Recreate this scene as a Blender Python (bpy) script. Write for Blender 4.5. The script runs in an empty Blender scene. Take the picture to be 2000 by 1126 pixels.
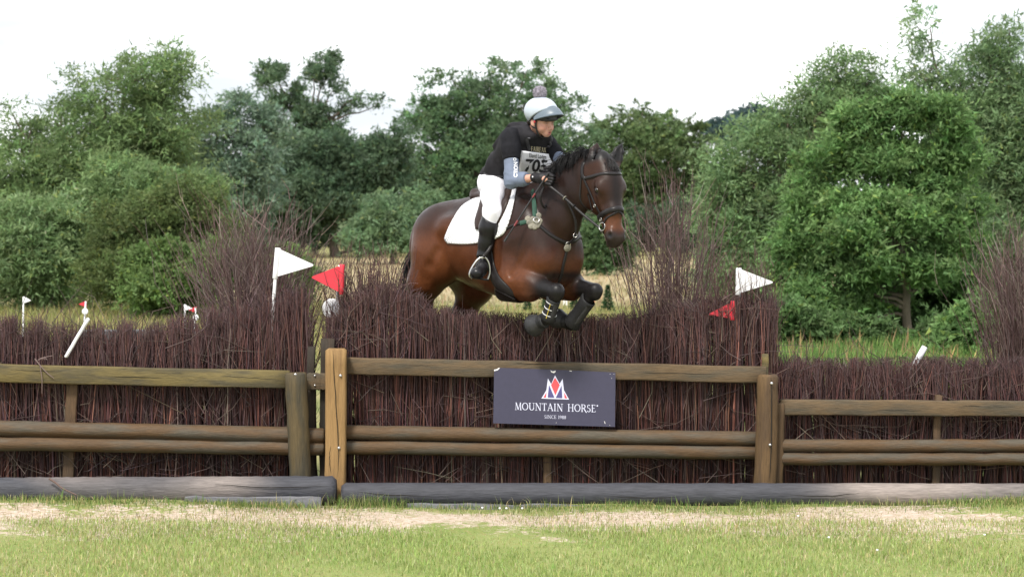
import bpy, bmesh, math, random
import numpy as np
from mathutils import Vector, Matrix
from mathutils.bvhtree import BVHTree

SC = bpy.context.scene
COL = SC.collection
rng = np.random.default_rng(7)
random.seed(7)

# ------------------------------------------------------------------ camera
F_PX, CU, CV, HOR = 4320.0, 1000.0, 563.0, 490.0
CAM = np.array([0.0, -16.0, 1.72])
PITCH = math.atan((CV - HOR) / F_PX)
cam_d = bpy.data.cameras.new("camera")
cam = bpy.data.objects.new("camera", cam_d)
COL.objects.link(cam)
cam.location = CAM
cam.rotation_euler = (math.pi / 2 - PITCH, 0, 0)
cam_d.sensor_width = 36.0
cam_d.lens = 36.0 * F_PX / 2000.0
cam_d.clip_start = 0.1
cam_d.clip_end = 3000
cam_d.dof.use_dof = True
cam_d.dof.focus_distance = 15.7
cam_d.dof.aperture_fstop = 5.0
SC.camera = cam

# ------------------------------------------------------------------ sky and sun (bright overcast)
SUN_EL, SUN_AZ = math.radians(52), math.radians(205)   # sun high, behind the photographer and to the left
world = bpy.data.worlds.new("World")
SC.world = world
world.use_nodes = True
nt = world.node_tree
nt.nodes.clear()
w_out = nt.nodes.new("ShaderNodeOutputWorld")
sky = nt.nodes.new("ShaderNodeTexSky")
sky.sky_type = 'NISHITA'
sky.sun_disc = False
sky.sun_elevation = SUN_EL
sky.sun_rotation = SUN_AZ
bg1 = nt.nodes.new("ShaderNodeBackground")
bg1.inputs[1].default_value = 0.10
nt.links.new(sky.outputs[0], bg1.inputs[0])
tc = nt.nodes.new("ShaderNodeTexCoord")
mp = nt.nodes.new("ShaderNodeMapping")
mp.inputs['Scale'].default_value = (1.2, 1.2, 5.0)
nz = nt.nodes.new("ShaderNodeTexNoise")
nz.inputs['Scale'].default_value = 2.6
nz.inputs['Detail'].default_value = 6
cr = nt.nodes.new("ShaderNodeValToRGB")
cr.color_ramp.elements[0].position = 0.38
cr.color_ramp.elements[0].color = (0.455, 0.475, 0.51, 1)
cr.color_ramp.elements[1].position = 0.58
cr.color_ramp.elements[1].color = (1.0, 1.0, 1.0, 1)
nt.links.new(tc.outputs['Generated'], mp.inputs[0])
nt.links.new(mp.outputs[0], nz.inputs['Vector'])
nt.links.new(nz.outputs['Fac'], cr.inputs[0])
bg2 = nt.nodes.new("ShaderNodeBackground")
bg2.inputs[1].default_value = 0.90
nt.links.new(cr.outputs[0], bg2.inputs[0])
mx = nt.nodes.new("ShaderNodeMixShader")
mx.inputs[0].default_value = 0.88
nt.links.new(bg1.outputs[0], mx.inputs[1])
nt.links.new(bg2.outputs[0], mx.inputs[2])
nt.links.new(mx.outputs[0], w_out.inputs[0])

sun_d = bpy.data.lights.new("sun", 'SUN')
sun_d.energy = 2.0
sun_d.angle = math.radians(11)
sun_d.color = (1.0, 0.95, 0.87)
sun = bpy.data.objects.new("sun", sun_d)
COL.objects.link(sun)
_sd = Vector((math.sin(SUN_AZ) * math.cos(SUN_EL), math.cos(SUN_AZ) * math.cos(SUN_EL), math.sin(SUN_EL)))
sun.rotation_euler = _sd.to_track_quat('Z', 'Y').to_euler()
sun.location = (-8, -20, 30)

SC.view_settings.view_transform = 'Standard'
SC.view_settings.look = 'None'
SC.view_settings.exposure = 1.18
SC.view_settings.gamma = 1.0
SC.view_settings.use_curve_mapping = False
SC.render.engine = 'CYCLES'
SC.cycles.max_bounces = 6
SC.cycles.diffuse_bounces = 3
SC.cycles.glossy_bounces = 2
SC.cycles.transmission_bounces = 4
SC.cycles.transparent_max_bounces = 4
SC.cycles.use_denoising = True

# ------------------------------------------------------------------ geometry helpers
_cp, _sp = math.cos(PITCH), math.sin(PITCH)

def W(u, v, Y):
    """point of the photo (2000 px wide) at world depth Y (the fence stands at Y = 0)"""
    x = (u - CU) / F_PX
    y = (v - CV) / F_PX
    d = np.array([x, _cp - y * _sp, -_sp - y * _cp])
    return CAM + d * ((Y - CAM[1]) / d[1])

def Wn(u, v, Y):
    u = np.asarray(u, float); v = np.asarray(v, float); Y = np.asarray(Y, float)
    x = (u - CU) / F_PX
    y = (v - CV) / F_PX
    dy = _cp - y * _sp
    dz = -_sp - y * _cp
    t = (Y - CAM[1]) / dy
    return np.stack([CAM[0] + x * t, CAM[1] + dy * t, CAM[2] + dz * t], -1)

def px(Y):            # photo pixels per metre at depth Y
    return F_PX / (Y - CAM[1])

def mesh_np(name, V, Fq=None, Ft=None, col=None, smooth=True):
    me = bpy.data.meshes.new(name)
    V = np.ascontiguousarray(V, np.float32)
    Fq = np.zeros((0, 4), np.int32) if Fq is None else np.asarray(Fq, np.int32).reshape(-1, 4)
    Ft = np.zeros((0, 3), np.int32) if Ft is None else np.asarray(Ft, np.int32).reshape(-1, 3)
    me.vertices.add(len(V))
    me.vertices.foreach_set("co", V.ravel())
    nl = Fq.size + Ft.size
    me.loops.add(nl)
    me.loops.foreach_set("vertex_index", np.concatenate([Fq.ravel(), Ft.ravel()]).astype(np.int32))
    npol = len(Fq) + len(Ft)
    me.polygons.add(npol)
    st = np.concatenate([np.arange(len(Fq)) * 4, Fq.size + np.arange(len(Ft)) * 3]).astype(np.int32)
    me.polygons.foreach_set("loop_start", st)
    me.polygons.foreach_set("use_smooth", np.full(npol, smooth, bool))
    me.update(calc_edges=True)
    if col is not None:
        a = me.color_attributes.new("Col", 'FLOAT_COLOR', 'POINT')
        c = np.ones((len(V), 4), np.float32)
        c[:, :3] = col
        a.data.foreach_set("color", c.ravel())
    return me

class MB:
    """collects shapes that become ONE mesh object"""
    def __init__(s):
        s.V, s.Q, s.T, s.C, s.n = [], [], [], [], 0
    def add(s, V, Q=None, T=None, col=None):
        V = np.asarray(V, float).reshape(-1, 3)
        s.V.append(V)
        if Q is not None and len(Q): s.Q.append(np.asarray(Q, int).reshape(-1, 4) + s.n)
        if T is not None and len(T): s.T.append(np.asarray(T, int).reshape(-1, 3) + s.n)
        if col is not None:
            s.C.append(np.broadcast_to(np.asarray(col, float), (len(V), 3)))
        s.n += len(V)
        return s
    def build(s, name, mat, parent=None, origin=None, smooth=True):
        V = np.concatenate(s.V)
        Q = np.concatenate(s.Q) if s.Q else None
        T = np.concatenate(s.T) if s.T else None
        C = np.concatenate(s.C) if s.C else None
        return put(name, V, Q, T, mat, parent, origin, C, smooth)

def put(name, V, Q, T, mat, parent=None, origin=None, col=None, smooth=True):
    V = np.asarray(V, float)
    base = np.zeros(3)
    if parent is not None:
        base = np.array(wloc(parent))
    elif origin is not None:
        base = np.asarray(origin, float)
    me = mesh_np(name, V - base, Q, T, col, smooth)
    if mat is not None:
        me.materials.append(mat)
    o = bpy.data.objects.new(name, me)
    COL.objects.link(o)
    if parent is not None:
        o.parent = parent
    else:
        o.location = base
    return o

def wloc(o):
    p = Vector(o.location)
    while o.parent is not None:
        o = o.parent
        p += o.location
    return p

def tag(o, label=None, cat=None, group=None, kind=None):
    if label: o['label'] = label
    if cat: o['category'] = cat
    if group: o['group'] = group
    if kind: o['kind'] = kind
    return o

def thing(name, loc, label, cat, group=None):
    o = bpy.data.objects.new(name, None)
    o.empty_display_size = 0.2
    o.location = loc
    COL.objects.link(o)
    return tag(o, label, cat, group)

def copy_tree(o, loc, label=None):
    c = o.copy(); COL.objects.link(c); c.location = loc
    if label: c['label'] = label
    for ch in list(o.children):
        d = ch.copy(); COL.objects.link(d); d.parent = c
        for g in list(ch.children):
            e = g.copy(); COL.objects.link(e); e.parent = d
    return c

def unit(v):
    v = np.asarray(v, float)
    return v / (np.linalg.norm(v, axis=-1, keepdims=True) + 1e-12)

def tubes(P, R, sides=3, cap=False):
    """N polylines of S points, radius per point -> V, Q"""
    P = np.asarray(P, float); R = np.asarray(R, float)
    if P.ndim == 2: P = P[None]; R = R[None]
    N, S, _ = P.shape
    T = np.empty_like(P)
    T[:, 1:-1] = P[:, 2:] - P[:, :-2]
    T[:, 0] = P[:, 1] - P[:, 0]
    T[:, -1] = P[:, -1] - P[:, -2]
    T = unit(T)
    m = unit(P[:, -1] - P[:, 0])
    ref = np.where(np.abs(m[:, :1]) < 0.8, np.array([[1.0, 0, 0]]), np.array([[0, 1.0, 0.0]]))
    A = unit(np.cross(T, ref[:, None, :]))
    B = np.cross(T, A)
    an = np.arange(sides) * 2 * math.pi / sides
    ring = A[:, :, None, :] * np.cos(an)[None, None, :, None] + B[:, :, None, :] * np.sin(an)[None, None, :, None]
    V = P[:, :, None, :] + ring * R[:, :, None, None]
    idx = np.arange(N * S * sides).reshape(N, S, sides)
    nx = np.roll(idx, -1, axis=2)
    Q = np.stack([idx[:, :-1], nx[:, :-1], nx[:, 1:], idx[:, 1:]], -1).reshape(-1, 4)
    V = V.reshape(-1, 3)
    if cap:
        ex, q2 = [], []
        for e in (0, -1):
            for k in range(0, sides - 2, 2):
                a = idx[:, e]
                i3 = min(k + 3, sides - 1)
                q = np.stack([a[:, 0], a[:, k + 1], a[:, k + 2], a[:, i3] if i3 != k + 2 else a[:, k + 2]], -1)
                q2.append(q if e == 0 else q[:, ::-1])
        for q in q2:
            good = q[:, 2] != q[:, 3]
            good &= q[:, 0] != q[:, 1]
            Q = np.concatenate([Q, q[good]])
            bad = q[~good]
            ex.append(bad)
        tri = [b for b in ex if len(b)]
        if tri:
            t = np.concatenate(tri)
            tt = np.stack([t[:, 0], t[:, 1], np.where(t[:, 2] != t[:, 1], t[:, 2], t[:, 3])], -1)
            return V, Q, tt
    return V, Q

def smooth_path(pts, n):
    """Catmull-Rom through the points, n samples"""
    p = np.asarray(pts, float)
    if len(p) == 2:
        t = np.linspace(0, 1, n)[:, None]
        return p[0] * (1 - t) + p[1] * t
    q = np.vstack([2 * p[0] - p[1], p, 2 * p[-1] - p[-2]])
    seg = np.linspace(0, len(p) - 1 - 1e-6, n)
    i = seg.astype(int); t = (seg - i)[:, None]
    a, b, c, d = q[i], q[i + 1], q[i + 2], q[i + 3]
    return 0.5 * (2 * b + (c - a) * t + (2 * a - 5 * b + 4 * c - d) * t ** 2 + (3 * b - a - 3 * c + d) * t ** 3)

def box_vq(cx, cy, cz, sx, sy, sz):
    V = np.array([[x, y, z] for x in (-.5, .5) for y in (-.5, .5) for z in (-.5, .5)]) * [sx, sy, sz] + [cx, cy, cz]
    Q = [[0, 1, 3, 2], [4, 6, 7, 5], [0, 4, 5, 1], [2, 3, 7, 6], [0, 2, 6, 4], [1, 5, 7, 3]]
    return V, Q

def beam(p0, p1, w, h, bev=0.008, nseg=14, wob=0.003, up=(0, 0, 1), taper=1.0, endbev=0.006):
    """squared timber from p0 to p1 (axis), width w (across), height h (along up); bevelled, slightly uneven"""
    p0 = np.asarray(p0, float); p1 = np.asarray(p1, float)
    L = np.linalg.norm(p1 - p0)
    t = (p1 - p0) / L
    up = np.asarray(up, float); up = unit(up - t * np.dot(up, t))
    sd = np.cross(t, up)
    prof = []
    for (sx, sz) in ((1, 1), (-1, 1), (-1, -1), (1, -1)):
        c = [(sx * w / 2, sz * h / 2 - sz * bev), (sx * w / 2 - sx * bev * .3, sz * h / 2 - sz * bev * .3), (sx * w / 2 - sx * bev, sz * h / 2)]
        if sx * sz < 0: c = c[::-1]
        prof += c
    prof = np.array(prof)
    k = len(prof)
    ts = np.concatenate([[0.0], np.linspace(endbev / L, 1 - endbev / L, nseg), [1.0]])
    rows = []
    for i, s in enumerate(ts):
        f = 1.0 - (bev * 0.9 / min(w, h) * 2 if i in (0, len(ts) - 1) else 0)
        f *= 1 + (taper - 1) * s
        j = rng.normal(0, wob, 2)
        js = rng.normal(0, wob * .6, (k, 2))
        pr = prof * f + j + js
        rows.append(p0 + t * (s * L) + pr[:, :1] * sd + pr[:, 1:] * up)
    V = np.concatenate(rows)
    S = len(ts)
    idx = np.arange(S * k).reshape(S, k)
    nx = np.roll(idx, -1, 1)
    Q = np.stack([idx[:-1], idx[1:], nx[1:], nx[:-1]], -1).reshape(-1, 4)
    n = len(V)
    V = np.vstack([V, p0, p1])
    T = [[n, idx[0, i], idx[0, (i + 1) % k]] for i in range(k)] + [[n + 1, idx[-1, (i + 1) % k], idx[-1, i]] for i in range(k)]
    return V, Q, T

def pole(p0, p1, r0, r1=None, sides=16, nseg=16, wob=0.002, bev=0.012, flat=None):
    """round timber with bevelled ends and slight bumps"""
    p0 = np.asarray(p0, float); p1 = np.asarray(p1, float)
    r1 = r0 if r1 is None else r1
    L = np.linalg.norm(p1 - p0); t = (p1 - p0) / L
    ref = np.array([0, 0, 1.0]) if abs(t[2]) < .8 else np.array([0, 1.0, 0])
    a = unit(np.cross(t, ref)); b = np.cross(t, a)
    an = np.arange(sides) * 2 * math.pi / sides
    ts = np.concatenate([[0.0], np.linspace(bev / L, 1 - bev / L, nseg), [1.0]])
    fixed = rng.normal(0, wob * .7, sides)
    rows = []
    for i, s in enumerate(ts):
        r = r0 + (r1 - r0) * s + fixed + rng.normal(0, wob * .5, sides)
        if i in (0, len(ts) - 1): r = r - bev * .8
        c = p0 + t * s * L + a * rng.normal(0, wob) + b * rng.normal(0, wob)
        rows.append(c + (np.cos(an) * r)[:, None] * a + (np.sin(an) * r)[:, None] * b)
    V = np.concatenate(rows); S = len(ts)
    idx = np.arange(S * sides).reshape(S, sides); nx = np.roll(idx, -1, 1)
    Q = np.stack([idx[:-1], nx[:-1], nx[1:], idx[1:]], -1).reshape(-1, 4)
    n = len(V)
    V = np.vstack([V, p0, p1])
    T = [[n, idx[0, (i + 1) % sides], idx[0, i]] for i in range(sides)] + [[n + 1, idx[-1, i], idx[-1, (i + 1) % sides]] for i in range(sides)]
    return V, Q, T

def prism(poly, normal, depth):
    """extrude a planar polygon (list of 3-D points) by depth along normal"""
    p = np.asarray(poly, float); n = len(p)
    nrm = unit(normal)
    V = np.vstack([p, p + nrm * depth])
    me = bmesh.new()
    vs = [me.verts.new(x) for x in V]
    me.faces.new(vs[:n]); me.faces.new(vs[n:][::-1])
    for i in range(n):
        me.faces.new((vs[i], vs[n + i], vs[n + (i + 1) % n], vs[(i + 1) % n]))
    bmesh.ops.recalc_face_normals(me, faces=me.faces)
    bmesh.ops.triangulate(me, faces=me.faces)
    me.verts.index_update()
    Vo = np.array([v.co[:] for v in me.verts])
    T = np.array([[v.index for v in f.verts] for f in me.faces])
    me.free()
    return Vo, T

def lathe(prof, c, axis, sides=20, ref=None):
    """revolve (r, h) profile about axis at c"""
    ax = unit(axis)
    if ref is None:
        ref = np.array([0, 0, 1.0]) if abs(ax[2]) < .8 else np.array([1.0, 0, 0])
    a = unit(np.cross(ax, ref)); b = np.cross(ax, a)
    an = np.arange(sides) * 2 * math.pi / sides
    prof = np.asarray(prof, float)
    V = (np.asarray(c) + prof[:, None, 1:2] * ax + prof[:, None, 0:1] * (np.cos(an)[None, :, None] * a + np.sin(an)[None, :, None] * b)).reshape(-1, 3)
    S = len(prof)
    idx = np.arange(S * sides).reshape(S, sides); nx = np.roll(idx, -1, 1)
    Q = np.stack([idx[:-1], nx[:-1], nx[1:], idx[1:]], -1).reshape(-1, 4)
    return V, Q

# ------------------------------------------------------------------ materials
def mat(name, base, rough=0.6, var=0.2, scale=8.0, bump=0.0, bscale=None, metallic=0.0, attr=False, stretch=(1, 1, 1),
        spec=0.5, alt=None, altfac=(0.45, 0.6), altscale=3.0, trans=0.0, sheen=0.0, coat=0.0, detail=5, double=None, altstretch=(1, 1, 1)):
    m = bpy.data.materials.new(name)
    m.use_nodes = True
    n = m.node_tree.nodes; l = m.node_tree.links
    b = n['Principled BSDF']
    b.inputs['Roughness'].default_value = rough
    b.inputs['Metallic'].default_value = metallic
    b.inputs['Specular IOR Level'].default_value = spec
    if sheen: b.inputs['Sheen Weight'].default_value = sheen
    if coat: b.inputs['Coat Weight'].default_value = coat
    t = n.new("ShaderNodeTexCoord")
    mp = n.new("ShaderNodeMapping"); mp.inputs['Scale'].default_value = stretch
    l.new(t.outputs['Object'], mp.inputs[0])
    nz = n.new("ShaderNodeTexNoise"); nz.inputs['Scale'].default_value = scale; nz.inputs['Detail'].default_value = detail
    nz.inputs['Roughness'].default_value = 0.65
    l.new(mp.outputs[0], nz.inputs['Vector'])
    rp = n.new("ShaderNodeMapRange")
    rp.inputs['From Min'].default_value = 0.3; rp.inputs['From Max'].default_value = 0.7
    rp.inputs['To Min'].default_value = 1 - var; rp.inputs['To Max'].default_value = 1 + var
    l.new(nz.outputs['Fac'], rp.inputs['Value'])
    if attr:
        ca = n.new("ShaderNodeVertexColor"); ca.layer_name = "Col"
        src = ca.outputs['Color']
    else:
        rgb = n.new("ShaderNodeRGB"); rgb.outputs[0].default_value = (*base, 1)
        src = rgb.outputs[0]
    if alt is not None:
        mp2 = n.new("ShaderNodeMapping"); mp2.inputs['Scale'].default_value = altstretch
        l.new(t.outputs['Object'], mp2.inputs[0])
        n2 = n.new("ShaderNodeTexNoise"); n2.inputs['Scale'].default_value = altscale; n2.inputs['Detail'].default_value = 6
        l.new(mp2.outputs[0], n2.inputs['Vector'])
        r2 = n.new("ShaderNodeMapRange"); r2.inputs['From Min'].default_value = altfac[0]; r2.inputs['From Max'].default_value = altfac[1]
        l.new(n2.outputs['Fac'], r2.inputs['Value'])
        mxx = n.new("ShaderNodeMix"); mxx.data_type = 'RGBA'
        l.new(r2.outputs[0], mxx.inputs['Factor'])
        l.new(src, mxx.inputs['A']); mxx.inputs['B'].default_value = (*alt, 1)
        src = mxx.outputs['Result']
    vm = n.new("ShaderNodeVectorMath"); vm.operation = 'MULTIPLY'
    l.new(src, vm.inputs[0]); l.new(rp.outputs[0], vm.inputs[1])
    l.new(vm.outputs[0], b.inputs['Base Color'])
    if bump:
        bp = n.new("ShaderNodeBump"); bp.inputs['Strength'].default_value = 1.0; bp.inputs['Distance'].default_value = bump
        nb = nz
        if bscale:
            nb = n.new("ShaderNodeTexNoise"); nb.inputs['Scale'].default_value = bscale; nb.inputs['Detail'].default_value = 4
            l.new(mp.outputs[0], nb.inputs['Vector'])
        l.new(nb.outputs['Fac'], bp.inputs['Height'])
        l.new(bp.outputs[0], b.inputs['Normal'])
    if trans:
        out = n['Material Output']
        tr = n.new("ShaderNodeBsdfTranslucent")
        l.new(vm.outputs[0], tr.inputs[0])
        ms = n.new("ShaderNodeMixShader"); ms.inputs[0].default_value = trans
        l.new(b.outputs[0], ms.inputs[1]); l.new(tr.outputs[0], ms.inputs[2])
        l.new(ms.outputs[0], out.inputs[0])
    return m
# ------------------------------------------------------------------ ground, path, field
def ground_z(y):
    d = np.asarray(y, float) + 16.0
    s = np.clip((d - 60) / 170, 0, 1)
    z = 1.9 * (s * .55 + .45 * s * s * (3 - 2 * s))
    h = np.clip((d - 270) / 260, 0, 1)
    n = np.clip((d - 18) / 24, 0, 1)
    return z + 12 * h * h * (3 - 2 * h) - .08 * (1 - n * n * (3 - 2 * n))

def build_ground():
    ys = np.concatenate([np.linspace(-17, 4, 100), np.linspace(4.5, 60, 60), np.linspace(62, 300, 60), np.linspace(310, 1500, 25)])
    t = np.linspace(-1, 1, 97)
    t = .45 * t + .55 * t ** 3
    X = (t[None, :] * (np.maximum(16, (ys + 16) * 1.3) + 4)[:, None])
    Yg = np.repeat(ys[:, None], len(t), 1)
    Z = ground_z(Yg)
    near = np.exp(-((Yg + 2) / 9.0) ** 2)
    Z = Z + near * 0.018 * (np.sin(X * 1.7 + Yg * .8) * np.sin(Yg * 1.3 + 1)) + 0.012 * near * np.sin(X * 4.1 + 2 * Yg)
    # ground banks up a little against the log at the far left and right
    bank = np.clip((np.abs(X - 0.35) - 1.6) / 2.0, 0, 1) * np.exp(-((Yg + 0.55) / 0.35) ** 2)
    Z = Z + 0.06 * bank
    V = np.stack([X, Yg, Z], -1).reshape(-1, 3)
    idx = np.arange(len(V)).reshape(len(ys), len(t))
    Q = np.stack([idx[:-1, :-1], idx[:-1, 1:], idx[1:, 1:], idx[1:, :-1]], -1).reshape(-1, 4)
    m = bpy.data.materials.new("meadow_ground"); m.use_nodes = True
    n = m.node_tree.nodes; l = m.node_tree.links
    b = n['Principled BSDF']; b.inputs['Roughness'].default_value = 0.95; b.inputs['Specular IOR Level'].default_value = 0.1
    tc = n.new("ShaderNodeTexCoord")
    sp = n.new("ShaderNodeSeparateXYZ"); l.new(tc.outputs['Object'], sp.inputs[0])
    def noise(scale, det=5, st=(1, 1, 1)):
        mp = n.new("ShaderNodeMapping"); mp.inputs['Scale'].default_value = st
        l.new(tc.outputs['Object'], mp.inputs[0])
        z = n.new("ShaderNodeTexNoise"); z.inputs['Scale'].default_value = scale; z.inputs['Detail'].default_value = det
        l.new(mp.outputs[0], z.inputs['Vector']); return z.outputs['Fac']
    def mixc(f, a, c):
        x = n.new("ShaderNodeMix"); x.data_type = 'RGBA'
        l.new(f, x.inputs['Factor'])
        for s, k in ((a, 'A'), (c, 'B')):
            if isinstance(s, tuple): x.inputs[k].default_value = (*s, 1)
            else: l.new(s, x.inputs[k])
        return x.outputs['Result']
    def mr(v, a, c, lo=0.0, hi=1.0):
        x = n.new("ShaderNodeMapRange"); x.inputs['From Min'].default_value = a; x.inputs['From Max'].default_value = c
        x.inputs['To Min'].default_value = lo; x.inputs['To Max'].default_value = hi
        x.interpolation_type = 'SMOOTHSTEP'
        l.new(v, x.inputs['Value']); return x.outputs[0]
    def ma(op, a, c):
        x = n.new("ShaderNodeMath"); x.operation = op
        for i, s in enumerate((a, c)):
            if isinstance(s, (int, float)): x.inputs[i].default_value = s
            else: l.new(s, x.inputs[i])
        return x.outputs[0]
    lawn = mixc(mr(noise(1.3, 6), .35, .65), (0.18, 0.23, 0.07), (0.25, 0.275, 0.105))
    lawn = mixc(mr(noise(30, 4), .45, .7), lawn, (0.24, 0.23, 0.085))
    straw = mixc(mr(noise(14, 6, (1, 2.4, 1)), .4, .62), (0.41, 0.325, 0.235), (0.57, 0.485, 0.41))
    straw = mixc(mr(noise(60, 4), .55, .68), straw, (0.24, 0.17, 0.11))
    # worn strip in front of the logs
    yy = ma('ADD', sp.outputs['Y'], mr(noise(.8, 5), .2, .8, -.55, .55))
    yy = ma('ADD', yy, mr(noise(5, 5), .2, .8, -.3, .3))
    yy = ma('ADD', yy, mr(noise(26, 4), .25, .75, -.28, .28))
    strip = ma('MULTIPLY', mr(yy, -2.15, -1.7), mr(yy, -.55, -.85))
    near = mixc(strip, lawn, straw)
    far_g = mixc(mr(noise(.35, 6), .35, .65), (0.13, 0.155, 0.05), (0.26, 0.23, 0.11))
    gold = mixc(mr(noise(.12, 6), .3, .7), (0.36, 0.285, 0.175), (0.29, 0.25, 0.14))
    far_g = mixc(ma('MULTIPLY', mr(sp.outputs['X'], 2.0, 5.0), mr(sp.outputs['Y'], 34, 26)), far_g, (0.10, 0.16, 0.04))
    y2 = ma('ADD', sp.outputs['Y'], mr(noise(.08, 4), .2, .8, -9, 9))
    far = mixc(mr(y2, 46, 58), far_g, gold)
    far = mixc(mr(y2, 128, 160), far, (0.20, 0.19, 0.08))
    allc = mixc(mr(sp.outputs['Y'], .4, 2.5), near, far)
    l.new(allc, b.inputs['Base Color'])
    bp = n.new("ShaderNodeBump"); bp.inputs['Distance'].default_value = 0.02
    l.new(noise(40, 4), bp.inputs['Height']); l.new(bp.outputs[0], b.inputs['Normal'])
    o = put("ground", V, Q, None, m)
    tag(o, "meadow ground with mown lawn, worn pale strip and dry field", "ground", kind="structure")
build_ground()

def blades(xy, h, w, lean, cols, z=None, seg=2):
    """grass blades as tapered strips"""
    N = len(xy)
    az = rng.uniform(0, 2 * math.pi, N)
    d = np.stack([np.cos(az), np.sin(az), np.zeros(N)], -1)
    side = np.stack([-np.sin(az + rng.normal(0, .6, N)), np.cos(az), np.zeros(N)], -1)
    base = np.stack([xy[:, 0], xy[:, 1], np.full(N, -.08) if z is None else z], -1)
    ln = np.abs(rng.normal(0, lean, N)) * h
    mid = base + d * (ln * .35)[:, None] + np.array([0, 0, 1]) * (h * .55)[:, None]
    tip = base + d * ln[:, None] + np.array([0, 0, 1]) * (h * np.clip(1 - .3 * ln / h, .4, 1))[:, None]
    ww = (w[:, None] * side)
    V = np.stack([base - ww, base + ww, mid + ww * .75, mid - ww * .75, tip], 1).reshape(-1, 3)
    i = np.arange(N)[:, None] * 5
    Q = i + np.array([[0, 1, 2, 3]])
    T = i + np.array([[3, 2, 4]])
    C = np.repeat(cols, 5, 0)
    return V, Q, T, C

MAT_GRASS = mat("grass_blade", (0.2, 0.3, 0.1), rough=0.6, var=0.08, scale=3, attr=True, trans=0.35, spec=0.25)

def pick(cols, N, jit=.18, p=None):
    cols = np.array(cols)
    c = cols[rng.choice(len(cols), N, p=p)]
    return np.clip(c * rng.lognormal(0, jit, (N, 1)) * rng.lognormal(0, .06, (N, 3)), 0.004, .9)

def gnoise(x, y, s, seed=0):
    r = np.random.default_rng(seed); v = 0
    for k in range(6):
        a = r.uniform(0, 6.28); f = s * r.uniform(.6, 1.8)
        v = v + np.sin((x * math.cos(a) + y * math.sin(a)) * f + r.uniform(0, 6.28))
    return v / 2.5

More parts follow.
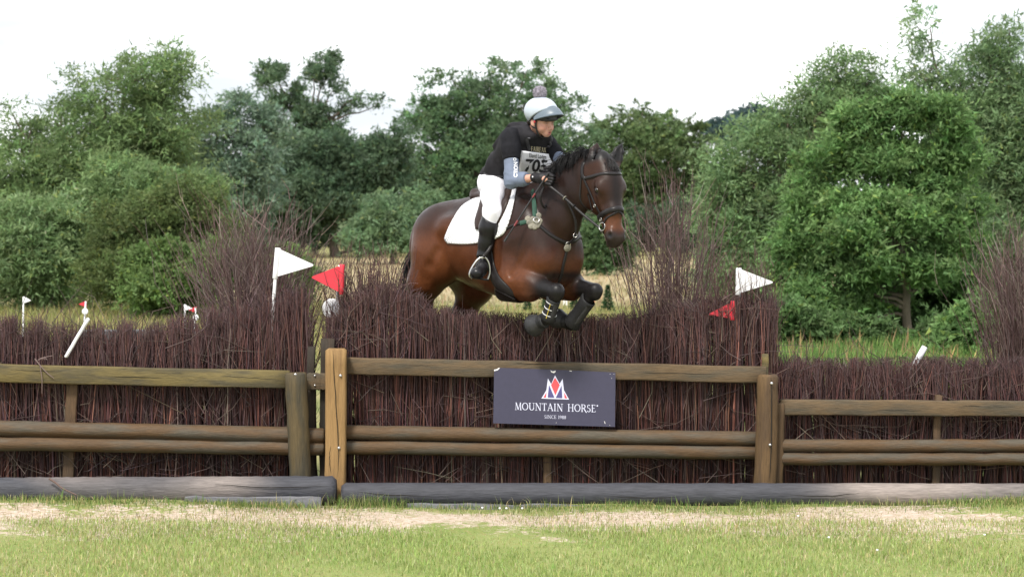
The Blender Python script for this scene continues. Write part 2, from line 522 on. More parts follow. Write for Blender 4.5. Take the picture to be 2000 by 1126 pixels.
def build_grass():
    m = MB()
    # mown lawn nearest the camera
    N = 80000
    y = rng.uniform(-4.6, -1.3, N); x = rng.uniform(-1, 1, N) * (4.2)
    keep = rng.random(N) < np.clip(((-1.45 - y) + .3 * gnoise(x, y, 1.1, 3) + .18) / .28, 0, 1)
    x, y = x[keep], y[keep]; N = len(x)
    g = gnoise(x, y, 1.6, 11)
    cols = pick([(0.235, 0.325, 0.085), (0.295, 0.37, 0.115), (0.355, 0.40, 0.165)], N, .14)
    dry = rng.random(N) < np.clip(.16 + .14 * g, 0.03, .6)
    cols[dry] = pick([(0.42, 0.36, 0.17), (0.50, 0.44, 0.27)], dry.sum())
    m.add(*blades(np.stack([x, y], -1), rng.uniform(.024, .052, N), rng.uniform(.0015, .0029, N), .6, cols)[:3], col=cols.repeat(5, 0))
    # sparse dry blades on the worn strip
    N = 27000
    y = rng.uniform(-2.15, -.6, N); x = rng.uniform(-4.2, 4.2, N)
    g = gnoise(x, y, 2.4, 5)
    keep = rng.random(N) < np.clip(.42 + .5 * g, .08, 1)
    x, y = x[keep], y[keep]; N = len(x)
    cols = pick([(0.42, 0.36, 0.20), (0.46, 0.40, 0.26), (0.26, 0.28, 0.09), (0.50, 0.44, 0.33), (0.22, 0.27, 0.08)], N)
    m.add(*blades(np.stack([x, y], -1), rng.uniform(.015, .045, N), rng.uniform(.0016, .003, N), 1.0, cols)[:3], col=cols.repeat(5, 0))
    # greener fringe along the foot of the logs
    N = 22000
    x = rng.uniform(-4.2, 4.2, N)
    y = -.50 - np.abs(rng.normal(0, .17, N))
    g = gnoise(x, x * 0, 1.3, 9)
    keep = rng.random(N) < np.clip(.55 + .5 * g, .12, 1)
    x, y = x[keep], y[keep]; N = len(x)
    cols = pick([(0.15, 0.22, 0.05), (0.22, 0.25, 0.08), (0.42, 0.36, 0.18), (0.11, 0.20, 0.05)], N)
    bank = -.08 + np.clip((np.abs(x - 0.35) - 1.6) / 2.0, 0, 1) * np.exp(-((y + 0.55) / 0.35) ** 2) * .06
    m.add(*blades(np.stack([x, y], -1), rng.uniform(.02, .06, N) * (1 + 1.0 * (rng.random(N) < .06)), rng.uniform(.0016, .003, N), .6, cols, z=bank)[:3], col=cols.repeat(5, 0))
    # tufts against the log joint and elsewhere
    for (tu, n_, hh) in ((700, 260, .12), (760, 160, .09), (450, 200, .08), (540, 160, .07), (20, 400, .09), (1230, 180, .07), (1500, 200, .07), (1620, 150, .07), (320, 160, .08)):
        c = W(tu, 985, -.5)
        x = c[0] + rng.normal(0, .12, n_); y = -.48 - np.abs(rng.normal(0, .05, n_))
        cols = pick([(0.13, 0.22, 0.05), (0.2, 0.27, 0.08), (0.3, 0.3, 0.13)], n_)
        m.add(*blades(np.stack([x, y], -1), rng.uniform(.4, 1.1, n_) * hh, rng.uniform(.0015, .003, n_), .5, cols)[:3], col=cols.repeat(5, 0))
    o = m.build("lawn_grass", MAT_GRASS)
    tag(o, "short mown grass and dry tufts in front of the fence", "grass", kind="stuff")
    # rough grass behind the fence
    m = MB()
    N = 24000
    d = 34 + 32 * rng.random(N) ** .75
    u = rng.uniform(-60, 1300, N)
    x = (u - 1000) / F_PX * d; y = d - 16
    cols = pick([(0.36, 0.30, 0.135), (0.30, 0.28, 0.11), (0.16, 0.20, 0.06), (0.24, 0.25, 0.085)], N)
    hh = rng.uniform(.12, .42, N) * np.where(u < 660, 1.0, .45)
    m.add(*blades(np.stack([x, y], -1), hh, rng.uniform(.006, .014, N), .45, cols, z=ground_z(y))[:3], col=cols.repeat(5, 0))
    # golden hay field further off
    N = 11000
    d = 64 + 120 * rng.random(N)
    u = rng.uniform(550, 1560, N)
    x = (u - 1000) / F_PX * d; y = d - 16
    cols = pick([(0.38, 0.30, 0.18), (0.34, 0.275, 0.155), (0.28, 0.25, 0.125)], N, .08)
    m.add(*blades(np.stack([x, y], -1), rng.uniform(.10, .25, N), rng.uniform(.02, .04, N), .5, cols, z=ground_z(y))[:3], col=cols.repeat(5, 0))
    o = m.build("meadow_grass", MAT_GRASS)
    tag(o, "long dry meadow grass behind the brush fence", "grass", kind="stuff")
    m = MB()
    N = 20000
    d = 29 + 8.5 * rng.random(N)
    u = rng.uniform(1480, 2060, N)
    x = (u - 1000) / F_PX * d; y = d - 16
    g = gnoise(x, y, .9, 21)
    cols = pick([(0.10, 0.19, 0.045), (0.15, 0.24, 0.06), (0.075, 0.15, 0.035), (0.17, 0.24, 0.07)], N, .3)
    hh = rng.uniform(.12, .36, N) * (1 + .35 * g)
    br = rng.random(N) < .03
    cols[br] = pick([(0.30, 0.21, 0.10)], br.sum())
    hh[br] *= 1.5
    m.add(*blades(np.stack([x, y], -1), np.clip(hh, .06, .6), rng.uniform(.008, .02, N), .35, cols)[:3], col=cols.repeat(5, 0))
    o = m.build("tall_weeds", MAT_GRASS)
    tag(o, "bright green tall weeds and reeds behind the low right brush", "weeds", kind="stuff")
build_grass()
# ------------------------------------------------------------------ trees
def leaf_mat(name, spec=.12):
    return mat(name, (0.1, 0.15, 0.05), rough=0.5, var=0.05, scale=.6, attr=True, trans=0.42, spec=spec)
MAT_LEAF = leaf_mat("foliage")
MAT_BARK = mat("tree_bark", (0.115, 0.092, 0.068), rough=.9, var=.4, scale=6, bump=.02, stretch=(1, 1, .25))

def leaf_quads(P, D, L, Wd):
    """rhombic leaves: base P, direction D, length L, half width Wd"""
    N = len(P)
    r = unit(rng.normal(0, 1, (N, 3)))
    S = unit(np.cross(D, r))
    mid = P + D * (L * .45)[:, None]
    V = np.stack([P, mid + S * Wd[:, None], P + D * L[:, None], mid - S * Wd[:, None]], 1).reshape(-1, 3)
    Q = np.arange(N * 4).reshape(N, 4)
    return V, Q

def leaf_tris(P, D, L, Wd):
    N = len(P)
    S = unit(np.cross(D, unit(rng.normal(0, 1, (N, 3)))))
    V = np.stack([P - S * Wd[:, None], P + S * Wd[:, None], P + D * L[:, None]], 1).reshape(-1, 3)
    return V, np.arange(N * 3).reshape(N, 3)

def limb(m, a, b, r0, r1, n=7, jit=.06, sides=6, sag=0):
    a = np.asarray(a, float); b = np.asarray(b, float)
    t = np.linspace(0, 1, n)[:, None]
    L = np.linalg.norm(b - a)
    P = a + (b - a) * t + rng.normal(0, jit * L * .35, (n, 3)) * (np.sin(t * math.pi))
    P[:, 2] += (sag * L * np.sin(t * math.pi))[:, 0]
    V, Q = tubes(P, np.linspace(r0, r1, n), sides)
    m.add(V, Q)
    return P

def tree(name, label, cat, Y, base_uv, lobes, col, leaf=(.10, .018), n_leaf=50000, spray=.9, droop=.25, up=.3, shell=.55,
         trunk_r=.2, group=None, dens=26, colvar=.16, depth=1.0, forks=None, crown_name="crown", spread=.22, limbs_r=.32, bunch=20, flat=1.0, bsize=(.26, .52)):
    """lobes in photo pixels (u, v, ru, rv) become ellipsoids round the tree at depth Y"""
    s = px(Y)
    bu, bv = base_uv
    base = W(bu, bv, Y)
    base[2] = float(ground_z(Y)) - .05
    t = thing(name, base, label, cat, group)
    cs, rs = [], []
    for lb in lobes:
        u, v, ru, rv = lb[:4]
        off = lb[4] if len(lb) > 4 else rng.uniform(-.5, .5) * ru / s * .9
        c = W(u, v, Y + off)
        rr = np.array([ru / s, (ru + rv) * .5 / s * depth, rv / s])
        cs.append(c); rs.append(rr)
    cs = np.array(cs); rs = np.array(rs)
    area = (rs[:, 0] * rs[:, 2]) ** 1.0
    # every lobe breaks up into bunches of foliage with gaps between them
    nb = np.maximum(7, (bunch * area / area.mean()).astype(int))
    bc, br, bt = [], [], []
    for i in range(len(cs)):
        dv = unit(rng.normal(0, 1, (nb[i], 3)) + np.array([0, 0, .25]))
        fr = rng.uniform(shell, .95, nb[i])
        bc.append(cs[i] + dv * rs[i] * fr[:, None])
        br.append(rs[i] * (rng.uniform(*bsize, nb[i]))[:, None] * np.array([1, 1, flat]))
        bt.append(rng.lognormal(0, colvar, nb[i]))
    bc = np.concatenate(bc); br = np.concatenate(br); bt = np.concatenate(bt)
    ncl = max(20, n_leaf // dens)
    wgt = br[:, 0] * br[:, 2]
    li = rng.choice(len(bc), ncl, p=wgt / wgt.sum())
    dirn = unit(rng.normal(0, 1, (ncl, 3)) + np.array([0, -.15, .5]))
    rad = .45 + .6 * rng.random(ncl) ** .6
    C = bc[li] + dirn * br[li] * rad[:, None]
    # keep clumps above the ground
    ok = C[:, 2] > float(ground_z(Y)) + .1
    C, dirn, li = C[ok], dirn[ok], li[ok]; ncl = len(C)
    bd = unit(dirn * .8 + np.array([0, 0, up]) + rng.normal(0, .4, (ncl, 3)))
    sl = spray * rng.lognormal(0, .3, ncl)
    k = dens
    tt = rng.random((ncl, k)) ** .8
    base_p = C - bd * (sl * .5)[:, None]
    P = base_p[:, None, :] + bd[:, None, :] * (tt * sl[:, None])[..., None]
    P += np.array([0, 0, -1.0]) * (droop * sl[:, None] * tt ** 2)[..., None]
    sp = (spread * sl[:, None] * (1.15 - .8 * tt))[..., None]
    P += rng.normal(0, 1, (ncl, k, 3)) * sp * np.array([1, 1, .6])
    D = unit(bd[:, None, :] * .7 + rng.normal(0, .55, (ncl, k, 3)) + np.array([0, 0, -droop * .8]))
    cc = np.array(col) * (np.array([1.80, 1.84, 1.92]) if Y > 100 else np.array([1.76, 1.82, 1.62])) * bt[li][:, None] * rng.lognormal(0, .08, (ncl, 1)) * np.exp(rng.normal(0, .05, (ncl, 3)))  # far trees: distance haze put into the leaf colour, paler and bluer
    cl = cc[:, None, :] * rng.lognormal(0, .12, (ncl, k, 1))
    yel = rng.random((ncl, k, 1)) < .03
    lum = cl.mean(-1, keepdims=True); cl = cl * .88 + lum * .12
    cl = np.where(yel, cl * np.array([1.45, 1.25, .9]), cl)
    P = P.reshape(-1, 3); D = D.reshape(-1, 3); cl = np.clip(cl.reshape(-1, 3), .006, .4)
    N = len(P)
    L = leaf[0] * 1.08 * rng.lognormal(0, .25, N); Wd = leaf[1] * 1.18 * rng.lognormal(0, .2, N)
    V, T = leaf_tris(P, D, L, Wd)
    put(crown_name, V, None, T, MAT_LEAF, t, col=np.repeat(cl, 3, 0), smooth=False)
    # trunk and limbs
    m = MB()
    top = cs[:, 2].max()
    fk = forks if forks is not None else .38
    zt = base[2] + (top - base[2]) * fk
    bx = W(bu, bv, Y)
    cen = np.average(cs, 0, weights=area)
    fork = np.array([bx[0] * .75 + cen[0] * .25, Y, zt])
    limb(m, base - [0, 0, .1], fork, trunk_r, trunk_r * .7, n=8, jit=.05, sides=9)
    order = np.argsort(cs[:, 2])
    for i in order:
        e = cs[i] + np.array([0, 0, rs[i][2] * .4])
        st = fork if e[2] > zt else base + (fork - base) * max(.25, (e[2] - base[2]) / (zt - base[2] + 1e-3) * .7)
        p = limb(m, st, e, trunk_r * limbs_r * 1.3, trunk_r * .07, n=8, jit=.12, sides=6, sag=.05)
        for q in range(5):
            a = p[rng.integers(2, 7)]
            dv = unit(rng.normal(0, 1, 3) + np.array([0, 0, .5]))
            limb(m, a, a + dv * rs[i] * rng.uniform(.6, 1.0), trunk_r * .12, trunk_r * .025, n=5, jit=.15, sides=4)
    m.build("trunk", MAT_BARK, t)
    return t

# left willow group (about 63 m off)
tree("willow_tree", "big grey-green willow with rounded top at the far left of the treeline", "tree", 50, (150, 606),
     [(285, 155, 85, 65), (215, 190, 85, 70), (345, 190, 55, 60), (120, 250, 90, 65), (290, 250, 110, 70), (25, 250, 45, 65), (40, 330, 85, 80), (190, 320, 130, 85), (330, 300, 70, 60), (110, 420, 120, 100), (250, 400, 110, 80), (130, 520, 140, 90), (10, 460, 60, 110)],
     (0.092, 0.136, 0.056), leaf=(.17, .020), n_leaf=98000, spray=1.0, droop=.4, up=.45, trunk_r=.32)
tree("willow_bush", "pale grey-green willow bush at the left edge below the big willow", "bush", 44, (60, 612),
     [(70, 440, 85, 60), (30, 500, 80, 70), (110, 500, 70, 50), (40, 560, 90, 50), (-10, 420, 50, 50)],
     (0.105, 0.155, 0.07), leaf=(.15, .02), n_leaf=42000, spray=.75, droop=.4, up=.3, trunk_r=.12)
tree("sallow_bush", "light green sallow bush leaning out beneath the big left willow", "bush", 46, (270, 608),
     [(250, 345, 80, 50), (190, 400, 60, 55), (330, 365, 80, 40), (290, 410, 90, 50), (230, 440, 80, 50), (400, 360, 40, 35)],
     (0.10, 0.15, 0.062), leaf=(.15, .02), n_leaf=42000, spray=.8, droop=.35, up=.35, trunk_r=.12)
tree("hawthorn_bush", "dark olive hawthorn bush left of the tall twig bundle", "bush", 40, (300, 612),
     [(290, 440, 95, 55), (220, 500, 65, 60), (350, 430, 90, 60), (270, 540, 110, 60), (390, 500, 70, 70), (200, 570, 50, 35), (450, 470, 50, 50)],
     (0.062, 0.085, 0.03), leaf=(.085, .026), n_leaf=62000, spray=.6, droop=.15, up=.25, trunk_r=.13)
tree("elder_bush", "bright green low bush in front of the dark hawthorn", "bush", 36, (330, 614),
     [(330, 520, 70, 45), (290, 565, 55, 40), (370, 560, 70, 45), (420, 520, 50, 50), (320, 600, 70, 25), (560, 520, 55, 40), (590, 570, 30, 45)],
     (0.085, 0.132, 0.042), leaf=(.085, .028), n_leaf=38000, spray=.45, droop=.2, up=.2, trunk_r=.09)
# middle distance
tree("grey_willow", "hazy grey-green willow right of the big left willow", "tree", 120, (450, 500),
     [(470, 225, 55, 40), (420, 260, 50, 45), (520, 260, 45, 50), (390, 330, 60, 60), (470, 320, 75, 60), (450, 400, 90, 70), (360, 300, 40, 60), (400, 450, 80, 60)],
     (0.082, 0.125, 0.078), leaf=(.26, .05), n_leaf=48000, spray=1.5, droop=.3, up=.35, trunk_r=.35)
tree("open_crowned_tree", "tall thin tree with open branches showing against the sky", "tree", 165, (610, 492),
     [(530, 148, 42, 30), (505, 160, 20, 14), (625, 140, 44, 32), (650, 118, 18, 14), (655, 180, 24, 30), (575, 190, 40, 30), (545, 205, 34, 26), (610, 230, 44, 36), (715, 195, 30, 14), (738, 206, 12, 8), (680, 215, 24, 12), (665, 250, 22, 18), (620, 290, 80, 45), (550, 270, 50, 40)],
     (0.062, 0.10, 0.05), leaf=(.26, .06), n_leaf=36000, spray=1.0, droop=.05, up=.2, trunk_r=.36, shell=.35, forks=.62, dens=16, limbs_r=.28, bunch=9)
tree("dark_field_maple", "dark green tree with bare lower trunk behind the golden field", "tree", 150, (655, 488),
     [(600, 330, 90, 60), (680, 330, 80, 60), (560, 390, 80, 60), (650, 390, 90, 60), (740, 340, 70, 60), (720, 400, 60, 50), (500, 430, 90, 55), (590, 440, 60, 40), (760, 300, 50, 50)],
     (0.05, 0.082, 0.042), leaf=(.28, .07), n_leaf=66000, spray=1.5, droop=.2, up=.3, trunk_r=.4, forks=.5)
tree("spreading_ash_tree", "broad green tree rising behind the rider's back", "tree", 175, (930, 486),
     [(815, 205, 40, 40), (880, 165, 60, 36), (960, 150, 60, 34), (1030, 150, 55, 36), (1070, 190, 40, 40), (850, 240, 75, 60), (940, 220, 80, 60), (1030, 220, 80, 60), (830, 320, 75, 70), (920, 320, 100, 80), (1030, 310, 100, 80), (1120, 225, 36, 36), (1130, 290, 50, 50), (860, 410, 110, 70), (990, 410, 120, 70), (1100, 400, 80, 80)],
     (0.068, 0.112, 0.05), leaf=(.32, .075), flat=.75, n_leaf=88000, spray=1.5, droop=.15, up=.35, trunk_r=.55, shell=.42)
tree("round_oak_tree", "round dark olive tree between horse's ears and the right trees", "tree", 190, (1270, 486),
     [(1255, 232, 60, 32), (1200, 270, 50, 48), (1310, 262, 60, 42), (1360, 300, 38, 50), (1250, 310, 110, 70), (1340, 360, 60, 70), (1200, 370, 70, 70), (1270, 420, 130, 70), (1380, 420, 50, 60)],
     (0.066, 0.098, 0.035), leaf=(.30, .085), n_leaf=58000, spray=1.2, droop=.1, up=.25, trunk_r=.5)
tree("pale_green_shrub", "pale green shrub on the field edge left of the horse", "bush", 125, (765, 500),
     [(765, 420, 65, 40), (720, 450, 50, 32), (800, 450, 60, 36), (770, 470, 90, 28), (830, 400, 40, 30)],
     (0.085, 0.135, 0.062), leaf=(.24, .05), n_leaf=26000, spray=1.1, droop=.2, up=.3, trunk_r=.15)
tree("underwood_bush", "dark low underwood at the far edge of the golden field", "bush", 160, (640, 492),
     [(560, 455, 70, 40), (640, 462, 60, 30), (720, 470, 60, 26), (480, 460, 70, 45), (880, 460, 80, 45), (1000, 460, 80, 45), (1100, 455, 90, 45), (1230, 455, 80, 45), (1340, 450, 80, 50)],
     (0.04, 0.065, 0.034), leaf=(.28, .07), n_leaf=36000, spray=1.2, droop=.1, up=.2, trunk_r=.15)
tree("field_thorn_bush", "green thorn bush standing in the field below the horse's muzzle", "bush", 95, (1182, 532),
     [(1180, 470, 40, 34), (1165, 505, 34, 26), (1205, 500, 32, 28), (1190, 440, 30, 30), (1150, 480, 25, 30)],
     (0.06, 0.10, 0.045), leaf=(.16, .045), n_leaf=22000, spray=.7, droop=.2, up=.2, trunk_r=.12)
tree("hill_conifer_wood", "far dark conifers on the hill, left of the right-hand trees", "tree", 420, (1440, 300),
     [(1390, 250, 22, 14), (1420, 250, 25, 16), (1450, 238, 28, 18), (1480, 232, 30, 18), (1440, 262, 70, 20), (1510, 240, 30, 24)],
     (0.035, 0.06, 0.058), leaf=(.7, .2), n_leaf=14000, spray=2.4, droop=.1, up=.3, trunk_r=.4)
# right hand group
tree("silver_poplar", "feathery willow with airy top behind the green ash", "tree", 47, (1520, 640),
     [(1660, 140, 50, 48), (1600, 185, 55, 50), (1535, 225, 40, 45), (1700, 180, 40, 60), (1500, 290, 60, 60), (1570, 290, 70, 70), (1440, 350, 60, 60), (1500, 400, 90, 80), (1430, 450, 50, 60), (1470, 520, 60, 60), (1420, 300, 40, 40), (1640, 220, 90, 60), (1400, 420, 50, 70), (1420, 540, 60, 70), (1540, 480, 80, 80), (1520, 600, 80, 50)],
     (0.100, 0.155, 0.072), leaf=(.15, .020), n_leaf=78000, spray=.95, droop=.3, up=.65, trunk_r=.2, shell=.35)
tree("tall_willow_tree", "tallest grey-green willow with two spires at the right edge", "tree", 42, (1940, 660),
     [(1790, 75, 32, 62), (1795, 160, 52, 55), (1930, 110, 54, 62), (1972, 75, 34, 44), (1960, 180, 60, 70), (1870, 170, 50, 50), (1990, 260, 50, 90), (1940, 330, 60, 100), (1990, 420, 40, 90), (1960, 520, 55, 90), (2040, 300, 60, 150), (1850, 250, 60, 70), (1880, 330, 80, 90), (1920, 240, 80, 80), (1900, 480, 90, 90)],
     (0.100, 0.152, 0.075), leaf=(.15, .020), n_leaf=86000, spray=.9, droop=.35, up=.75, trunk_r=.22, shell=.3)
tree("ash_tree", "bright green spreading ash with visible trunk on the right", "tree", 27.5, (1775, 668),
     [(1750, 215, 75, 42), (1680, 250, 70, 48), (1830, 240, 70, 48), (1620, 320, 75, 52), (1720, 310, 90, 55), (1850, 310, 70, 55), (1590, 410, 65, 55), (1690, 400, 90, 50), (1800, 390, 80, 50), (1880, 400, 45, 60), (1560, 500, 55, 60), (1650, 500, 70, 45), (1850, 480, 70, 40), (1590, 590, 75, 60), (1660, 600, 70, 55), (1540, 570, 40, 70), (1720, 570, 60, 45, .6), (1600, 640, 60, 30), (1880, 560, 50, 50, .8), (1750, 480, 60, 40, .8), (1700, 510, 60, 42, -.7), (1830, 530, 55, 42, -.6), (1760, 420, 80, 45, -.8), (1650, 450, 60, 40, -.8)],
     (0.080, 0.140, 0.048), leaf=(.105, .021), n_leaf=116000, spray=.5, droop=.3, up=.2, trunk_r=.10, shell=.5, forks=.42, limbs_r=.35, bunch=15, flat=.62, bsize=(.24, .44))
tree("shade_bush", "dark green undergrowth bush behind the right ash trunk", "bush", 30, (1800, 660),
     [(1700, 590, 90, 60), (1800, 550, 90, 70), (1880, 590, 80, 70), (1760, 635, 120, 35), (1620, 630, 90, 40), (1530, 620, 70, 50), (1930, 640, 70, 40)],
     (0.04, 0.07, 0.026), leaf=(.11, .03), n_leaf=46000, spray=.6, droop=.2, up=.2, trunk_r=.1)
tree("nettle_bush", "leafy green bush at the right by the twig bundle", "bush", 19.5, (1910, 695),
     [(1900, 640, 50, 40), (1950, 650, 45, 38), (1860, 672, 40, 22), (1990, 660, 40, 40), (1920, 600, 30, 25)],
     (0.085, 0.15, 0.05), leaf=(.09, .026), n_leaf=18000, spray=.4, droop=.25, up=.3, trunk_r=.05)

tree("bramble_bush", "long dark bramble thicket along the foot of the right-hand trees", "bush", 21.5, (1690, 685),
     [(1540, 640, 60, 48), (1620, 655, 70, 38), (1705, 660, 65, 32), (1860, 650, 70, 42), (1940, 645, 70, 48), (2010, 640, 60, 52), (1480, 650, 50, 42)],
     (0.055, 0.095, 0.034), leaf=(.085, .024), n_leaf=30000, spray=.45, droop=.25, up=.25, trunk_r=.05)

# the wood that closes the view far behind, one mass
def distant_wood():
    N = 24000
    u = rng.uniform(-3200, 5200, N)
    d = 285 + 25 * rng.random(N)
    x = (u - 1000) / F_PX * d
    top = 8.0 + 2.2 * np.sin(x * .11) + 1.6 * np.sin(x * .29 + 1) + 1.0 * np.sin(x * .71)
    z = ground_z(d - 16) + top * rng.random(N) ** .6
    P = np.stack([x, d - 16 + 3 * np.sin(x * .4), z], -1)
    D = unit(rng.normal(0, 1, (N, 3)) + np.array([0, 0, .3]))
    V, T = leaf_tris(P, D, rng.uniform(.7, 1.5, N), rng.uniform(.25, .5, N))
    c = np.array([0.075, 0.110, 0.070]) * (1 + .25 * np.sin(x * .21))[:, None] * rng.lognormal(0, .15, (N, 1))
    tag(put("distant_wood", V, None, T, MAT_LEAF, col=np.repeat(c, 3, 0), smooth=False), "far dark wood closing the view behind the field trees", "wood", kind="stuff")
distant_wood()

# young conifers planted in the field
MAT_CON = leaf_mat("conifer_needles")
def conifer(u, v0, v1, Y, label):
    b = W(u, v1, Y); b[2] = float(ground_z(Y))
    h = (v1 - v0) / px(Y)
    t = thing("young_conifer", b, label, "conifer", "young conifers in the field")
    N = 1500
    f = rng.random(N) ** 1.35
    an = rng.uniform(0, 2 * math.pi, N)
    tier = .75 + .25 * np.cos(f * 40)
    r = .30 * h * (1 - f) * tier * rng.random(N) ** .5
    P = b + np.stack([np.cos(an) * r, np.sin(an) * r, .06 * h + f * .94 * h - r * .25], -1)
    D = unit(np.stack([np.cos(an), np.sin(an), rng.uniform(-.2, .5, N)], -1) + rng.normal(0, .3, (N, 3)))
    V, Q = leaf_quads(P, D, rng.uniform(.06, .12, N) * h, rng.uniform(.012, .022, N) * h)
    c = np.array([0.05, 0.105, 0.045]) * rng.lognormal(0, .25, (N, 1))
    put("crown", V, Q, None, MAT_CON, t, col=np.repeat(c, 4, 0), smooth=False)
    V, Q = tubes(np.array([b, b + [0, 0, h * .9]]), np.array([.025 * h, .006 * h]), 6)
    put("trunk", V, Q, None, MAT_BARK, t)
conifer(1187, 572, 622, 47, "young conifer standing alone right of the horse's folded forelegs")
conifer(1030, 588, 626, 47, "young conifer left of the horse's folded forelegs")
conifer(1066, 584, 624, 48, "young conifer mostly hidden behind the right foreleg boot")
conifer(1122, 582, 624, 48, "young conifer seen between the two folded forelegs")
# ------------------------------------------------------------------ the brush fence
def wood(name, c, alt, var=.28, bump=.004, altfac=(.42, .62), st=(2.2, 26, 26), ast=(1.2, 7, 7), rough=.75):
    return mat(name, c, rough=rough, var=var, scale=5, bump=bump, bscale=9, stretch=st, alt=alt, altfac=altfac, altscale=2.2, altstretch=ast, spec=.3, detail=8)
MAT_RAIL = wood("rail_wood", (0.118, 0.080, 0.044), (0.075, 0.062, 0.043))
MAT_RAIL_OLIVE = wood("mossy_rail_wood", (0.140, 0.108, 0.042), (0.075, 0.063, 0.036))
MAT_ROUND = wood("round_rail_wood", (0.092, 0.055, 0.027), (0.080, 0.067, 0.049), rough=.65)
MAT_ROUND_OLD = wood("mossy_post_wood", (0.095, 0.070, 0.034), (0.055, 0.047, 0.031), st=(26, 26, 2), ast=(7, 7, 1.2))
MAT_POST_NEW = wood("new_post_wood", (0.27, 0.165, 0.068), (0.175, 0.102, 0.043), var=.2, st=(28, 28, 1.6), ast=(9, 9, .7), altfac=(.5, .72))
MAT_POST_BROWN = wood("brown_post_wood", (0.115, 0.070, 0.032), (0.080, 0.050, 0.027), st=(28, 28, 1.8), ast=(6, 6, .8))
MAT_STAKE = wood("stake_wood", (0.095, 0.058, 0.031), (0.062, 0.042, 0.027), st=(28, 28, 1.8), ast=(6, 6, .8))
MAT_DARKPOST = wood("dark_post_wood", (0.040, 0.027, 0.018), (0.028, 0.023, 0.017), st=(26, 26, 1.8), ast=(6, 6, .8))
MAT_LOG = mat("painted_log", (0.045, 0.047, 0.056), rough=.6, var=.35, scale=7, bump=.006, bscale=12, stretch=(1.2, 8, 8), alt=(0.085, 0.082, 0.088), altfac=(.46, .66), altscale=1.6, altstretch=(.8, 3, 3), spec=.35)
MAT_LOG_DUSTY = mat("dusty_log", (0.085, 0.085, 0.095), rough=.8, var=.3, scale=7, bump=.006, bscale=12, stretch=(1.2, 8, 8), alt=(0.175, 0.15, 0.132), altfac=(.40, .62), altscale=1.5, altstretch=(.8, 3, 3), spec=.25)
MAT_CRACK = mat("dark_crack", (0.012, 0.009, 0.006), rough=.95, var=.2)
MAT_BOLT = mat("zinc_bolt", (0.62, 0.62, 0.64), rough=.35, metallic=.9, var=.1)
MAT_TWIG = mat("birch_twig", (0.06, 0.03, 0.03), rough=.62, var=.15, scale=5, attr=True, spec=.4)
MAT_BOARD = mat("weathered_board", (0.12, 0.12, 0.13), rough=.8, var=.3, scale=6, bump=.003, stretch=(1.5, 10, 10))

def prof(u, pts):
    p = np.array(pts, float)
    return np.interp(u, p[:, 0], p[:, 1])

TOP_L = [(-80, 622), (0, 625), (60, 632), (120, 640), (170, 655), (230, 640), (300, 640), (360, 628), (420, 612), (460, 602), (500, 594), (540, 580), (575, 570), (606, 585)]
TOP_C = [(632, 640), (652, 612), (690, 580), (740, 558), (780, 562), (820, 584), (860, 602), (900, 611), (980, 617), (1100, 620), (1200, 620), (1270, 611), (1320, 600), (1360, 590), (1400, 586), (1450, 584), (1500, 588), (1514, 600)]
TOP_R = [(1512, 690), (1540, 702), (1600, 706), (1700, 706), (1800, 702), (1900, 706), (2000, 704), (2090, 704)]

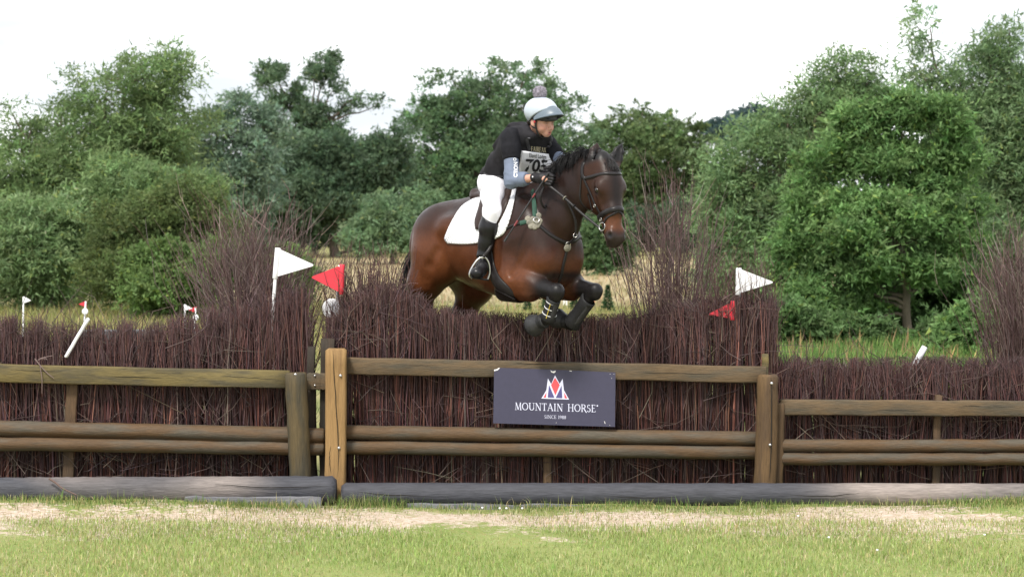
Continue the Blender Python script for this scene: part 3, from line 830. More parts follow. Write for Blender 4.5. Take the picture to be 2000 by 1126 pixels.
def brush_sticks(m, u0, u1, top, N, y0=.07, y1=.5, zfoot=-.07, thick=(.0023, .0044), ragged=.05, wisp=0, lean=.04):
    u = rng.uniform(u0, u1, N)
    Y = y0 + (y1 - y0) * rng.random(N) ** 1.5
    u = np.clip(u + 5 * np.sin(u * .19) + 3.5 * np.sin(u * .47 + 1), u0, u1)     # tied in bundles
    vt = prof(u, top)
    b = Wn(u, np.full(N, 930.0), Y)
    tp = Wn(u, vt, Y)
    hz = tp[:, 2] - np.abs(rng.normal(0, ragged, N)) * np.where(rng.random(N) < .3, 1.6, .8) + rng.normal(-.008, .012, N)
    patch = .03 * np.sin(u * .11) + .02 * np.sin(u * .31 + 1)
    hz += patch * (ragged / .05)
    ang = rng.normal(0, lean, N)
    dx = np.tan(ang) * hz * .6 + .03 * np.sin(u * .05)
    dy = rng.normal(0, .03, N)
    f = np.array([0, .42, .78, 1.0])
    P = np.zeros((N, 4, 3))
    bend = rng.normal(0, .016, (N, 4)) * np.array([0, 1, 1, 1.3])
    P[:, :, 0] = b[:, 0, None] - dx[:, None] * .5 + dx[:, None] * f + bend
    P[:, :, 1] = np.maximum(Y[:, None] + dy[:, None] * f + rng.normal(0, .012, (N, 4)), .045)
    P[:, :, 2] = zfoot + (hz[:, None] - zfoot) * f
    r0 = rng.uniform(*thick, N) * np.where(rng.random(N) < .06, 1.7, 1)
    R = r0[:, None] * np.array([1.1, 1.0, .72, .42])
    V, Q = tubes(P, R, 3)
    c = pick([(0.052, 0.0185, 0.0165), (0.072, 0.026, 0.021), (0.031, 0.014, 0.0145), (0.105, 0.044, 0.031), (0.052, 0.027, 0.028)], N, .45)
    pale = rng.random(N) < .07
    c[pale] = pick([(0.11, 0.075, 0.055), (0.13, 0.10, 0.08)], pale.sum(), .2)
    cc = np.repeat(c[:, None, :], 4, 1)
    tipc = np.array([0.135, 0.082, 0.085])
    mixf = np.array([0, 0, .25, .62])[None, :, None] * rng.uniform(.3, 1.1, (N, 1, 1))
    cc = cc * (1 - mixf) + tipc * mixf
    m.add(V, Q, col=np.repeat(cc.reshape(-1, 3), 3, 0))
    # fine side twigs near the top and loose bent ones on the face
    k = int(N * .8)
    i = rng.integers(0, N, k)
    ff = 1 - .86 * rng.random(k) ** 1.5
    seg = np.clip(np.searchsorted(f, ff) - 1, 0, 2)
    t = (ff - f[seg]) / (f[seg + 1] - f[seg])
    a = P[i, seg] * (1 - t)[:, None] + P[i, seg + 1] * t[:, None]
    L = rng.uniform(.07, .22, k)
    dv = unit(np.stack([rng.normal(0, .42, k), rng.normal(-.1, .25, k), np.ones(k)], -1))
    e = a + dv * L[:, None]
    lim = Wn(u[i], prof(u[i], top), Y[i])[:, 2] + .03
    e[:, 2] = np.minimum(e[:, 2], lim)
    a[:, 1] = np.maximum(a[:, 1], .045); e[:, 1] = np.maximum(e[:, 1], .045)
    mid = (a + e) / 2 + rng.normal(0, .012, (k, 3))
    mid[:, 1] = np.maximum(mid[:, 1], .045)
    V, Q = tubes(np.stack([a, mid, e], 1), np.stack([np.full(k, .0021), np.full(k, .0017), np.full(k, .0009)], 1), 3)
    c = pick([(0.058, 0.026, 0.027), (0.078, 0.044, 0.046), (0.042, 0.018, 0.018), (0.12, 0.085, 0.084)], k, .25)
    m.add(V, Q, col=np.repeat(c, 9, 0))
    if wisp:
        pass

def wisps(m, u0, u1, v_lo, v_hi, n, Y0=.1, Y1=.45, lean=.12, foot=640):
    """long thin shoots standing above the trimmed brush"""
    u = rng.uniform(u0, u1, n); Y = rng.uniform(Y0, Y1, n)
    vt = v_lo + (v_hi - v_lo) * rng.random(n) ** 1.6
    b = Wn(u, np.full(n, float(foot)), Y)
    tp = Wn(u + rng.normal(0, lean, n) * (foot - vt), vt, Y)
    tp[:, 1] += rng.normal(0, .08, n)
    f = np.linspace(0, 1, 6)
    P = b[:, None, :] * (1 - f)[None, :, None] + tp[:, None, :] * f[None, :, None]
    P[:, 1:, :] += rng.normal(0, .010, (n, 5, 3))
    P[:, 1:, 0] += (rng.normal(0, .05, n)[:, None] * f[None, 1:] ** 2)
    r = rng.uniform(.0028, .0048, n)[:, None] * np.linspace(1, .3, 6)[None, :]
    V, Q = tubes(P, r, 3)
    c = pick([(0.050, 0.023, 0.022), (0.068, 0.036, 0.032), (0.04, 0.022, 0.022)], n, .2)
    cc = np.repeat(c[:, None, :], 6, 1) * np.linspace(1, 1.5, 6)[None, :, None]
    m.add(V, Q, col=np.repeat(cc.reshape(-1, 3), 3, 0))
    k = n * 2
    i = rng.integers(0, n, k); s = rng.integers(2, 6, k)
    a = P[i, s - 1] * .5 + P[i, s] * .5
    e = a + unit(np.stack([rng.normal(0, .45, k), rng.normal(0, .3, k), np.ones(k)], -1)) * rng.uniform(.04, .14, k)[:, None]
    V, Q = tubes(np.stack([a, (a + e) / 2 + rng.normal(0, .006, (k, 3)), e], 1), np.full((k, 3), .0013) * np.array([1.2, 1, .6]), 3)
    c = pick([(0.09, 0.05, 0.046), (0.13, 0.085, 0.08)], k, .2)
    m.add(V, Q, col=np.repeat(c, 9, 0))

def loose(m, n, u0, u1, v0, v1, ymin, ymax):
    """bent loose twigs lying against the face"""
    u = rng.uniform(u0, u1, n); v = rng.uniform(v0, v1, n)
    Y = rng.uniform(ymin, ymax, n)
    a = Wn(u, v, Y)
    L = rng.uniform(.12, .55, n)
    ang = rng.normal(0, .9, n)
    e = a + np.stack([np.sin(ang) * L, rng.normal(0, .02, n), np.cos(ang) * L * .8], -1)
    mid = (a + e) / 2 + rng.normal(0, .03, (n, 3)) * np.array([1, .3, 1])
    for q in (mid, e): q[:, 1] = np.clip(q[:, 1], ymin, None)
    a[:, 2] = np.maximum(a[:, 2], .03); e[:, 2] = np.maximum(e[:, 2], .03)
    V, Q = tubes(np.stack([a, a * .5 + mid * .5, mid, mid * .5 + e * .5, e], 1), np.full((n, 5), .0022) * np.array([1.3, 1.1, 1, .8, .4]), 3)
    c = pick([(0.085, 0.055, 0.048), (0.055, 0.033, 0.032), (0.13, 0.095, 0.078), (0.04, 0.023, 0.024)], n, .25)
    m.add(V, Q, col=np.repeat(c, 15, 0))

def cracks(m, p0, p1, n, face, amp=.01, wd=.0016, lo=.1, hi=.9):
    """thin dark drying cracks that run along a timber on the side 'face'"""
    p0 = np.asarray(p0); p1 = np.asarray(p1)
    L = np.linalg.norm(p1 - p0)
    for _ in range(n):
        a = rng.uniform(lo, hi); ln = rng.uniform(.08, .3)
        t = np.linspace(a, min(hi + .06, a + ln), 8)
        off = rng.uniform(-1, 1)
        yield t, off

def bolt(parent, p, r=.011, axis=(0, -1, 0)):
    V, Q = lathe([(0.0001, .009), (r * .5, .0085), (r * .85, .006), (r, .0), (r * 1.0, -.004)], p, axis, 10)
    o = put("bolt_head", V, Q, None, MAT_BOLT, parent)
    return o

def add_crack(parent, pts, w=.0035):
    """a drying crack: a thin dark sliver just proud of the wood"""
    P = smooth_path(pts, 14)
    P = P + rng.normal(0, .0012, P.shape) * np.array([1, 0, 1])
    ww = w * np.sin(np.linspace(.12, math.pi - .05, 14)) ** .7
    V, Q = tubes(P[None], ww[None] * .5, 4)
    put("crack", V, Q, None, MAT_CRACK, parent)

def rail_box(parent, a, b, va0, va1, vb0, vb1, Y, depth, m, name="top_rail"):
    """squared rail whose front face fills the photo rows va0..va1 at column a, vb0..vb1 at column b"""
    p0 = W(a, (va0 + va1) / 2, Y); p1 = W(b, (vb0 + vb1) / 2, Y)
    h = ((va1 - va0) + (vb1 - vb0)) / 2 / px(Y)
    p0[1] += depth / 2; p1[1] += depth / 2
    V, Q, T = beam(p0, p1, depth, h, bev=.009, nseg=18, wob=.0016)
    return put(name, V, Q, T, m, parent)

def rail_round(parent, a, b, va0, va1, vb0, vb1, Y, m, name="lower_rail"):
    p0 = W(a, (va0 + va1) / 2, Y); p1 = W(b, (vb0 + vb1) / 2, Y)
    r = ((va1 - va0) + (vb1 - vb0)) / 4 / px(Y)
    V, Q, T = pole(p0, p1, r, r, 16, 22, .0016)
    return put(name, V, Q, T, m, parent)

# ---- middle section
fc = thing("brush_fence", W(1075, 975, .2) * [1, 1, 0], "tall middle brush fence with a dip in its trimmed twigs and blue sign", "brush fence", "brush fence sections")
m = MB()
brush_sticks(m, 636, 1514, TOP_C, 9400, ragged=.032)
wisps(m, 664, 790, 600, 470, 330, lean=.10)
wisps(m, 638, 670, 620, 540, 30, lean=.12)
wisps(m, 700, 745, 590, 480, 50, lean=.06)
wisps(m, 1400, 1514, 600, 475, 200, Y0=.05, Y1=.4)
wisps(m, 1270, 1400, 590, 540, 60)
loose(m, 200, 690, 1470, 660, 900, .03, .06)
loose(m, 110, 690, 1470, 900, 945, .0, .05)
loose(m, 50, 655, 760, 600, 690, .03, .1)
loose(m, 60, 1300, 1500, 580, 700, .03, .1)
o = m.build("brush", MAT_TWIG, fc); o['kind'] = "stuff"
rail_box(fc, 672, 1497, 697, 730, 716, 748, -.06, .075, MAT_RAIL)
rail_round(fc, 664, 1482, 829, 858, 842, 870, -.045, MAT_ROUND)
rail_round(fc, 664, 1482, 858.5, 886, 870.5, 897, -.045, MAT_ROUND)
V, Q, T = beam(W(655.5, 998, -.14), W(656.5, 680, -.14), .147, .14, bev=.016, nseg=12, wob=.002, up=(0, 1, 0), endbev=.012)
sq = put("post", V, Q, T, MAT_POST_NEW, fc); sq['label'] = "pale squared new post"
for (u_, v_) in ((665, 733), (662, 874)):
    bolt(sq, W(u_, v_, -.216))
add_crack(sq, [W(650, 684, -.215), W(653, 740, -.2155), W(657, 800, -.2155), W(661, 880, -.2155), W(659, 930, -.215)], .006)
add_crack(sq, [W(645, 870, -.215), W(644, 900, -.2155), W(646, 925, -.215)], .004)
V, Q, T = pole(W(1493, 998, -.14), W(1500, 731, -.14), .082, .074, 18, 14, .002, bev=.018)
rp = put("post", V, Q, T, MAT_POST_BROWN, fc); rp['label'] = "brown round post at the right end"
for k_, (u_, v_) in enumerate(((1507, 748), (1504, 868))):
    bolt(rp, W(u_, v_, -.222))
add_crack(rp, [W(1506, 736, -.221), W(1507, 800, -.2235), W(1506, 880, -.2255), W(1502, 940, -.226)], .008)
V, Q, T = pole(W(1515, 990, -.05), W(1523, 786, -.05), .045, .042, 12, 10, .0015)
put("post", V, Q, T, MAT_POST_BROWN, fc)
V, Q, T = beam(W(1494, 760, .06), W(1495, 690, .06), .05, .058, up=(0, 1, 0), nseg=6)
put("stake", V, Q, T, MAT_RAIL_OLIVE, fc)
V, Q, T = beam(W(1070, 985, .035), W(1070, 820, .035), .06, .03, up=(0, 1, 0), nseg=6)
put("stake", V, Q, T, MAT_STAKE, fc)
V, Q, T = beam(W(637, 990, .06), W(641, 660, .08), .1, .1, up=(0, 1, 0), nseg=10)
put("post", V, Q, T, MAT_DARKPOST, fc)

# ---- left section
fl = thing("brush_fence", W(300, 975, .2) * [1, 1, 0], "left brush fence with long ragged twigs over a mossy olive top rail", "brush fence", "brush fence sections")
m = MB()
brush_sticks(m, -80, 604, TOP_L, 6800, ragged=.11, thick=(.0025, .0048), lean=.08)
wisps(m, 480, 606, 590, 500, 60, lean=.15)
wisps(m, -40, 440, 640, 600, 150, lean=.15, foot=690)
loose(m, 170, -40, 560, 740, 900, .03, .06)
loose(m, 120, -40, 560, 890, 930, .0, .05)
loose(m, 60, 0, 560, 630, 710, .03, .1)
o = m.build("brush", MAT_TWIG, fl); o['kind'] = "stuff"
rail_box(fl, -90, 566, 708, 746, 725, 757, -.06, .075, MAT_RAIL_OLIVE)
rail_round(fl, -90, 634, 818, 849, 835, 865, -.045, MAT_ROUND)
rail_round(fl, -90, 634, 849.5, 879, 861.5, 889, -.045, MAT_ROUND)
V, Q, T = pole(W(589, 990, -.13), W(578, 727, -.13), .080, .079, 18, 14, .002, bev=.014)
lp = put("post", V, Q, T, MAT_ROUND_OLD, fl); lp['label'] = "mossy round post at the right end"
bolt(lp, W(577, 731, -.2))
rail_box(fl, 598, 644, 728, 761, 729, 762, -.045, .05, MAT_RAIL, "rail_end")
V, Q, T = beam(W(612, 985, .07), W(608, 676, .07), .055, .062, up=(0, 1, 0), nseg=8, wob=.003)
st = put("stake", V, Q, T, MAT_DARKPOST, fl)
bolt(fl, W(615, 733, -.048), .008); bolt(fl, W(615, 752, -.048), .008)
V, Q, T = beam(W(131, 985, .03), W(141, 730, .03), .08, .03, up=(0, 1, 0), nseg=8, wob=.002)
put("stake", V, Q, T, MAT_STAKE, fl)

# ---- right section
fr = thing("brush_fence", W(1780, 975, .2) * [1, 1, 0], "low right brush fence, clipped level below the white leaning pole", "brush fence", "brush fence sections")
m = MB()
brush_sticks(m, 1516, 2085, TOP_R, 5600, ragged=.045, thick=(.0023, .0042), lean=.05)
wisps(m, 1514, 1580, 715, 660, 40, lean=.2, foot=760)
loose(m, 100, 1540, 2040, 810, 900, .03, .06)
loose(m, 40, 1540, 2040, 905, 940, .0, .05)
loose(m, 60, 1530, 2040, 700, 780, .03, .08)
o = m.build("brush", MAT_TWIG, fr); o['kind'] = "stuff"
rail_box(fr, 1524, 2085, 780, 810, 783, 813, -.06, .07, MAT_RAIL)
rail_round(fr, 1522, 2085, 857, 882, 857, 882, -.045, MAT_ROUND)
rail_round(fr, 1522, 2085, 882.5, 908, 882.5, 907, -.045, MAT_ROUND)
V, Q, T = beam(W(1826, 990, .035), W(1832, 770, .035), .055, .03, up=(0, 1, 0), nseg=8)
put("stake", V, Q, T, MAT_STAKE, fr)

# drying cracks along the rails
for par, row in ((fc, [(760, 712, 880, 715), (1010, 709, 1100, 711), (1260, 728, 1400, 731), (820, 722, 900, 723)]),
                 (fl, [(20, 722, 120, 725), (210, 735, 330, 739), (430, 734, 545, 741), (300, 728, 360, 729)]),
                 (fr, [(1560, 795, 1640, 796), (1700, 800, 1800, 801), (1880, 792, 1985, 794)])):
    for (u0_, v0_, u1_, v1_) in row:
        add_crack(par, [W(u0_, v0_, -.0605), W((u0_ + u1_) / 2, (v0_ + v1_) / 2 + rng.normal(0, .8), -.0605), W(u1_, v1_, -.0605)], .004)

# ---- logs along the ground line
def ground_log(name, a, b, va0, va1, vb0, vb1, Y, m, label, sides=18):
    p0 = W(a, (va0 + va1) / 2, Y); p1 = W(b, (vb0 + vb1) / 2, Y)
    r = ((va1 - va0) + (vb1 - vb0)) / 4 / px(Y)
    V, Q, T = pole(p0, p1, r, r, sides, 70, .0014, bev=.03)
    c = (p0 + p1) / 2
    o = put(name, V, Q, T, m, None, c)
    return tag(o, label, "log", "logs along the foot of the fence")
MAT_LOGC = mat("painted_log", (0.05, 0.05, 0.06), rough=.65, var=.30, scale=7, bump=.004, bscale=14, stretch=(1.2, 10, 10), attr=True, spec=.25)
def log_dust(o, left):
    me = o.data; n = len(me.vertices); co = np.zeros(n * 3, np.float32); me.vertices.foreach_get("co", co); co = co.reshape(-1, 3) + np.array(o.location)
    u = 1000 + co[:, 0] * F_PX / (co[:, 1] + 16)
    w = sstep_(u, 560, 380) if left else sstep_(u, 1520, 1760)
    w = np.clip(1.6 * w * (.62 + .55 * gnoise(co[:, 0] * 3.1, co[:, 2] * 9, 1.0, 31)) * np.clip(.55 + (co[:, 2] - .0) * 5, .35, 1.2), 0, 1)[:, None]
    c = np.ones((n, 4), np.float32); c[:, :3] = np.array([0.052, 0.053, 0.062]) * (1 - w) + np.array([0.235, 0.200, 0.180]) * w
    at = me.color_attributes.new("Col", 'FLOAT_COLOR', 'POINT'); at.data.foreach_set("color", c.ravel())
def sstep_(x, a, b):
    t = np.clip((x - a) / (b - a), 0, 1); return t * t * (3 - 2 * t)
lg = ground_log("ground_log", -90, 657, 932, 986, 928, 984, -.32, MAT_LOGC, "grey painted log, dusted with sand, along the foot of the left fence")
lg2 = ground_log("ground_log", 667, 2090, 940, 990, 945, 988, -.32, MAT_LOGC, "long charcoal painted log under the middle and right fences, right of the joint")
log_dust(lg, True); log_dust(lg2, False)
add_crack(lg2, [W(700, 960, -.425), W(760, 966, -.426), W(840, 968, -.426)], .006)
add_crack(lg2, [W(1180, 968, -.424), W(1260, 971, -.425), W(1330, 970, -.424)], .005)
add_crack(lg, [W(420, 945, -.42), W(520, 951, -.425), W(640, 948, -.42)], .006)
add_crack(lg2, [W(1545, 966, -.42), W(1620, 968, -.42), W(1680, 962, -.42)], .006)
def low_board(a, b, va, vb, label):
    p0 = W(a, va, -.47); p1 = W(b, vb, -.47)
    V, Q, T = beam(p0 - [0, 0, .05], p1 - [0, 0, .05], .035, .12, bev=.006)
    tag(put("ground_board", V, Q, T, MAT_BOARD, None, (p0 + p1) / 2), label, "board", "half-buried boards by the logs")
low_board(360, 628, 972, 972, "weathered grey board half buried before the left log")
low_board(790, 1195, 985, 988, "weathered grey board half buried before the middle log")

# ---- branch hung on the left rail, stick lying on the left log
m = MB()
for pts, r in (([(68, 700), (80, 715), (92, 728), (105, 738)], .004), ([(78, 712), (80, 725), (82, 740), (82, 768)], .003), ([(74, 703), (84, 698), (103, 694)], .003), ([(78, 700), (90, 700), (92, 703)], .003)):
    P = smooth_path([W(u, v, -.075) for u, v in pts], 8)
    m.add(*tubes(P[None], np.linspace(r * 1.3, r * .7, 8)[None], 5), col=(0.17, 0.12, 0.11))
tag(m.build("twig", MAT_TWIG, None, W(82, 730, -.075)), "pale forked twig caught over the left mossy rail", "twig")
m = MB()
P = smooth_path([W(96, 934, -.43), W(110, 943, -.45), W(122, 953, -.47), (W(150, 966, -.5))], 8)
m.add(*tubes(P[None], np.linspace(.008, .004, 8)[None], 5), col=(0.12, 0.075, 0.06))
tag(m.build("stick", MAT_TWIG, None, P[3]), "short dark broken stick lying across the left log", "stick")

# ---- bundles of tall birch standing behind the fence
def twig_bundle(name, label, uc, vb, Y, n, spread_u, vtop, seed_u=30, dens_v=470, curve=.12):
    b0 = W(uc, vb, Y)
    foot = np.array([b0[0], Y, float(ground_z(Y))])
    t = thing(name, foot, label, "twig bundle", "bundles of tall birch twigs")
    m = MB()
    u0 = uc + rng.normal(0, seed_u, n)
    Yb = Y + rng.normal(0, .12, n)
    a = Wn(u0, np.full(n, float(vb)), Yb); a[:, 2] = float(ground_z(Y)) + .02
    f = np.linspace(0, 1, 8)
    hv = vtop + (dens_v - vtop) * rng.random(n) ** .55 + rng.uniform(0, 60, n)
    du = rng.normal(0, spread_u, n) + (u0 - uc) * 1.1
    e = Wn(u0 + du, hv + np.abs(du) * .35, Yb + rng.normal(0, .2, n))
    P = a[:, None, :] * (1 - f)[None, :, None] + e[:, None, :] * f[None, :, None]
    dx = (e - a)[:, 0]
    # fan: start upright then spread
    P[:, :, 0] -= (dx[:, None] * (f * (1 - f))[None, :] * .9)
    P[:, 1:, :] += np.cumsum(rng.normal(0, .010, (n, 7, 3)), 1)
    R = rng.uniform(.0035, .0065, n)[:, None] * np.linspace(1.1, .25, 8)[None, :]
    V, Q = tubes(P, R, 3)
    c = pick([(0.062, 0.026, 0.026), (0.080, 0.038, 0.035), (0.046, 0.022, 0.023), (0.10, 0.056, 0.048)], n, .2)
    cc = np.repeat(c[:, None, :], 8, 1)
    tip = np.array([0.15, 0.11, 0.10]); mf = (np.linspace(0, 1, 8) ** 2.2)[None, :, None] * rng.uniform(.3, 1, (n, 1, 1))
    cc = cc * (1 - mf) + tip * mf
    m.add(V, Q, col=np.repeat(cc.reshape(-1, 3), 3, 0))
    k = n * 4
    i = rng.integers(0, n, k); s = rng.integers(3, 8, k)
    w = rng.random((k, 1))
    aa = P[i, s - 1] * w + P[i, s] * (1 - w)
    L = rng.uniform(.10, .38, k)
    out = np.sign(P[i, 7, 0] - P[i, 3, 0] + rng.normal(0, .1, k))
    ee = aa + unit(np.stack([out * np.abs(rng.normal(.3, .35, k)), rng.normal(0, .35, k), np.ones(k)], -1)) * L[:, None]
    mm = (aa + ee) / 2 + rng.normal(0, .016, (k, 3))
    V, Q = tubes(np.stack([aa, mm, ee], 1), np.full((k, 3), .0022) * np.array([1.1, .9, .4]), 3)
    c = pick([(0.085, 0.045, 0.044), (0.14, 0.098, 0.09), (0.066, 0.032, 0.031), (0.19, 0.145, 0.13)], k, .2)
    m.add(V, Q, col=np.repeat(c, 9, 0))
    o = m.build("twigs", MAT_TWIG, t); o['kind'] = "stuff"
twig_bundle("twig_bundle", "wide reddish birch bundle behind the left fence by the white flag", 494, 690, 1.1, 500, 44, 350, 28, 480)
twig_bundle("twig_bundle", "tall thin birch bundle behind the middle fence, right of the horse", 1312, 690, 1.1, 215, 33, 300, 22, 440)
twig_bundle("twig_bundle", "dense red birch bundle cut by the right edge of the view", 1998, 760, 1.4, 400, 28, 420, 20, 520)
# ------------------------------------------------------------------ organic shapes: a small signed-distance modeller
class SDF:
    def __init__(s, lo, hi, h):
        s.lo = np.array(lo, float); s.h = h
        s.n = np.ceil((np.array(hi) - s.lo) / h).astype(int) + 1
        s.F = np.full(s.n, 0.5, np.float32)
    def _sub(s, lo, hi):
        i0 = np.clip(np.floor((np.asarray(lo) - s.lo) / s.h).astype(int), 0, s.n - 1)
        i1 = np.clip(np.ceil((np.asarray(hi) - s.lo) / s.h).astype(int) + 1, 1, s.n)
        sl = tuple(slice(a, b) for a, b in zip(i0, i1))
        g = [((np.arange(a, b)) * s.h + o).astype(np.float32) for a, b, o in zip(i0, i1, s.lo)]
        return sl, g[0][:, None, None], g[1][None, :, None], g[2][None, None, :]
    def _merge(s, sl, d, k, op):
        A = s.F[sl]
        if op == 'u':
            h = np.maximum(k - np.abs(A - d), 0) / k
            s.F[sl] = np.minimum(A, d) - h * h * k * .25
        else:
            d = -d
            h = np.maximum(k - np.abs(A - d), 0) / k
            s.F[sl] = np.maximum(A, d) + h * h * k * .25
    def ell(s, c, r, R=None, k=.03, op='u'):
        c = np.asarray(c, float); r = np.asarray(r, float) * np.ones(3)
        m = r.max() + k + .02
        if R is None:
            sl, X, Y, Z = s._sub(c - r - k - .02, c + r + k + .02)
            q = [(X - c[0]) / r[0], (Y - c[1]) / r[1], (Z - c[2]) / r[2]]
        else:
            R = np.asarray(R, float)
            sl, X, Y, Z = s._sub(c - m, c + m)
            x, y, z = X - c[0], Y - c[1], Z - c[2]
            q = [(x * R[i, 0] + y * R[i, 1] + z * R[i, 2]) / r[i] for i in range(3)]
        k0 = np.sqrt(q[0] ** 2 + q[1] ** 2 + q[2] ** 2) + 1e-6
        k1 = np.sqrt((q[0] / r[0]) ** 2 + (q[1] / r[1]) ** 2 + (q[2] / r[2]) ** 2) + 1e-6
        s._merge(sl, (k0 * (k0 - 1) / k1).astype(np.float32), k, op)
        return s
    def cap(s, a, b, ra, rb=None, k=.03, op='u'):
        rb = ra if rb is None else rb
        a = np.asarray(a, float); b = np.asarray(b, float)
        m = max(ra, rb) + k + .02
        sl, X, Y, Z = s._sub(np.minimum(a, b) - m, np.maximum(a, b) + m)
        v = b - a; L2 = v @ v + 1e-12
        x, y, z = X - a[0], Y - a[1], Z - a[2]
        t = np.clip((x * v[0] + y * v[1] + z * v[2]) / L2, 0, 1)
        d = np.sqrt((x - t * v[0]) ** 2 + (y - t * v[1]) ** 2 + (z - t * v[2]) ** 2) - (ra + (rb - ra) * t)
        s._merge(sl, d.astype(np.float32), k, op)
        return s
    def chain(s, pts, rs, k=.03, op='u'):
        for i in range(len(pts) - 1):
            s.cap(pts[i], pts[i + 1], rs[i], rs[i + 1], k, op)
        return s
    def ecap(s, a, b, wa, ha, wb, hb, side, k=.03, op='u'):
        """capsule of elliptic section: half width along 'side', half height across it"""
        a = np.asarray(a, float); b = np.asarray(b, float)
        v = b - a; L = np.linalg.norm(v); t_ = v / L
        sd = np.asarray(side, float); sd = unit(sd - t_ * (sd @ t_)); nn = np.cross(t_, sd)
        m = max(wa, ha, wb, hb) + k + .02
        sl, X, Y, Z = s._sub(np.minimum(a, b) - m, np.maximum(a, b) + m)
        x, y, z = X - a[0], Y - a[1], Z - a[2]
        u = x * t_[0] + y * t_[1] + z * t_[2]
        p = x * sd[0] + y * sd[1] + z * sd[2]
        q = x * nn[0] + y * nn[1] + z * nn[2]
        t = np.clip(u / L, 0, 1)
        w = wa + (wb - wa) * t; h = ha + (hb - ha) * t
        e = u - t * L
        r = np.minimum(w, h)
        k0 = np.sqrt((p / w) ** 2 + (q / h) ** 2 + (e / r) ** 2) + 1e-6
        k1 = np.sqrt((p / w ** 2) ** 2 + (q / h ** 2) ** 2 + (e / r ** 2) ** 2) + 1e-6
        s._merge(sl, (k0 * (k0 - 1) / k1).astype(np.float32), k, op)
        return s
    def box(s, c, r, R=None, rd=.01, k=.01, op='u'):
        c = np.asarray(c, float); r = np.asarray(r, float); R = np.eye(3) if R is None else np.asarray(R, float)
        m = np.linalg.norm(r) + k + .02
        sl, X, Y, Z = s._sub(c - m, c + m)
        x, y, z = X - c[0], Y - c[1], Z - c[2]
        q = [np.abs(x * R[i, 0] + y * R[i, 1] + z * R[i, 2]) - (r[i] - rd) for i in range(3)]
        d = np.sqrt(np.maximum(q[0], 0) ** 2 + np.maximum(q[1], 0) ** 2 + np.maximum(q[2], 0) ** 2) + np.minimum(np.maximum(np.maximum(q[0], q[1]), q[2]), 0) - rd
        s._merge(sl, d.astype(np.float32), k, op)
        return s
    def half(s, p, n, k=.01):
        """cut away everything on the side the normal points to"""
        p = np.asarray(p, float); n = unit(n)
        sl, X, Y, Z = s._sub(s.lo, s.lo + s.h * s.n)
        d = (X - p[0]) * n[0] + (Y - p[1]) * n[1] + (Z - p[2]) * n[2]
        s._merge(sl, (-d).astype(np.float32), k, 's')
        return s
    def mesh(s, smooth=1):
        F = s.F
        ins = F < 0
        cnt = np.zeros(np.array(F.shape) - 1, np.int8)
        for dx in (0, 1):
            for dy in (0, 1):
                for dz in (0, 1):
                    cnt += ins[dx:dx + cnt.shape[0], dy:dy + cnt.shape[1], dz:dz + cnt.shape[2]]
        act = (cnt > 0) & (cnt < 8)
        ii = np.argwhere(act)
        idx = np.full(act.shape, -1, np.int32)
        idx[act] = np.arange(len(ii))
        acc = np.zeros((len(ii), 3)); c = np.zeros(len(ii))
        f = lambda dx, dy, dz: F[ii[:, 0] + dx, ii[:, 1] + dy, ii[:, 2] + dz]
        cor = {(x, y, z): f(x, y, z) for x in (0, 1) for y in (0, 1) for z in (0, 1)}
        for ax in range(3):
            o = [q for q in range(3) if q != ax]
            for e1 in (0, 1):
                for e2 in (0, 1):
                    p0 = [0, 0, 0]; p0[o[0]] = e1; p0[o[1]] = e2
                    p1 = list(p0); p1[ax] = 1
                    A, B = cor[tuple(p0)], cor[tuple(p1)]
                    cr_ = (A < 0) != (B < 0)
                    t = np.where(cr_, A / np.where(cr_, A - B, 1), 0)
                    pos = np.array(p0, float)[None, :].repeat(len(ii), 0); pos[:, ax] = t
                    acc += pos * cr_[:, None]; c += cr_
        V = s.lo + (ii + acc / c[:, None]) * s.h
        quads = []
        for ax in range(3):
            o = [q for q in range(3) if q != ax]
            sa = [slice(None)] * 3; sb = [slice(None)] * 3
            sa[ax] = slice(0, -1); sb[ax] = slice(1, None)
            A, B = ins[tuple(sa)], ins[tuple(sb)]
            e = np.argwhere(A != B)
            e = e[(e[:, o[0]] > 0) & (e[:, o[1]] > 0) & (e[:, o[0]] < F.shape[o[0]] - 1) & (e[:, o[1]] < F.shape[o[1]] - 1)]
            flip = A[tuple(e.T)]
            q = []
            for d1, d2 in ((1, 1), (0, 1), (0, 0), (1, 0)):
                p = e.copy(); p[:, o[0]] -= d1; p[:, o[1]] -= d2
                q.append(idx[tuple(p.T)])
            q = np.stack(q, 1)
            if ax == 1: flip = ~flip
            q[~flip] = q[~flip][:, ::-1]
            quads.append(q)
        Q = np.concatenate(quads)
        Q = Q[(Q >= 0).all(1)]
        V = lap(V, Q, smooth)
        return V, Q

def lap(V, Q, it=1, lam=.5):
    """Taubin smoothing"""
    if it <= 0: return V
    E = np.concatenate([Q[:, [0, 1]], Q[:, [1, 2]], Q[:, [2, 3]], Q[:, [3, 0]]])
    E = np.concatenate([E, E[:, ::-1]])
    n = np.bincount(E[:, 0], minlength=len(V)).astype(float)[:, None] + 1e-9
    for i in range(it):
        for f in (lam, -lam * 1.04):
            S = np.stack([np.bincount(E[:, 0], weights=V[E[:, 1], k], minlength=len(V)) for k in range(3)], -1)
            V = V + f * (S / n - V)
    return V

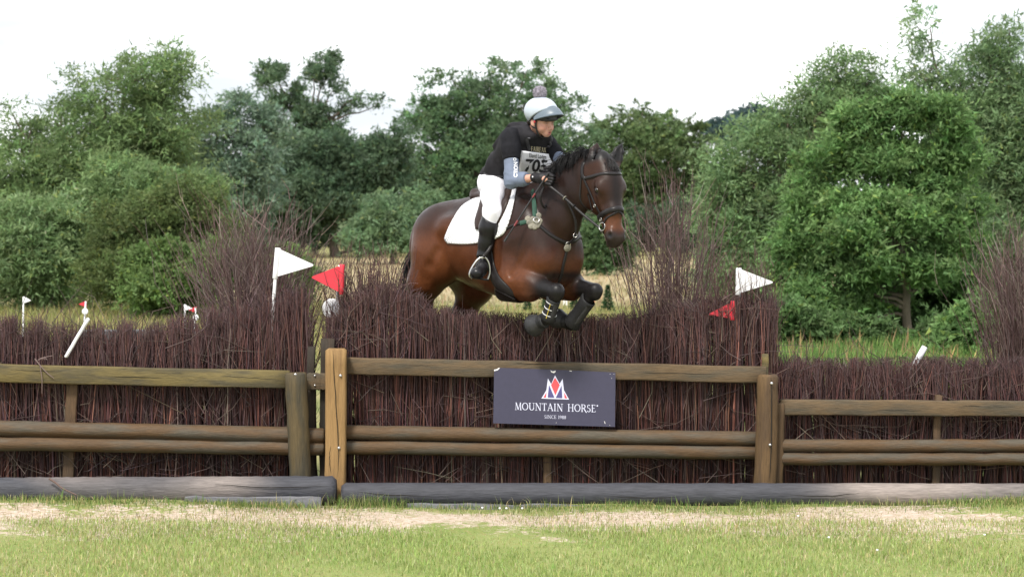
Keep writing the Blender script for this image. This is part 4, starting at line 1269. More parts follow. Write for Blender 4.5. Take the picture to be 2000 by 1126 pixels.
class Surf:
    """ray casting and closest points on a finished mesh, to lay straps and cloth on it"""
    def __init__(s, V, Q):
        s.b = BVHTree.FromPolygons([tuple(v) for v in V], [tuple(q) for q in Q])
    def ray(s, u, v):
        d = Vector(W(u, v, 0.0) - CAM).normalized()
        h = s.b.ray_cast(Vector(CAM), d)
        return (np.array(h[0]), np.array(h[1])) if h[0] is not None else (None, None)
    def cast(s, o, d):
        h = s.b.ray_cast(Vector(o), Vector(d).normalized())
        return (np.array(h[0]), np.array(h[1])) if h[0] is not None else (None, None)
    def near(s, p):
        h = s.b.find_nearest(Vector(p))
        return np.array(h[0]), np.array(h[1])

def sstep(x, a, b):
    t = np.clip((np.asarray(x, float) - a) / (b - a), 0, 1)
    return t * t * (3 - 2 * t)

def vnormals(V, Q):
    n = np.cross(V[Q[:, 2]] - V[Q[:, 0]], V[Q[:, 3]] - V[Q[:, 1]])
    N_ = np.zeros_like(V)
    for k in range(4):
        for c in range(3):
            N_[:, c] += np.bincount(Q[:, k], weights=n[:, c], minlength=len(V))
    return unit(N_)

def noise3(p, f, seed, n=7):
    r = np.random.default_rng(seed); v = np.zeros(len(p))
    for _ in range(n):
        k = unit(r.normal(0, 1, 3)) * f * r.uniform(.6, 1.7)
        v += np.sin(p @ k + r.uniform(0, 6.28) + .8 * np.sin(p @ (unit(r.normal(0, 1, 3)) * f * .7)))
    return v / math.sqrt(n * .5)

def folds(V, Q, amp, f, seed, stretch=(1, 1, 1), sharp=True, mask=None):
    """cloth folds / muscle relief: moves the surface along its normals"""
    p = V * np.array(stretch)
    a = noise3(p, f, seed)
    d = (1 - np.abs(np.clip(a, -1.6, 1.6))) if sharp else a
    d = amp * d
    if mask is not None: d = d * mask
    return V + vnormals(V, Q) * d[:, None]

def decim(o, ratio):
    md = o.modifiers.new("d", 'DECIMATE'); md.ratio = ratio
    me = bpy.data.meshes.new_from_object(o.evaluated_get(bpy.context.evaluated_depsgraph_get()))
    o.modifiers.clear(); old = o.data; nm = old.name
    o.data = me; bpy.data.meshes.remove(old); me.name = nm
    for p in me.polygons: p.use_smooth = True
    return o
# ------------------------------------------------------------------ the horse
HY = 0.15
HO = W(1012, 484, HY)
_hy = math.radians(50)
HF = np.array([math.cos(_hy), -math.sin(_hy), 0.0])      # forward
HL = np.array([math.sin(_hy), math.cos(_hy), 0.0])       # its left
HU = np.array([0, 0, 1.0])
HM = np.stack([HF, HL, HU])                               # rows: local axes
def H(a, b, c): return HO + a * HF + b * HL + c * HU
def toH(P): return (np.asarray(P, float) - HO) @ HM.T
def fromH(p): return HO + np.asarray(p, float) @ HM

_ky = math.radians(64)
_kf = np.array([math.cos(_ky), -math.sin(_ky), 0.0]); _kl = np.array([math.sin(_ky), math.cos(_ky), 0.0])
_kt = math.radians(13)
HEAD_O = W(1187, 316, -.50)
K_S = unit(_kf * math.sin(_kt) - HU * math.cos(_kt))       # poll -> muzzle
K_M = unit(_kf * math.cos(_kt) + HU * math.sin(_kt))       # out of the face
K_L = _kl                                                  # horse's left
KR = np.stack([K_S, K_L, K_M]) @ HM.T                      # rows in horse coordinates
KO = toH(HEAD_O)
def K(s, l, m): return KO + s * KR[0] + l * KR[1] + m * KR[2]
def KW(s, l, m): return HEAD_O + s * K_S + l * K_L + m * K_M

def build_horse_sdf():
    S = SDF((-1.42, -.52, -1.22), (1.32, .52, .98), .0085)
    R_ = -1; L_ = 1
    # barrel
    S.ell((-.16, 0, .02), (.66, .285, .355), k=.05)
    S.ell((-.02, 0, -.06), (.36, .26, .31), k=.08)
    S.ell((-.45, 0, .045), (.36, .265, .272), k=.07)
    S.ecap((.12, 0, .30), (-.55, 0, .25), .10, .10, .13, .10, (0, 1, 0), k=.10)   # back line
    S.ecap((.16, 0, .34), (-.06, 0, .30), .05, .08, .06, .07, (0, 1, 0), k=.12)     # withers
    # croup and quarters
    S.ell((-.72, 0, .16), (.32, .235, .20), k=.08)
    for s in (R_, L_):
        S.ell((-.78, s * .13, .03), (.24, .165, .29), k=.08)
        S.ell((-.88, s * .125, -.06), (.14, .12, .26), k=.08)
        S.ell((-.66 - (.06 if s < 0 else 0), s * .15, -.08), (.16, .13, .20), k=.08)
        S.ell((-.52, s * .215, .16), (.08, .06, .06), k=.10)      # point of hip
    # hind legs, pushed out behind and below
    for s, (st, hk, ft, hf) in ((R_, ((-.86, -.19, -.25), (-1.06, -.17, -.58), (-1.18, -.16, -.90), (-1.28, -.16, -1.03))),
                                (L_, ((-.70, .18, -.30), (-.98, .16, -.60), (-1.14, .15, -.93), (-1.25, .15, -1.06)))):
        S.cap((-.76, s * .15, -.06), st, .17, .125, k=.07)
        md = np.array(st) * .5 + np.array(hk) * .5 + np.array([.02, 0, -.01])
        S.chain([st, md, hk], [.118, .085, .056], k=.05)
        S.chain([hk, ft], [.050, .036], k=.03)
        S.cap(np.array(hk) + [-.05, 0, .05], hk, .022, .04, k=.03)
        S.chain([ft, hf], [.043, .035], k=.02)
        S.cap(hf, np.array(hf) + [-.03, 0, -.06], .048, .058, k=.02)
    S.ell((-.79, .175, -.28), (.15, .095, .15), k=.06)
    # dock
    S.cap((-.96, 0, .20), (-1.06, 0, .12), .045, .03, k=.06)
    # chest and shoulders
    for s in (R_, L_):
        S.ell((.20, s * .15, .04), (.22, .13, .34), k=.08)
        S.ell((.36, s * .115, -.07), (.17, .13, .21), k=.07)
        S.ell((.30, s * .15, .10), (.12, .09, .18), k=.08)
        S.ell((.16, s * .17, -.20), (.17, .12, .17), k=.07)
    S.ell((.34, 0, -.03), (.19, .20, .27), k=.08)
    S.ell((.40, 0, .02), (.10, .09, .14), k=.07)
    # forelegs: forearm forward, cannon folded back under
    for s, kn, ft, ho in ((R_, (.645, -.195, -.305), (.545, -.185, -.500), (.435, -.185, -.538)),
                          (L_, (.645, .175, -.300), (.425, .145, -.545), (.32, .14, -.52))):
        el = np.array((.15, s * .20, -.24))
        kn = np.array(kn); ft = np.array(ft); ho = np.array(ho)
        mid = el * .55 + kn * .45 + np.array([0, 0, -.005])
        S.chain([el, mid, kn], [.122, .080, .045], k=.05)
        S.ell(el * .7 + kn * .3 + [0, s * .02, .02], (.14, .065, .070), k=.06)
        S.cap(mid + [0, 0, -.055], el + [-.03, 0, -.05], .05, .08, k=.05)
        S.ell(kn + [.008, 0, -.018], (.044, .041, .058), k=.025)
        S.chain([kn, kn * .55 + ft * .45, ft], [.044, .033, .032], k=.025)
        S.ell(ft, (.047, .042, .047), k=.03)
        S.chain([ft, ho], [.038, .034], k=.02)
        d = unit(ho - ft)
        S.cap(ho, ho + d * .07, .045, .06, k=.02)
    for s in (R_, L_):
        S.chain([(.10, s * .315, .20), (.13, s * .325, .02), (.10, s * .31, -.16)], [.010, .014, .012], k=.045, op='s')      # behind the shoulder
        S.chain([(-.60, s * .30, -.02), (-.66, s * .315, -.14), (-.70, s * .30, -.24)], [.012, .016, .012], k=.05, op='s')   # flank and stifle fold
        S.chain([(-.93, s * .285, .10), (-.95, s * .275, -.08), (-.96, s * .265, -.22)], [.008, .012, .010], k=.05, op='s')  # hamstring groove
        S.chain([(.42, s * .275, .0), (.33, s * .29, -.12), (.27, s * .30, -.20)], [.008, .012, .008], k=.04, op='s')        # shoulder point
    # neck
    N = [(.26, 0, .12), (.44, 0, .27), (.62, .015, .42), (.77, .035, .50), (.88, .045, .545)]
    hd = [.30, .235, .170, .132, .108]
    hw = [.180, .122, .090, .078, .074]
    for i in range(4):
        S.ecap(N[i], N[i + 1], hw[i], hd[i], hw[i + 1], hd[i + 1], (0, 1, 0), k=.06)
    S.ecap((.10, 0, .36), (.44, .0, .47), .045, .07, .05, .08, (0, 1, 0), k=.09)
    S.ecap((.44, 0, .47), (.66, .02, .585), .042, .06, .042, .06, (0, 1, 0), k=.08)
    S.ecap((.66, .02, .585), (.86, .045, .62), .04, .055, .04, .05, (0, 1, 0), k=.08)
    # head
    S.ell(K(.09, 0, -.045), (.12, .085, .095), KR, k=.05)
    S.ell(K(.16, 0, .0), (.13, .096, .075), KR, k=.04)
    for s in (-1, 1):
        S.ell(K(.215, s * .055, -.115), (.125, .050, .115), KR, k=.05)          # jowl
        S.ell(K(.185, s * .090, .006), (.05, .028, .032), KR, k=.03)             # brow
        S.ecap(K(.24, s * .078, -.02), K(.34, s * .062, -.022), .02, .022, .014, .016, KR[2], k=.03)   # cheek ridge
        S.ell(K(.205, s * .112, -.012), (.022, .016, .016), KR, k=.012, op='s')
        S.ell(K(.528, s * .040, .008), (.045, .032, .036), KR, k=.03)
        S.ell(K(.535, s * .062, .026), (.024, .018, .020), KR, k=.010, op='s')   # nostril
        # ear: a leaf-shaped cup
        tl = .046 if s < 0 else .150
        b0 = K(.045, s * .060, -.050); md = K(-.045, s * (.066 if s < 0 else .098), -.050); tp = K(-.146, s * tl, -.040)
        S.ecap(b0, md, .038, .028, .050, .027, KR[1], k=.03)
        S.ecap(md, K(-.095, s * (tl + (.066 if s < 0 else .098)) / 2 + s * .004, -.045), .050, .027, .040, .020, KR[1], k=.02)
        S.ecap(K(-.095, s * (tl + (.066 if s < 0 else .098)) / 2 + s * .004, -.045), tp, .040, .020, .007, .008, KR[1], k=.02)
        S.ecap(K(-.02, s * (.066 if s < 0 else .095), -.024), K(-.115, s * (tl + .006 if s < 0 else .130), -.026), .032, .016, .010, .008, KR[1], k=.008, op='s')
    S.ecap(K(.16, 0, .005), K(.36, 0, .022), .078, .06, .052, .042, KR[1], k=.04)
    S.ecap(K(.36, 0, .010), K(.53, 0, -.012), .055, .050, .052, .042, KR[1], k=.04)
    S.ecap(K(.27, 0, -.13), K(.50, 0, -.085), .048, .05, .034, .032, KR[1], k=.05)
    S.ecap(K(.33, 0, -.06), K(.50, 0, -.045), .056, .06, .048, .04, KR[1], k=.04)
    S.ell(K(.545, 0, -.022), (.055, .056, .055), KR, k=.03)
    S.ell(K(.578, 0, -.045), (.030, .045, .035), KR, k=.025)
    S.ell(K(.565, 0, -.088), (.032, .032, .030), KR, k=.02)
    S.ecap(K(.588, -.04, -.066), K(.588, .04, -.066), .003, .012, .003, .012, KR[0], k=.006, op='s')   # mouth line
    return S

MAT_COAT = None
def coat_material():
    m = mat("bay_coat", (0.08, 0.035, 0.02), rough=.34, var=.16, scale=45, attr=True, spec=.21, bump=.0008, bscale=180, stretch=(1, 1, 1))
    n = m.node_tree.nodes; l = m.node_tree.links; b = n['Principled BSDF']
    tc = n.new("ShaderNodeTexCoord")
    z = n.new("ShaderNodeTexNoise"); z.inputs['Scale'].default_value = 7; z.inputs['Detail'].default_value = 7; z.inputs['Roughness'].default_value = .7
    l.new(tc.outputs['Object'], z.inputs['Vector'])
    r = n.new("ShaderNodeMapRange"); r.inputs['From Min'].default_value = .32; r.inputs['From Max'].default_value = .68
    r.inputs['To Min'].default_value = .26; r.inputs['To Max'].default_value = .56
    l.new(z.outputs['Fac'], r.inputs['Value']); l.new(r.outputs[0], b.inputs['Roughness'])
    return m

def coat_colour(p):
    a, b, c = p.T
    n = gnoise(a * 7 + b * 3, c * 7 + b * 2, 1.0, 4)
    brown = np.array([0.078, 0.0255, 0.0105]); dark = np.array([0.017, 0.0085, 0.0068]); black = np.array([0.0105, 0.0095, 0.0100]); red = np.array([0.130, 0.042, 0.0145])
    col = np.tile(brown, (len(p), 1))
    def mixin(w, cc):
        nonlocal col
        w = np.clip(w, 0, 1)[:, None]
        col = col * (1 - w) + np.asarray(cc) * w
    flank = np.exp(-((a + .52) / .22) ** 2 - ((c + .02) / .24) ** 2) * .7 + np.exp(-((a + .70) / .16) ** 2 - ((c + .28) / .16) ** 2) * .6 + np.exp(-((a - .30) / .2) ** 2 - ((c + .22) / .10) ** 2) * .7
    mixin(flank, red)
    # darker topline and front
    top = sstep(c + .05 * n, .06, .30)
    mixin(top * .92, dark)
    mixin(sstep(a, .0, .25) * sstep(c, -.12, .05) * .85, dark)
    mixin(sstep(a + .03 * n, -.84, -.98) * .6, dark)
    mixin(sstep(c + .03 * n, -.27, -.38) * np.exp(-((a + .1) / .4) ** 2) * .35, dark)
    # head
    q = (p - KO) @ KR.T
    hs, hl, hm = q.T
    hd = sstep(a, .70, .80) * sstep(hm, -.26, -.17) * sstep(hs, -.20, .0)
    hd = np.maximum(hd, ((hs > -.2) & (hs < .65) & (np.abs(hl) < .18) & (np.abs(hm + .04) < .2) & (a > .84)).astype(float))
    mixin(hd, [0.036, 0.0145, 0.0085])
    mixin(hd * np.exp(-(hl / .055) ** 2) * sstep(hm, -.03, .02) * sstep(hs, .44, .30), [0.014, 0.0092, 0.0085])
    mixin(hd * sstep(hs, .36, .44) * sstep(hs, .535, .47), [0.105, 0.038, 0.017])
    mixin(hd * sstep(hs + .03 * np.abs(hl) / .05, .515, .57) * .85, [0.034, 0.026, 0.024])
    mixin(hd * sstep(hs, .02, -.03), black * 1.1)
    for sg in (-1, 1):
        mixin(1.3 * np.exp(-(((hs - .535) / .020) ** 2 + ((hl - sg * .055) / .014) ** 2 + ((hm - .018) / .022) ** 2)), black * .7)
        mixin(.8 * hd * np.exp(-(((hs - .20) / .045) ** 2 + ((hl - sg * .095) / .03) ** 2 + ((hm + .01) / .035) ** 2)), black * 1.5)
    # black points
    leg = sstep(c + .02 * n, -.40, -.50)
    mixin(leg * (a < -.75), black)
    mixin(leg * (a > .2), black)
    mixin(sstep(a + .02 * n, .38, .52) * sstep(c, -.14, -.20), black)
    mixin(((a > .3) & (c < -.42)).astype(float), black)
    col *= (1 + .10 * gnoise(a * 21, c * 21 + b * 9, 1.0, 6))[:, None]
    return np.clip(col * .90, .003, .4)

_hs = build_horse_sdf()
HV_l, HQ = _hs.mesh(smooth=3)
del _hs
_mk = sstep(HV_l[:, 0], .98, .80) * sstep(HV_l[:, 2], -.42, -.30)
HV_l = folds(HV_l, HQ, .0048, 11, 3, sharp=False, mask=_mk)
_fa = np.exp(-((HV_l[:, 0] - .42) / .13) ** 2 - ((HV_l[:, 2] + .28) / .09) ** 2)
HV_l = folds(HV_l, HQ, .005, 46, 9, stretch=(.25, 1, 1), mask=_fa)
HV_l = folds(HV_l, HQ, .0022, 30, 5, stretch=(1, 1, .45), mask=_mk)
# skin wrinkles where the forearm folds under the chest, and in front of the stifle
HV_l = folds(HV_l, HQ, .0035, 55, 8, stretch=(1.3, .3, .6), mask=np.exp(-((HV_l[:, 0] - .22) / .13) ** 2 - ((HV_l[:, 2] + .20) / .08) ** 2))
HV = fromH(HV_l)
HORSE = Surf(HV, HQ)
MAT_COAT = coat_material()
horse = thing("horse", H(0, 0, -.38), "dark bay horse jumping the brush fence with forelegs folded", "horse")
decim(put("body", HV, HQ, None, MAT_COAT, horse, col=coat_colour(HV_l)), .55)
# ------------------------------------------------------------------ mane, tail, eyes
MAT_HAIR = mat("black_horsehair", (0.0075, 0.0068, 0.0072), rough=.42, var=.3, scale=40, spec=.22)
MAT_EYE = mat("dark_eye", (0.006, 0.004, 0.003), rough=.06, var=.1, spec=.7)

def strands(m, roots, dirs, L, r, grav=.5, curl=.03, seg=7, surf=None, lift=.004):
    N = len(roots)
    P = np.zeros((N, seg, 3)); P[:, 0] = roots
    d = unit(dirs)
    for i in range(1, seg):
        d = unit(d + np.array([0, 0, -grav / seg]) + rng.normal(0, curl, (N, 3)))
        P[:, i] = P[:, i - 1] + d * (L / (seg - 1))[:, None]
        if surf is not None:
            for j in range(N):
                q, n = surf.near(P[j, i])
                dd = np.dot(P[j, i] - q, n)
                if dd < lift: P[j, i] = q + n * lift
    V, Q = tubes(P, r[:, None] * np.linspace(1, .35, seg)[None, :], 3)
    m.add(V, Q)

m = MB()
N = 950
crest = smooth_path([(.45, 0, .562), (.50, 0, .585), (.55, .005, .61), (.60, .012, .635), (.74, .03, .675), (.84, .043, .685)], 80)
lock = rng.integers(0, 60, N)
lk_t = np.sort(rng.random(60)); lk_s = np.where(rng.random(60) < .8, -1.0, 1.0); lk_d = rng.normal(0, .3, (60, 3)); lk_f = rng.uniform(.0, .55, 60)
t = np.clip(lk_t[lock] + rng.normal(0, .014, N), 0, 1)
cp = crest[(t * 79).astype(int)]
roots = []
for p in cp:
    q, n = HORSE.near(fromH(p + np.array([0, rng.normal(0, .012), 0])))
    roots.append(q - n * .003)
roots = np.array(roots)
dirs = HU * .62 + lk_s[lock][:, None] * HL * rng.uniform(.35, .8, N)[:, None] - HF * lk_f[lock][:, None] + lk_d[lock] * .7 + rng.normal(0, .10, (N, 3))
strands(m, roots, dirs, rng.uniform(.10, .19, N) * np.where(t > .80, .5, 1) * np.where(t < .15, .7, 1), rng.uniform(.0026, .0046, N), grav=3.4, curl=.10, surf=HORSE, lift=.003)
# forelock
N = 70
rt = np.array([KW(rng.uniform(-.02, .03), rng.normal(.005, .025), .045) for _ in range(N)])
rt = np.array([HORSE.near(p)[0] for p in rt])
strands(m, rt, K_S * 1.0 + K_M * .25 + K_L * rng.normal(.15, .25, N)[:, None] + rng.normal(0, .10, (N, 3)), rng.uniform(.05, .11, N), rng.uniform(.002, .004, N), grav=.8, curl=.08, surf=HORSE)
m.build("mane", MAT_HAIR, horse)
m = MB()
N = 420
rt = np.array([H(-1.0 - .07 * f + rng.normal(0, .008), rng.normal(0, .02), .17 - .07 * f + rng.normal(0, .012)) for f in rng.random(N)])
strands(m, rt, -HF * .8 + HL * rng.normal(.0, .10, N)[:, None] + HU * rng.normal(-.45, .12, N)[:, None], rng.uniform(.40, .72, N), rng.uniform(.0025, .005, N), grav=2.2, curl=.07, seg=10)
m.build("tail", MAT_HAIR, horse)
for s in (-1, 1):
    c = KW(.205, s * .101, .0)
    V, Q = lathe([(.0001, -.019), (.013, -.016), (.022, -.008), (.026, 0), (.023, .010), (.014, .019), (.0001, .023)], c, K_L * s * .8 + K_M * .6, 14)
    put("eye", V, Q, None, MAT_EYE, horse)
    # upper and lower lids
    lid = []
    for k, (a0, sg) in enumerate(((1, -1), (-1, 1))):
        pts = [KW(.207 + x, s * (.102 + .018 * math.sqrt(max(0, 1 - (x / .026) ** 2)) * .6), -.002 + y) for x, y in ((-.004, -.022), (-.015, -.012), (-.018, .0), (-.014, .012), (-.004, .020))] if k == 0 else \
              [KW(.207 + x, s * (.102 + .010), -.002 + y) for x, y in ((-.002, -.022), (.010, -.013), (.014, .0), (.010, .012), (-.002, .020))]
        P = smooth_path(pts, 9)
        lid.append(tubes(P[None], (.0042 * np.sin(np.linspace(.3, math.pi - .3, 9)))[None], 5))
    m = MB()
    for V, Q in lid: m.add(V, Q)
    m.build("eyelid", mat("eyelid", (0.018, 0.010, 0.008), rough=.5, var=.1) if s < 0 else bpy.data.materials["eyelid"], horse)

# ------------------------------------------------------------------ tack
def leather(name, c, rough=.38, spec=.2):
    return mat(name, c, rough=rough, var=.25, scale=40, spec=spec, bump=.0004, bscale=120)
MAT_LEATHER = leather("black_leather", (0.016, 0.014, 0.014))
MAT_BRIDLE = leather("bridle_leather", (0.020, 0.018, 0.019), .34)
MAT_SADDLE = leather("brown_saddle_leather", (0.030, 0.018, 0.015), .45)
MAT_STEEL = mat("steel", (0.50, 0.49, 0.47), rough=.3, metallic=1.0, var=.08)
MAT_SHEEP = mat("sheepskin", (0.235, 0.22, 0.18), rough=.95, var=.25, scale=60, bump=.006, bscale=70, spec=.1)
MAT_GREEN = mat("green_webbing", (0.018, 0.060, 0.040), rough=.8, var=.2, scale=60)
MAT_PAD = None
def pad_material():
    m = mat("white_quilted_cotton", (0.80, 0.80, 0.82), rough=.85, var=.03, scale=30, spec=.2)
    n = m.node_tree.nodes; l = m.node_tree.links; b = n['Principled BSDF']
    at = n.new("ShaderNodeAttribute"); at.attribute_name = "quilt"; at.attribute_type = 'GEOMETRY'
    sp = n.new("ShaderNodeSeparateXYZ"); l.new(at.outputs['Vector'], sp.inputs[0])
    hs = []
    for (ca, cb) in ((1, 1), (1, -1)):
        x = n.new("ShaderNodeMath"); x.operation = 'MULTIPLY_ADD'; l.new(sp.outputs['X'], x.inputs[0]); x.inputs[1].default_value = 92.0 * ca
        y = n.new("ShaderNodeMath"); y.operation = 'MULTIPLY'; l.new(sp.outputs['Y'], y.inputs[0]); y.inputs[1].default_value = 92.0 * cb
        l.new(y.outputs[0], x.inputs[2])
        c = n.new("ShaderNodeMath"); c.operation = 'SINE'; l.new(x.outputs[0], c.inputs[0])
        d = n.new("ShaderNodeMath"); d.operation = 'ABSOLUTE'; l.new(c.outputs[0], d.inputs[0])
        hs.append(d.outputs[0])
    mn = n.new("ShaderNodeMath"); mn.operation = 'MINIMUM'; l.new(hs[0], mn.inputs[0]); l.new(hs[1], mn.inputs[1])
    pw = n.new("ShaderNodeMath"); pw.operation = 'POWER'; l.new(mn.outputs[0], pw.inputs[0]); pw.inputs[1].default_value = .5
    bp = n.new("ShaderNodeBump"); bp.inputs['Distance'].default_value = .006; l.new(pw.outputs[0], bp.inputs['Height']); l.new(bp.outputs[0], b.inputs['Normal'])
    return m

def on_surf(surf, pts, fallback_Y=0.0):
    """photo points -> points and normals on a surface"""
    P, Nn = [], []
    for q in pts:
        if len(q) == 2:
            h, n = surf.ray(*q)
            if h is None:
                h, n = surf.near(W(q[0], q[1], fallback_Y))
        else:
            h, n = surf.near(np.array(q))
        P.append(h); Nn.append(n)
    return np.array(P), np.array(Nn)

def ribbon(P, Nn, w, th, lift=.002):
    """flat strap: P path, Nn outward normals, width w (scalar or per point), thickness th"""
    P = np.asarray(P, float); n = len(P)
    T = np.gradient(P, axis=0); T = unit(T)
    Nn = unit(Nn - T * (Nn * T).sum(1, keepdims=True))
    S = np.cross(T, Nn)
    w = np.broadcast_to(np.asarray(w, float), (n,))[:, None] / 2
    lo = P + Nn * lift; hi = P + Nn * (lift + th)
    ring = np.stack([lo - S * w, hi - S * w * .86, hi + Nn * th * .25, hi + S * w * .86, lo + S * w], 1)
    k = 5
    V = ring.reshape(-1, 3)
    idx = np.arange(n * k).reshape(n, k); nx = np.roll(idx, -1, 1)
    Q = np.stack([idx[:-1], nx[:-1], nx[1:], idx[1:]], -1).reshape(-1, 4)
    Tt = [[0, 1, 2], [0, 2, 3], [0, 3, 4]]; e = (n - 1) * k
    Tt += [[e, e + 2, e + 1], [e, e + 3, e + 2], [e, e + 4, e + 3]]
    return V, Q, Tt

def strap(name, surf, pts, w, m, parent, th=.004, lift=.002, n=26, project=True):
    P, Nn = on_surf(surf, pts)
    P = smooth_path(P, n)
    N2 = []
    for i in range(n):
        q, nn = surf.near(P[i])
        N2.append(nn)
        if project: P[i] = q
    N2 = np.array(N2)
    for _ in range(3):
        N2[1:-1] = unit(N2[:-2] + N2[1:-1] + N2[2:])
        P[1:-1] = .25 * P[:-2] + .5 * P[1:-1] + .25 * P[2:]
    V, Q, T = ribbon(P, N2, w, th, lift)
    o = put(name, V, Q, T, m, parent)
    return P

def head_mirror(P):
    d = np.asarray(P) - HEAD_O
    return np.asarray(P) - 2 * (d @ K_L)[..., None] * K_L
def body_mirror(P):
    d = np.asarray(P) - HO
    return np.asarray(P) - 2 * (d @ HL)[..., None] * HL

def ring_vq(c, axis, R, r, sides=20, k=6):
    ax = unit(axis); ref = HU if abs(ax[2]) < .8 else np.array([1., 0, 0])
    a = unit(np.cross(ax, ref)); b = np.cross(ax, a)
    t = np.linspace(0, 2 * math.pi, sides, endpoint=False)
    C = c + R * (np.cos(t)[:, None] * a + np.sin(t)[:, None] * b)
    o = unit(C - c)
    ph = np.linspace(0, 2 * math.pi, k, endpoint=False)
    V = (C[:, None, :] + r * (np.cos(ph)[None, :, None] * o[:, None, :] + np.sin(ph)[None, :, None] * ax)).reshape(-1, 3)
    idx = np.arange(sides * k).reshape(sides, k)
    Q = np.stack([idx, np.roll(idx, -1, 0), np.roll(np.roll(idx, -1, 0), -1, 1), np.roll(idx, -1, 1)], -1).reshape(-1, 4)
    return V, Q

HAND_R = W(1066, 350, -.36)
HAND_L = W(1080, 338, -.24)

bridle = thing("bridle", HEAD_O, "black leather bridle with padded noseband and reins on the horse's head", "bridle")
def hp(l0, pts):   # head points (s, l) laid on the face from in front
    out = []
    for s_, l_ in pts:
        h, n = HORSE.cast(KW(s_, l_, .6), -K_M)
        out.append(tuple(h if h is not None else KW(s_, l_, 0)))
    return out
def hs(s_, m_, sd):  # side of the head
    h, n = HORSE.cast(KW(s_, sd * .6, m_), -K_L * sd)
    return tuple(h if h is not None else KW(s_, sd * .05, m_))
strap("browband", HORSE, [hs(.095, -.10, -1), hs(.098, -.03, -1)] + hp(0, [(.100, -.055), (.106, 0), (.100, .055)]) + [hs(.098, -.03, 1), hs(.095, -.10, 1)], .024, MAT_BRIDLE, bridle, .006)
strap("headpiece", HORSE, [hs(.10, -.10, -1), hs(.06, -.115, -1)] + [tuple(KW(.0, l_, -.13)) for l_ in (-.07, 0, .07)] + [hs(.06, -.115, 1), hs(.10, -.10, 1)], .028, MAT_BRIDLE, bridle, .005)
for sd in (-1, 1):
    strap("cheekpiece", HORSE, [hs(.08, -.11, sd), hs(.16, -.098, sd), hs(.26, -.082, sd), hs(.36, -.068, sd), hs(.425, -.060, sd)], .018, MAT_BRIDLE, bridle, .004, n=20)
    strap("throatlash", HORSE, [hs(.07, -.12, sd), hs(.15, -.16, sd), hs(.24, -.20, sd), hs(.30, -.21, sd), tuple(KW(.33, sd * .03, -.185))], .013, MAT_BRIDLE, bridle, .004, n=18)
    P = strap("keeper_end", HORSE, [hs(.20, -.112, sd), hs(.27, -.118, sd), hs(.315, -.125, sd)], .013, MAT_BRIDLE, bridle, .004, lift=.006, n=10)
    c = np.array(hs(.452, -.062, sd)) + K_L * sd * .012
    put("bit_ring", *ring_vq(c, K_L * sd + K_M * .35, .028, .0040), None, MAT_STEEL, bridle)
    cb = np.array(hs(.30, -.075, sd)) + K_L * sd * .012
    V, Q = ring_vq(cb, K_L * sd, .011, .0026, 12, 5); put("buckle", V, Q, None, MAT_STEEL, bridle)
    cb = np.array(hs(.40, -.066, sd)) + K_L * sd * .012
    V, Q = ring_vq(cb, K_L * sd, .011, .0026, 12, 5); put("buckle", V, Q, None, MAT_STEEL, bridle)
strap("noseband", HORSE, [tuple(KW(.385, -.02, -.20)), hs(.378, -.14, -1), hs(.372, -.09, -1), hs(.366, -.03, -1)] + hp(0, [(.358, -.035), (.354, 0), (.358, .035)]) + [hs(.366, -.03, 1), hs(.372, -.09, 1), hs(.378, -.14, 1), tuple(KW(.385, .02, -.20))], .040, MAT_BRIDLE, bridle, .010, n=40)
strap("flash_strap", HORSE, hp(0, [(.375, 0), (.385, -.025)]) + [hs(.41, -.02, -1), hs(.455, -.055, -1), hs(.485, -.09, -1), tuple(KW(.50, -.01, -.15))], .016, MAT_BRIDLE, bridle, .005, n=24)
strap("flash_strap", HORSE, hp(0, [(.375, 0), (.385, .025)]) + [hs(.41, -.02, 1), hs(.455, -.055, 1), hs(.485, -.09, 1), tuple(KW(.50, .01, -.15))], .016, MAT_BRIDLE, bridle, .005, n=24)
def free_strap(name, pts, w, m, parent, nrm, th=.004, n=24):
    P = smooth_path(pts, n)
    V, Q, T = ribbon(P, np.tile(np.asarray(nrm, float), (n, 1)), w, th, 0)
    return put(name, V, Q, T, m, parent), P
bitR = np.array(hs(.452, -.062, -1)) + K_L * -.016 - K_M * .03
bitL = np.array(hs(.452, -.062, 1)) + K_L * .016 - K_M * .03
rn = unit(np.array([.1, -1, .15]))
_, reinR = free_strap("rein", [HAND_R + [.01, -.005, -.035], HAND_R * .66 + bitR * .34 + [0, 0, -.012], HAND_R * .33 + bitR * .67 + [0, 0, -.012], bitR], .019, MAT_BRIDLE, bridle, rn)
_, reinL = free_strap("rein", [HAND_L + [.01, 0, -.03], HAND_L * .6 + bitL * .4 + HL * .09, bitL + HL * .02, bitL], .019, MAT_BRIDLE, bridle, rn)
free_strap("rein", [HAND_R + [-.012, .0, -.04], HAND_R + [-.04, -.01, -.13], HAND_R + [-.005, .05, -.20], HAND_L + [-.03, .02, -.13], HAND_L + [-.01, 0, -.03]], .017, MAT_BRIDLE, bridle, rn)
for f in (.36, .56):
    i = int(f * 23); c = reinR[i]
    put("rein_stop", *ring_vq(c, reinR[i + 1] - reinR[i], .014, .004, 12, 5), None, MAT_SHEEP if f < .4 else MAT_BRIDLE, bridle)

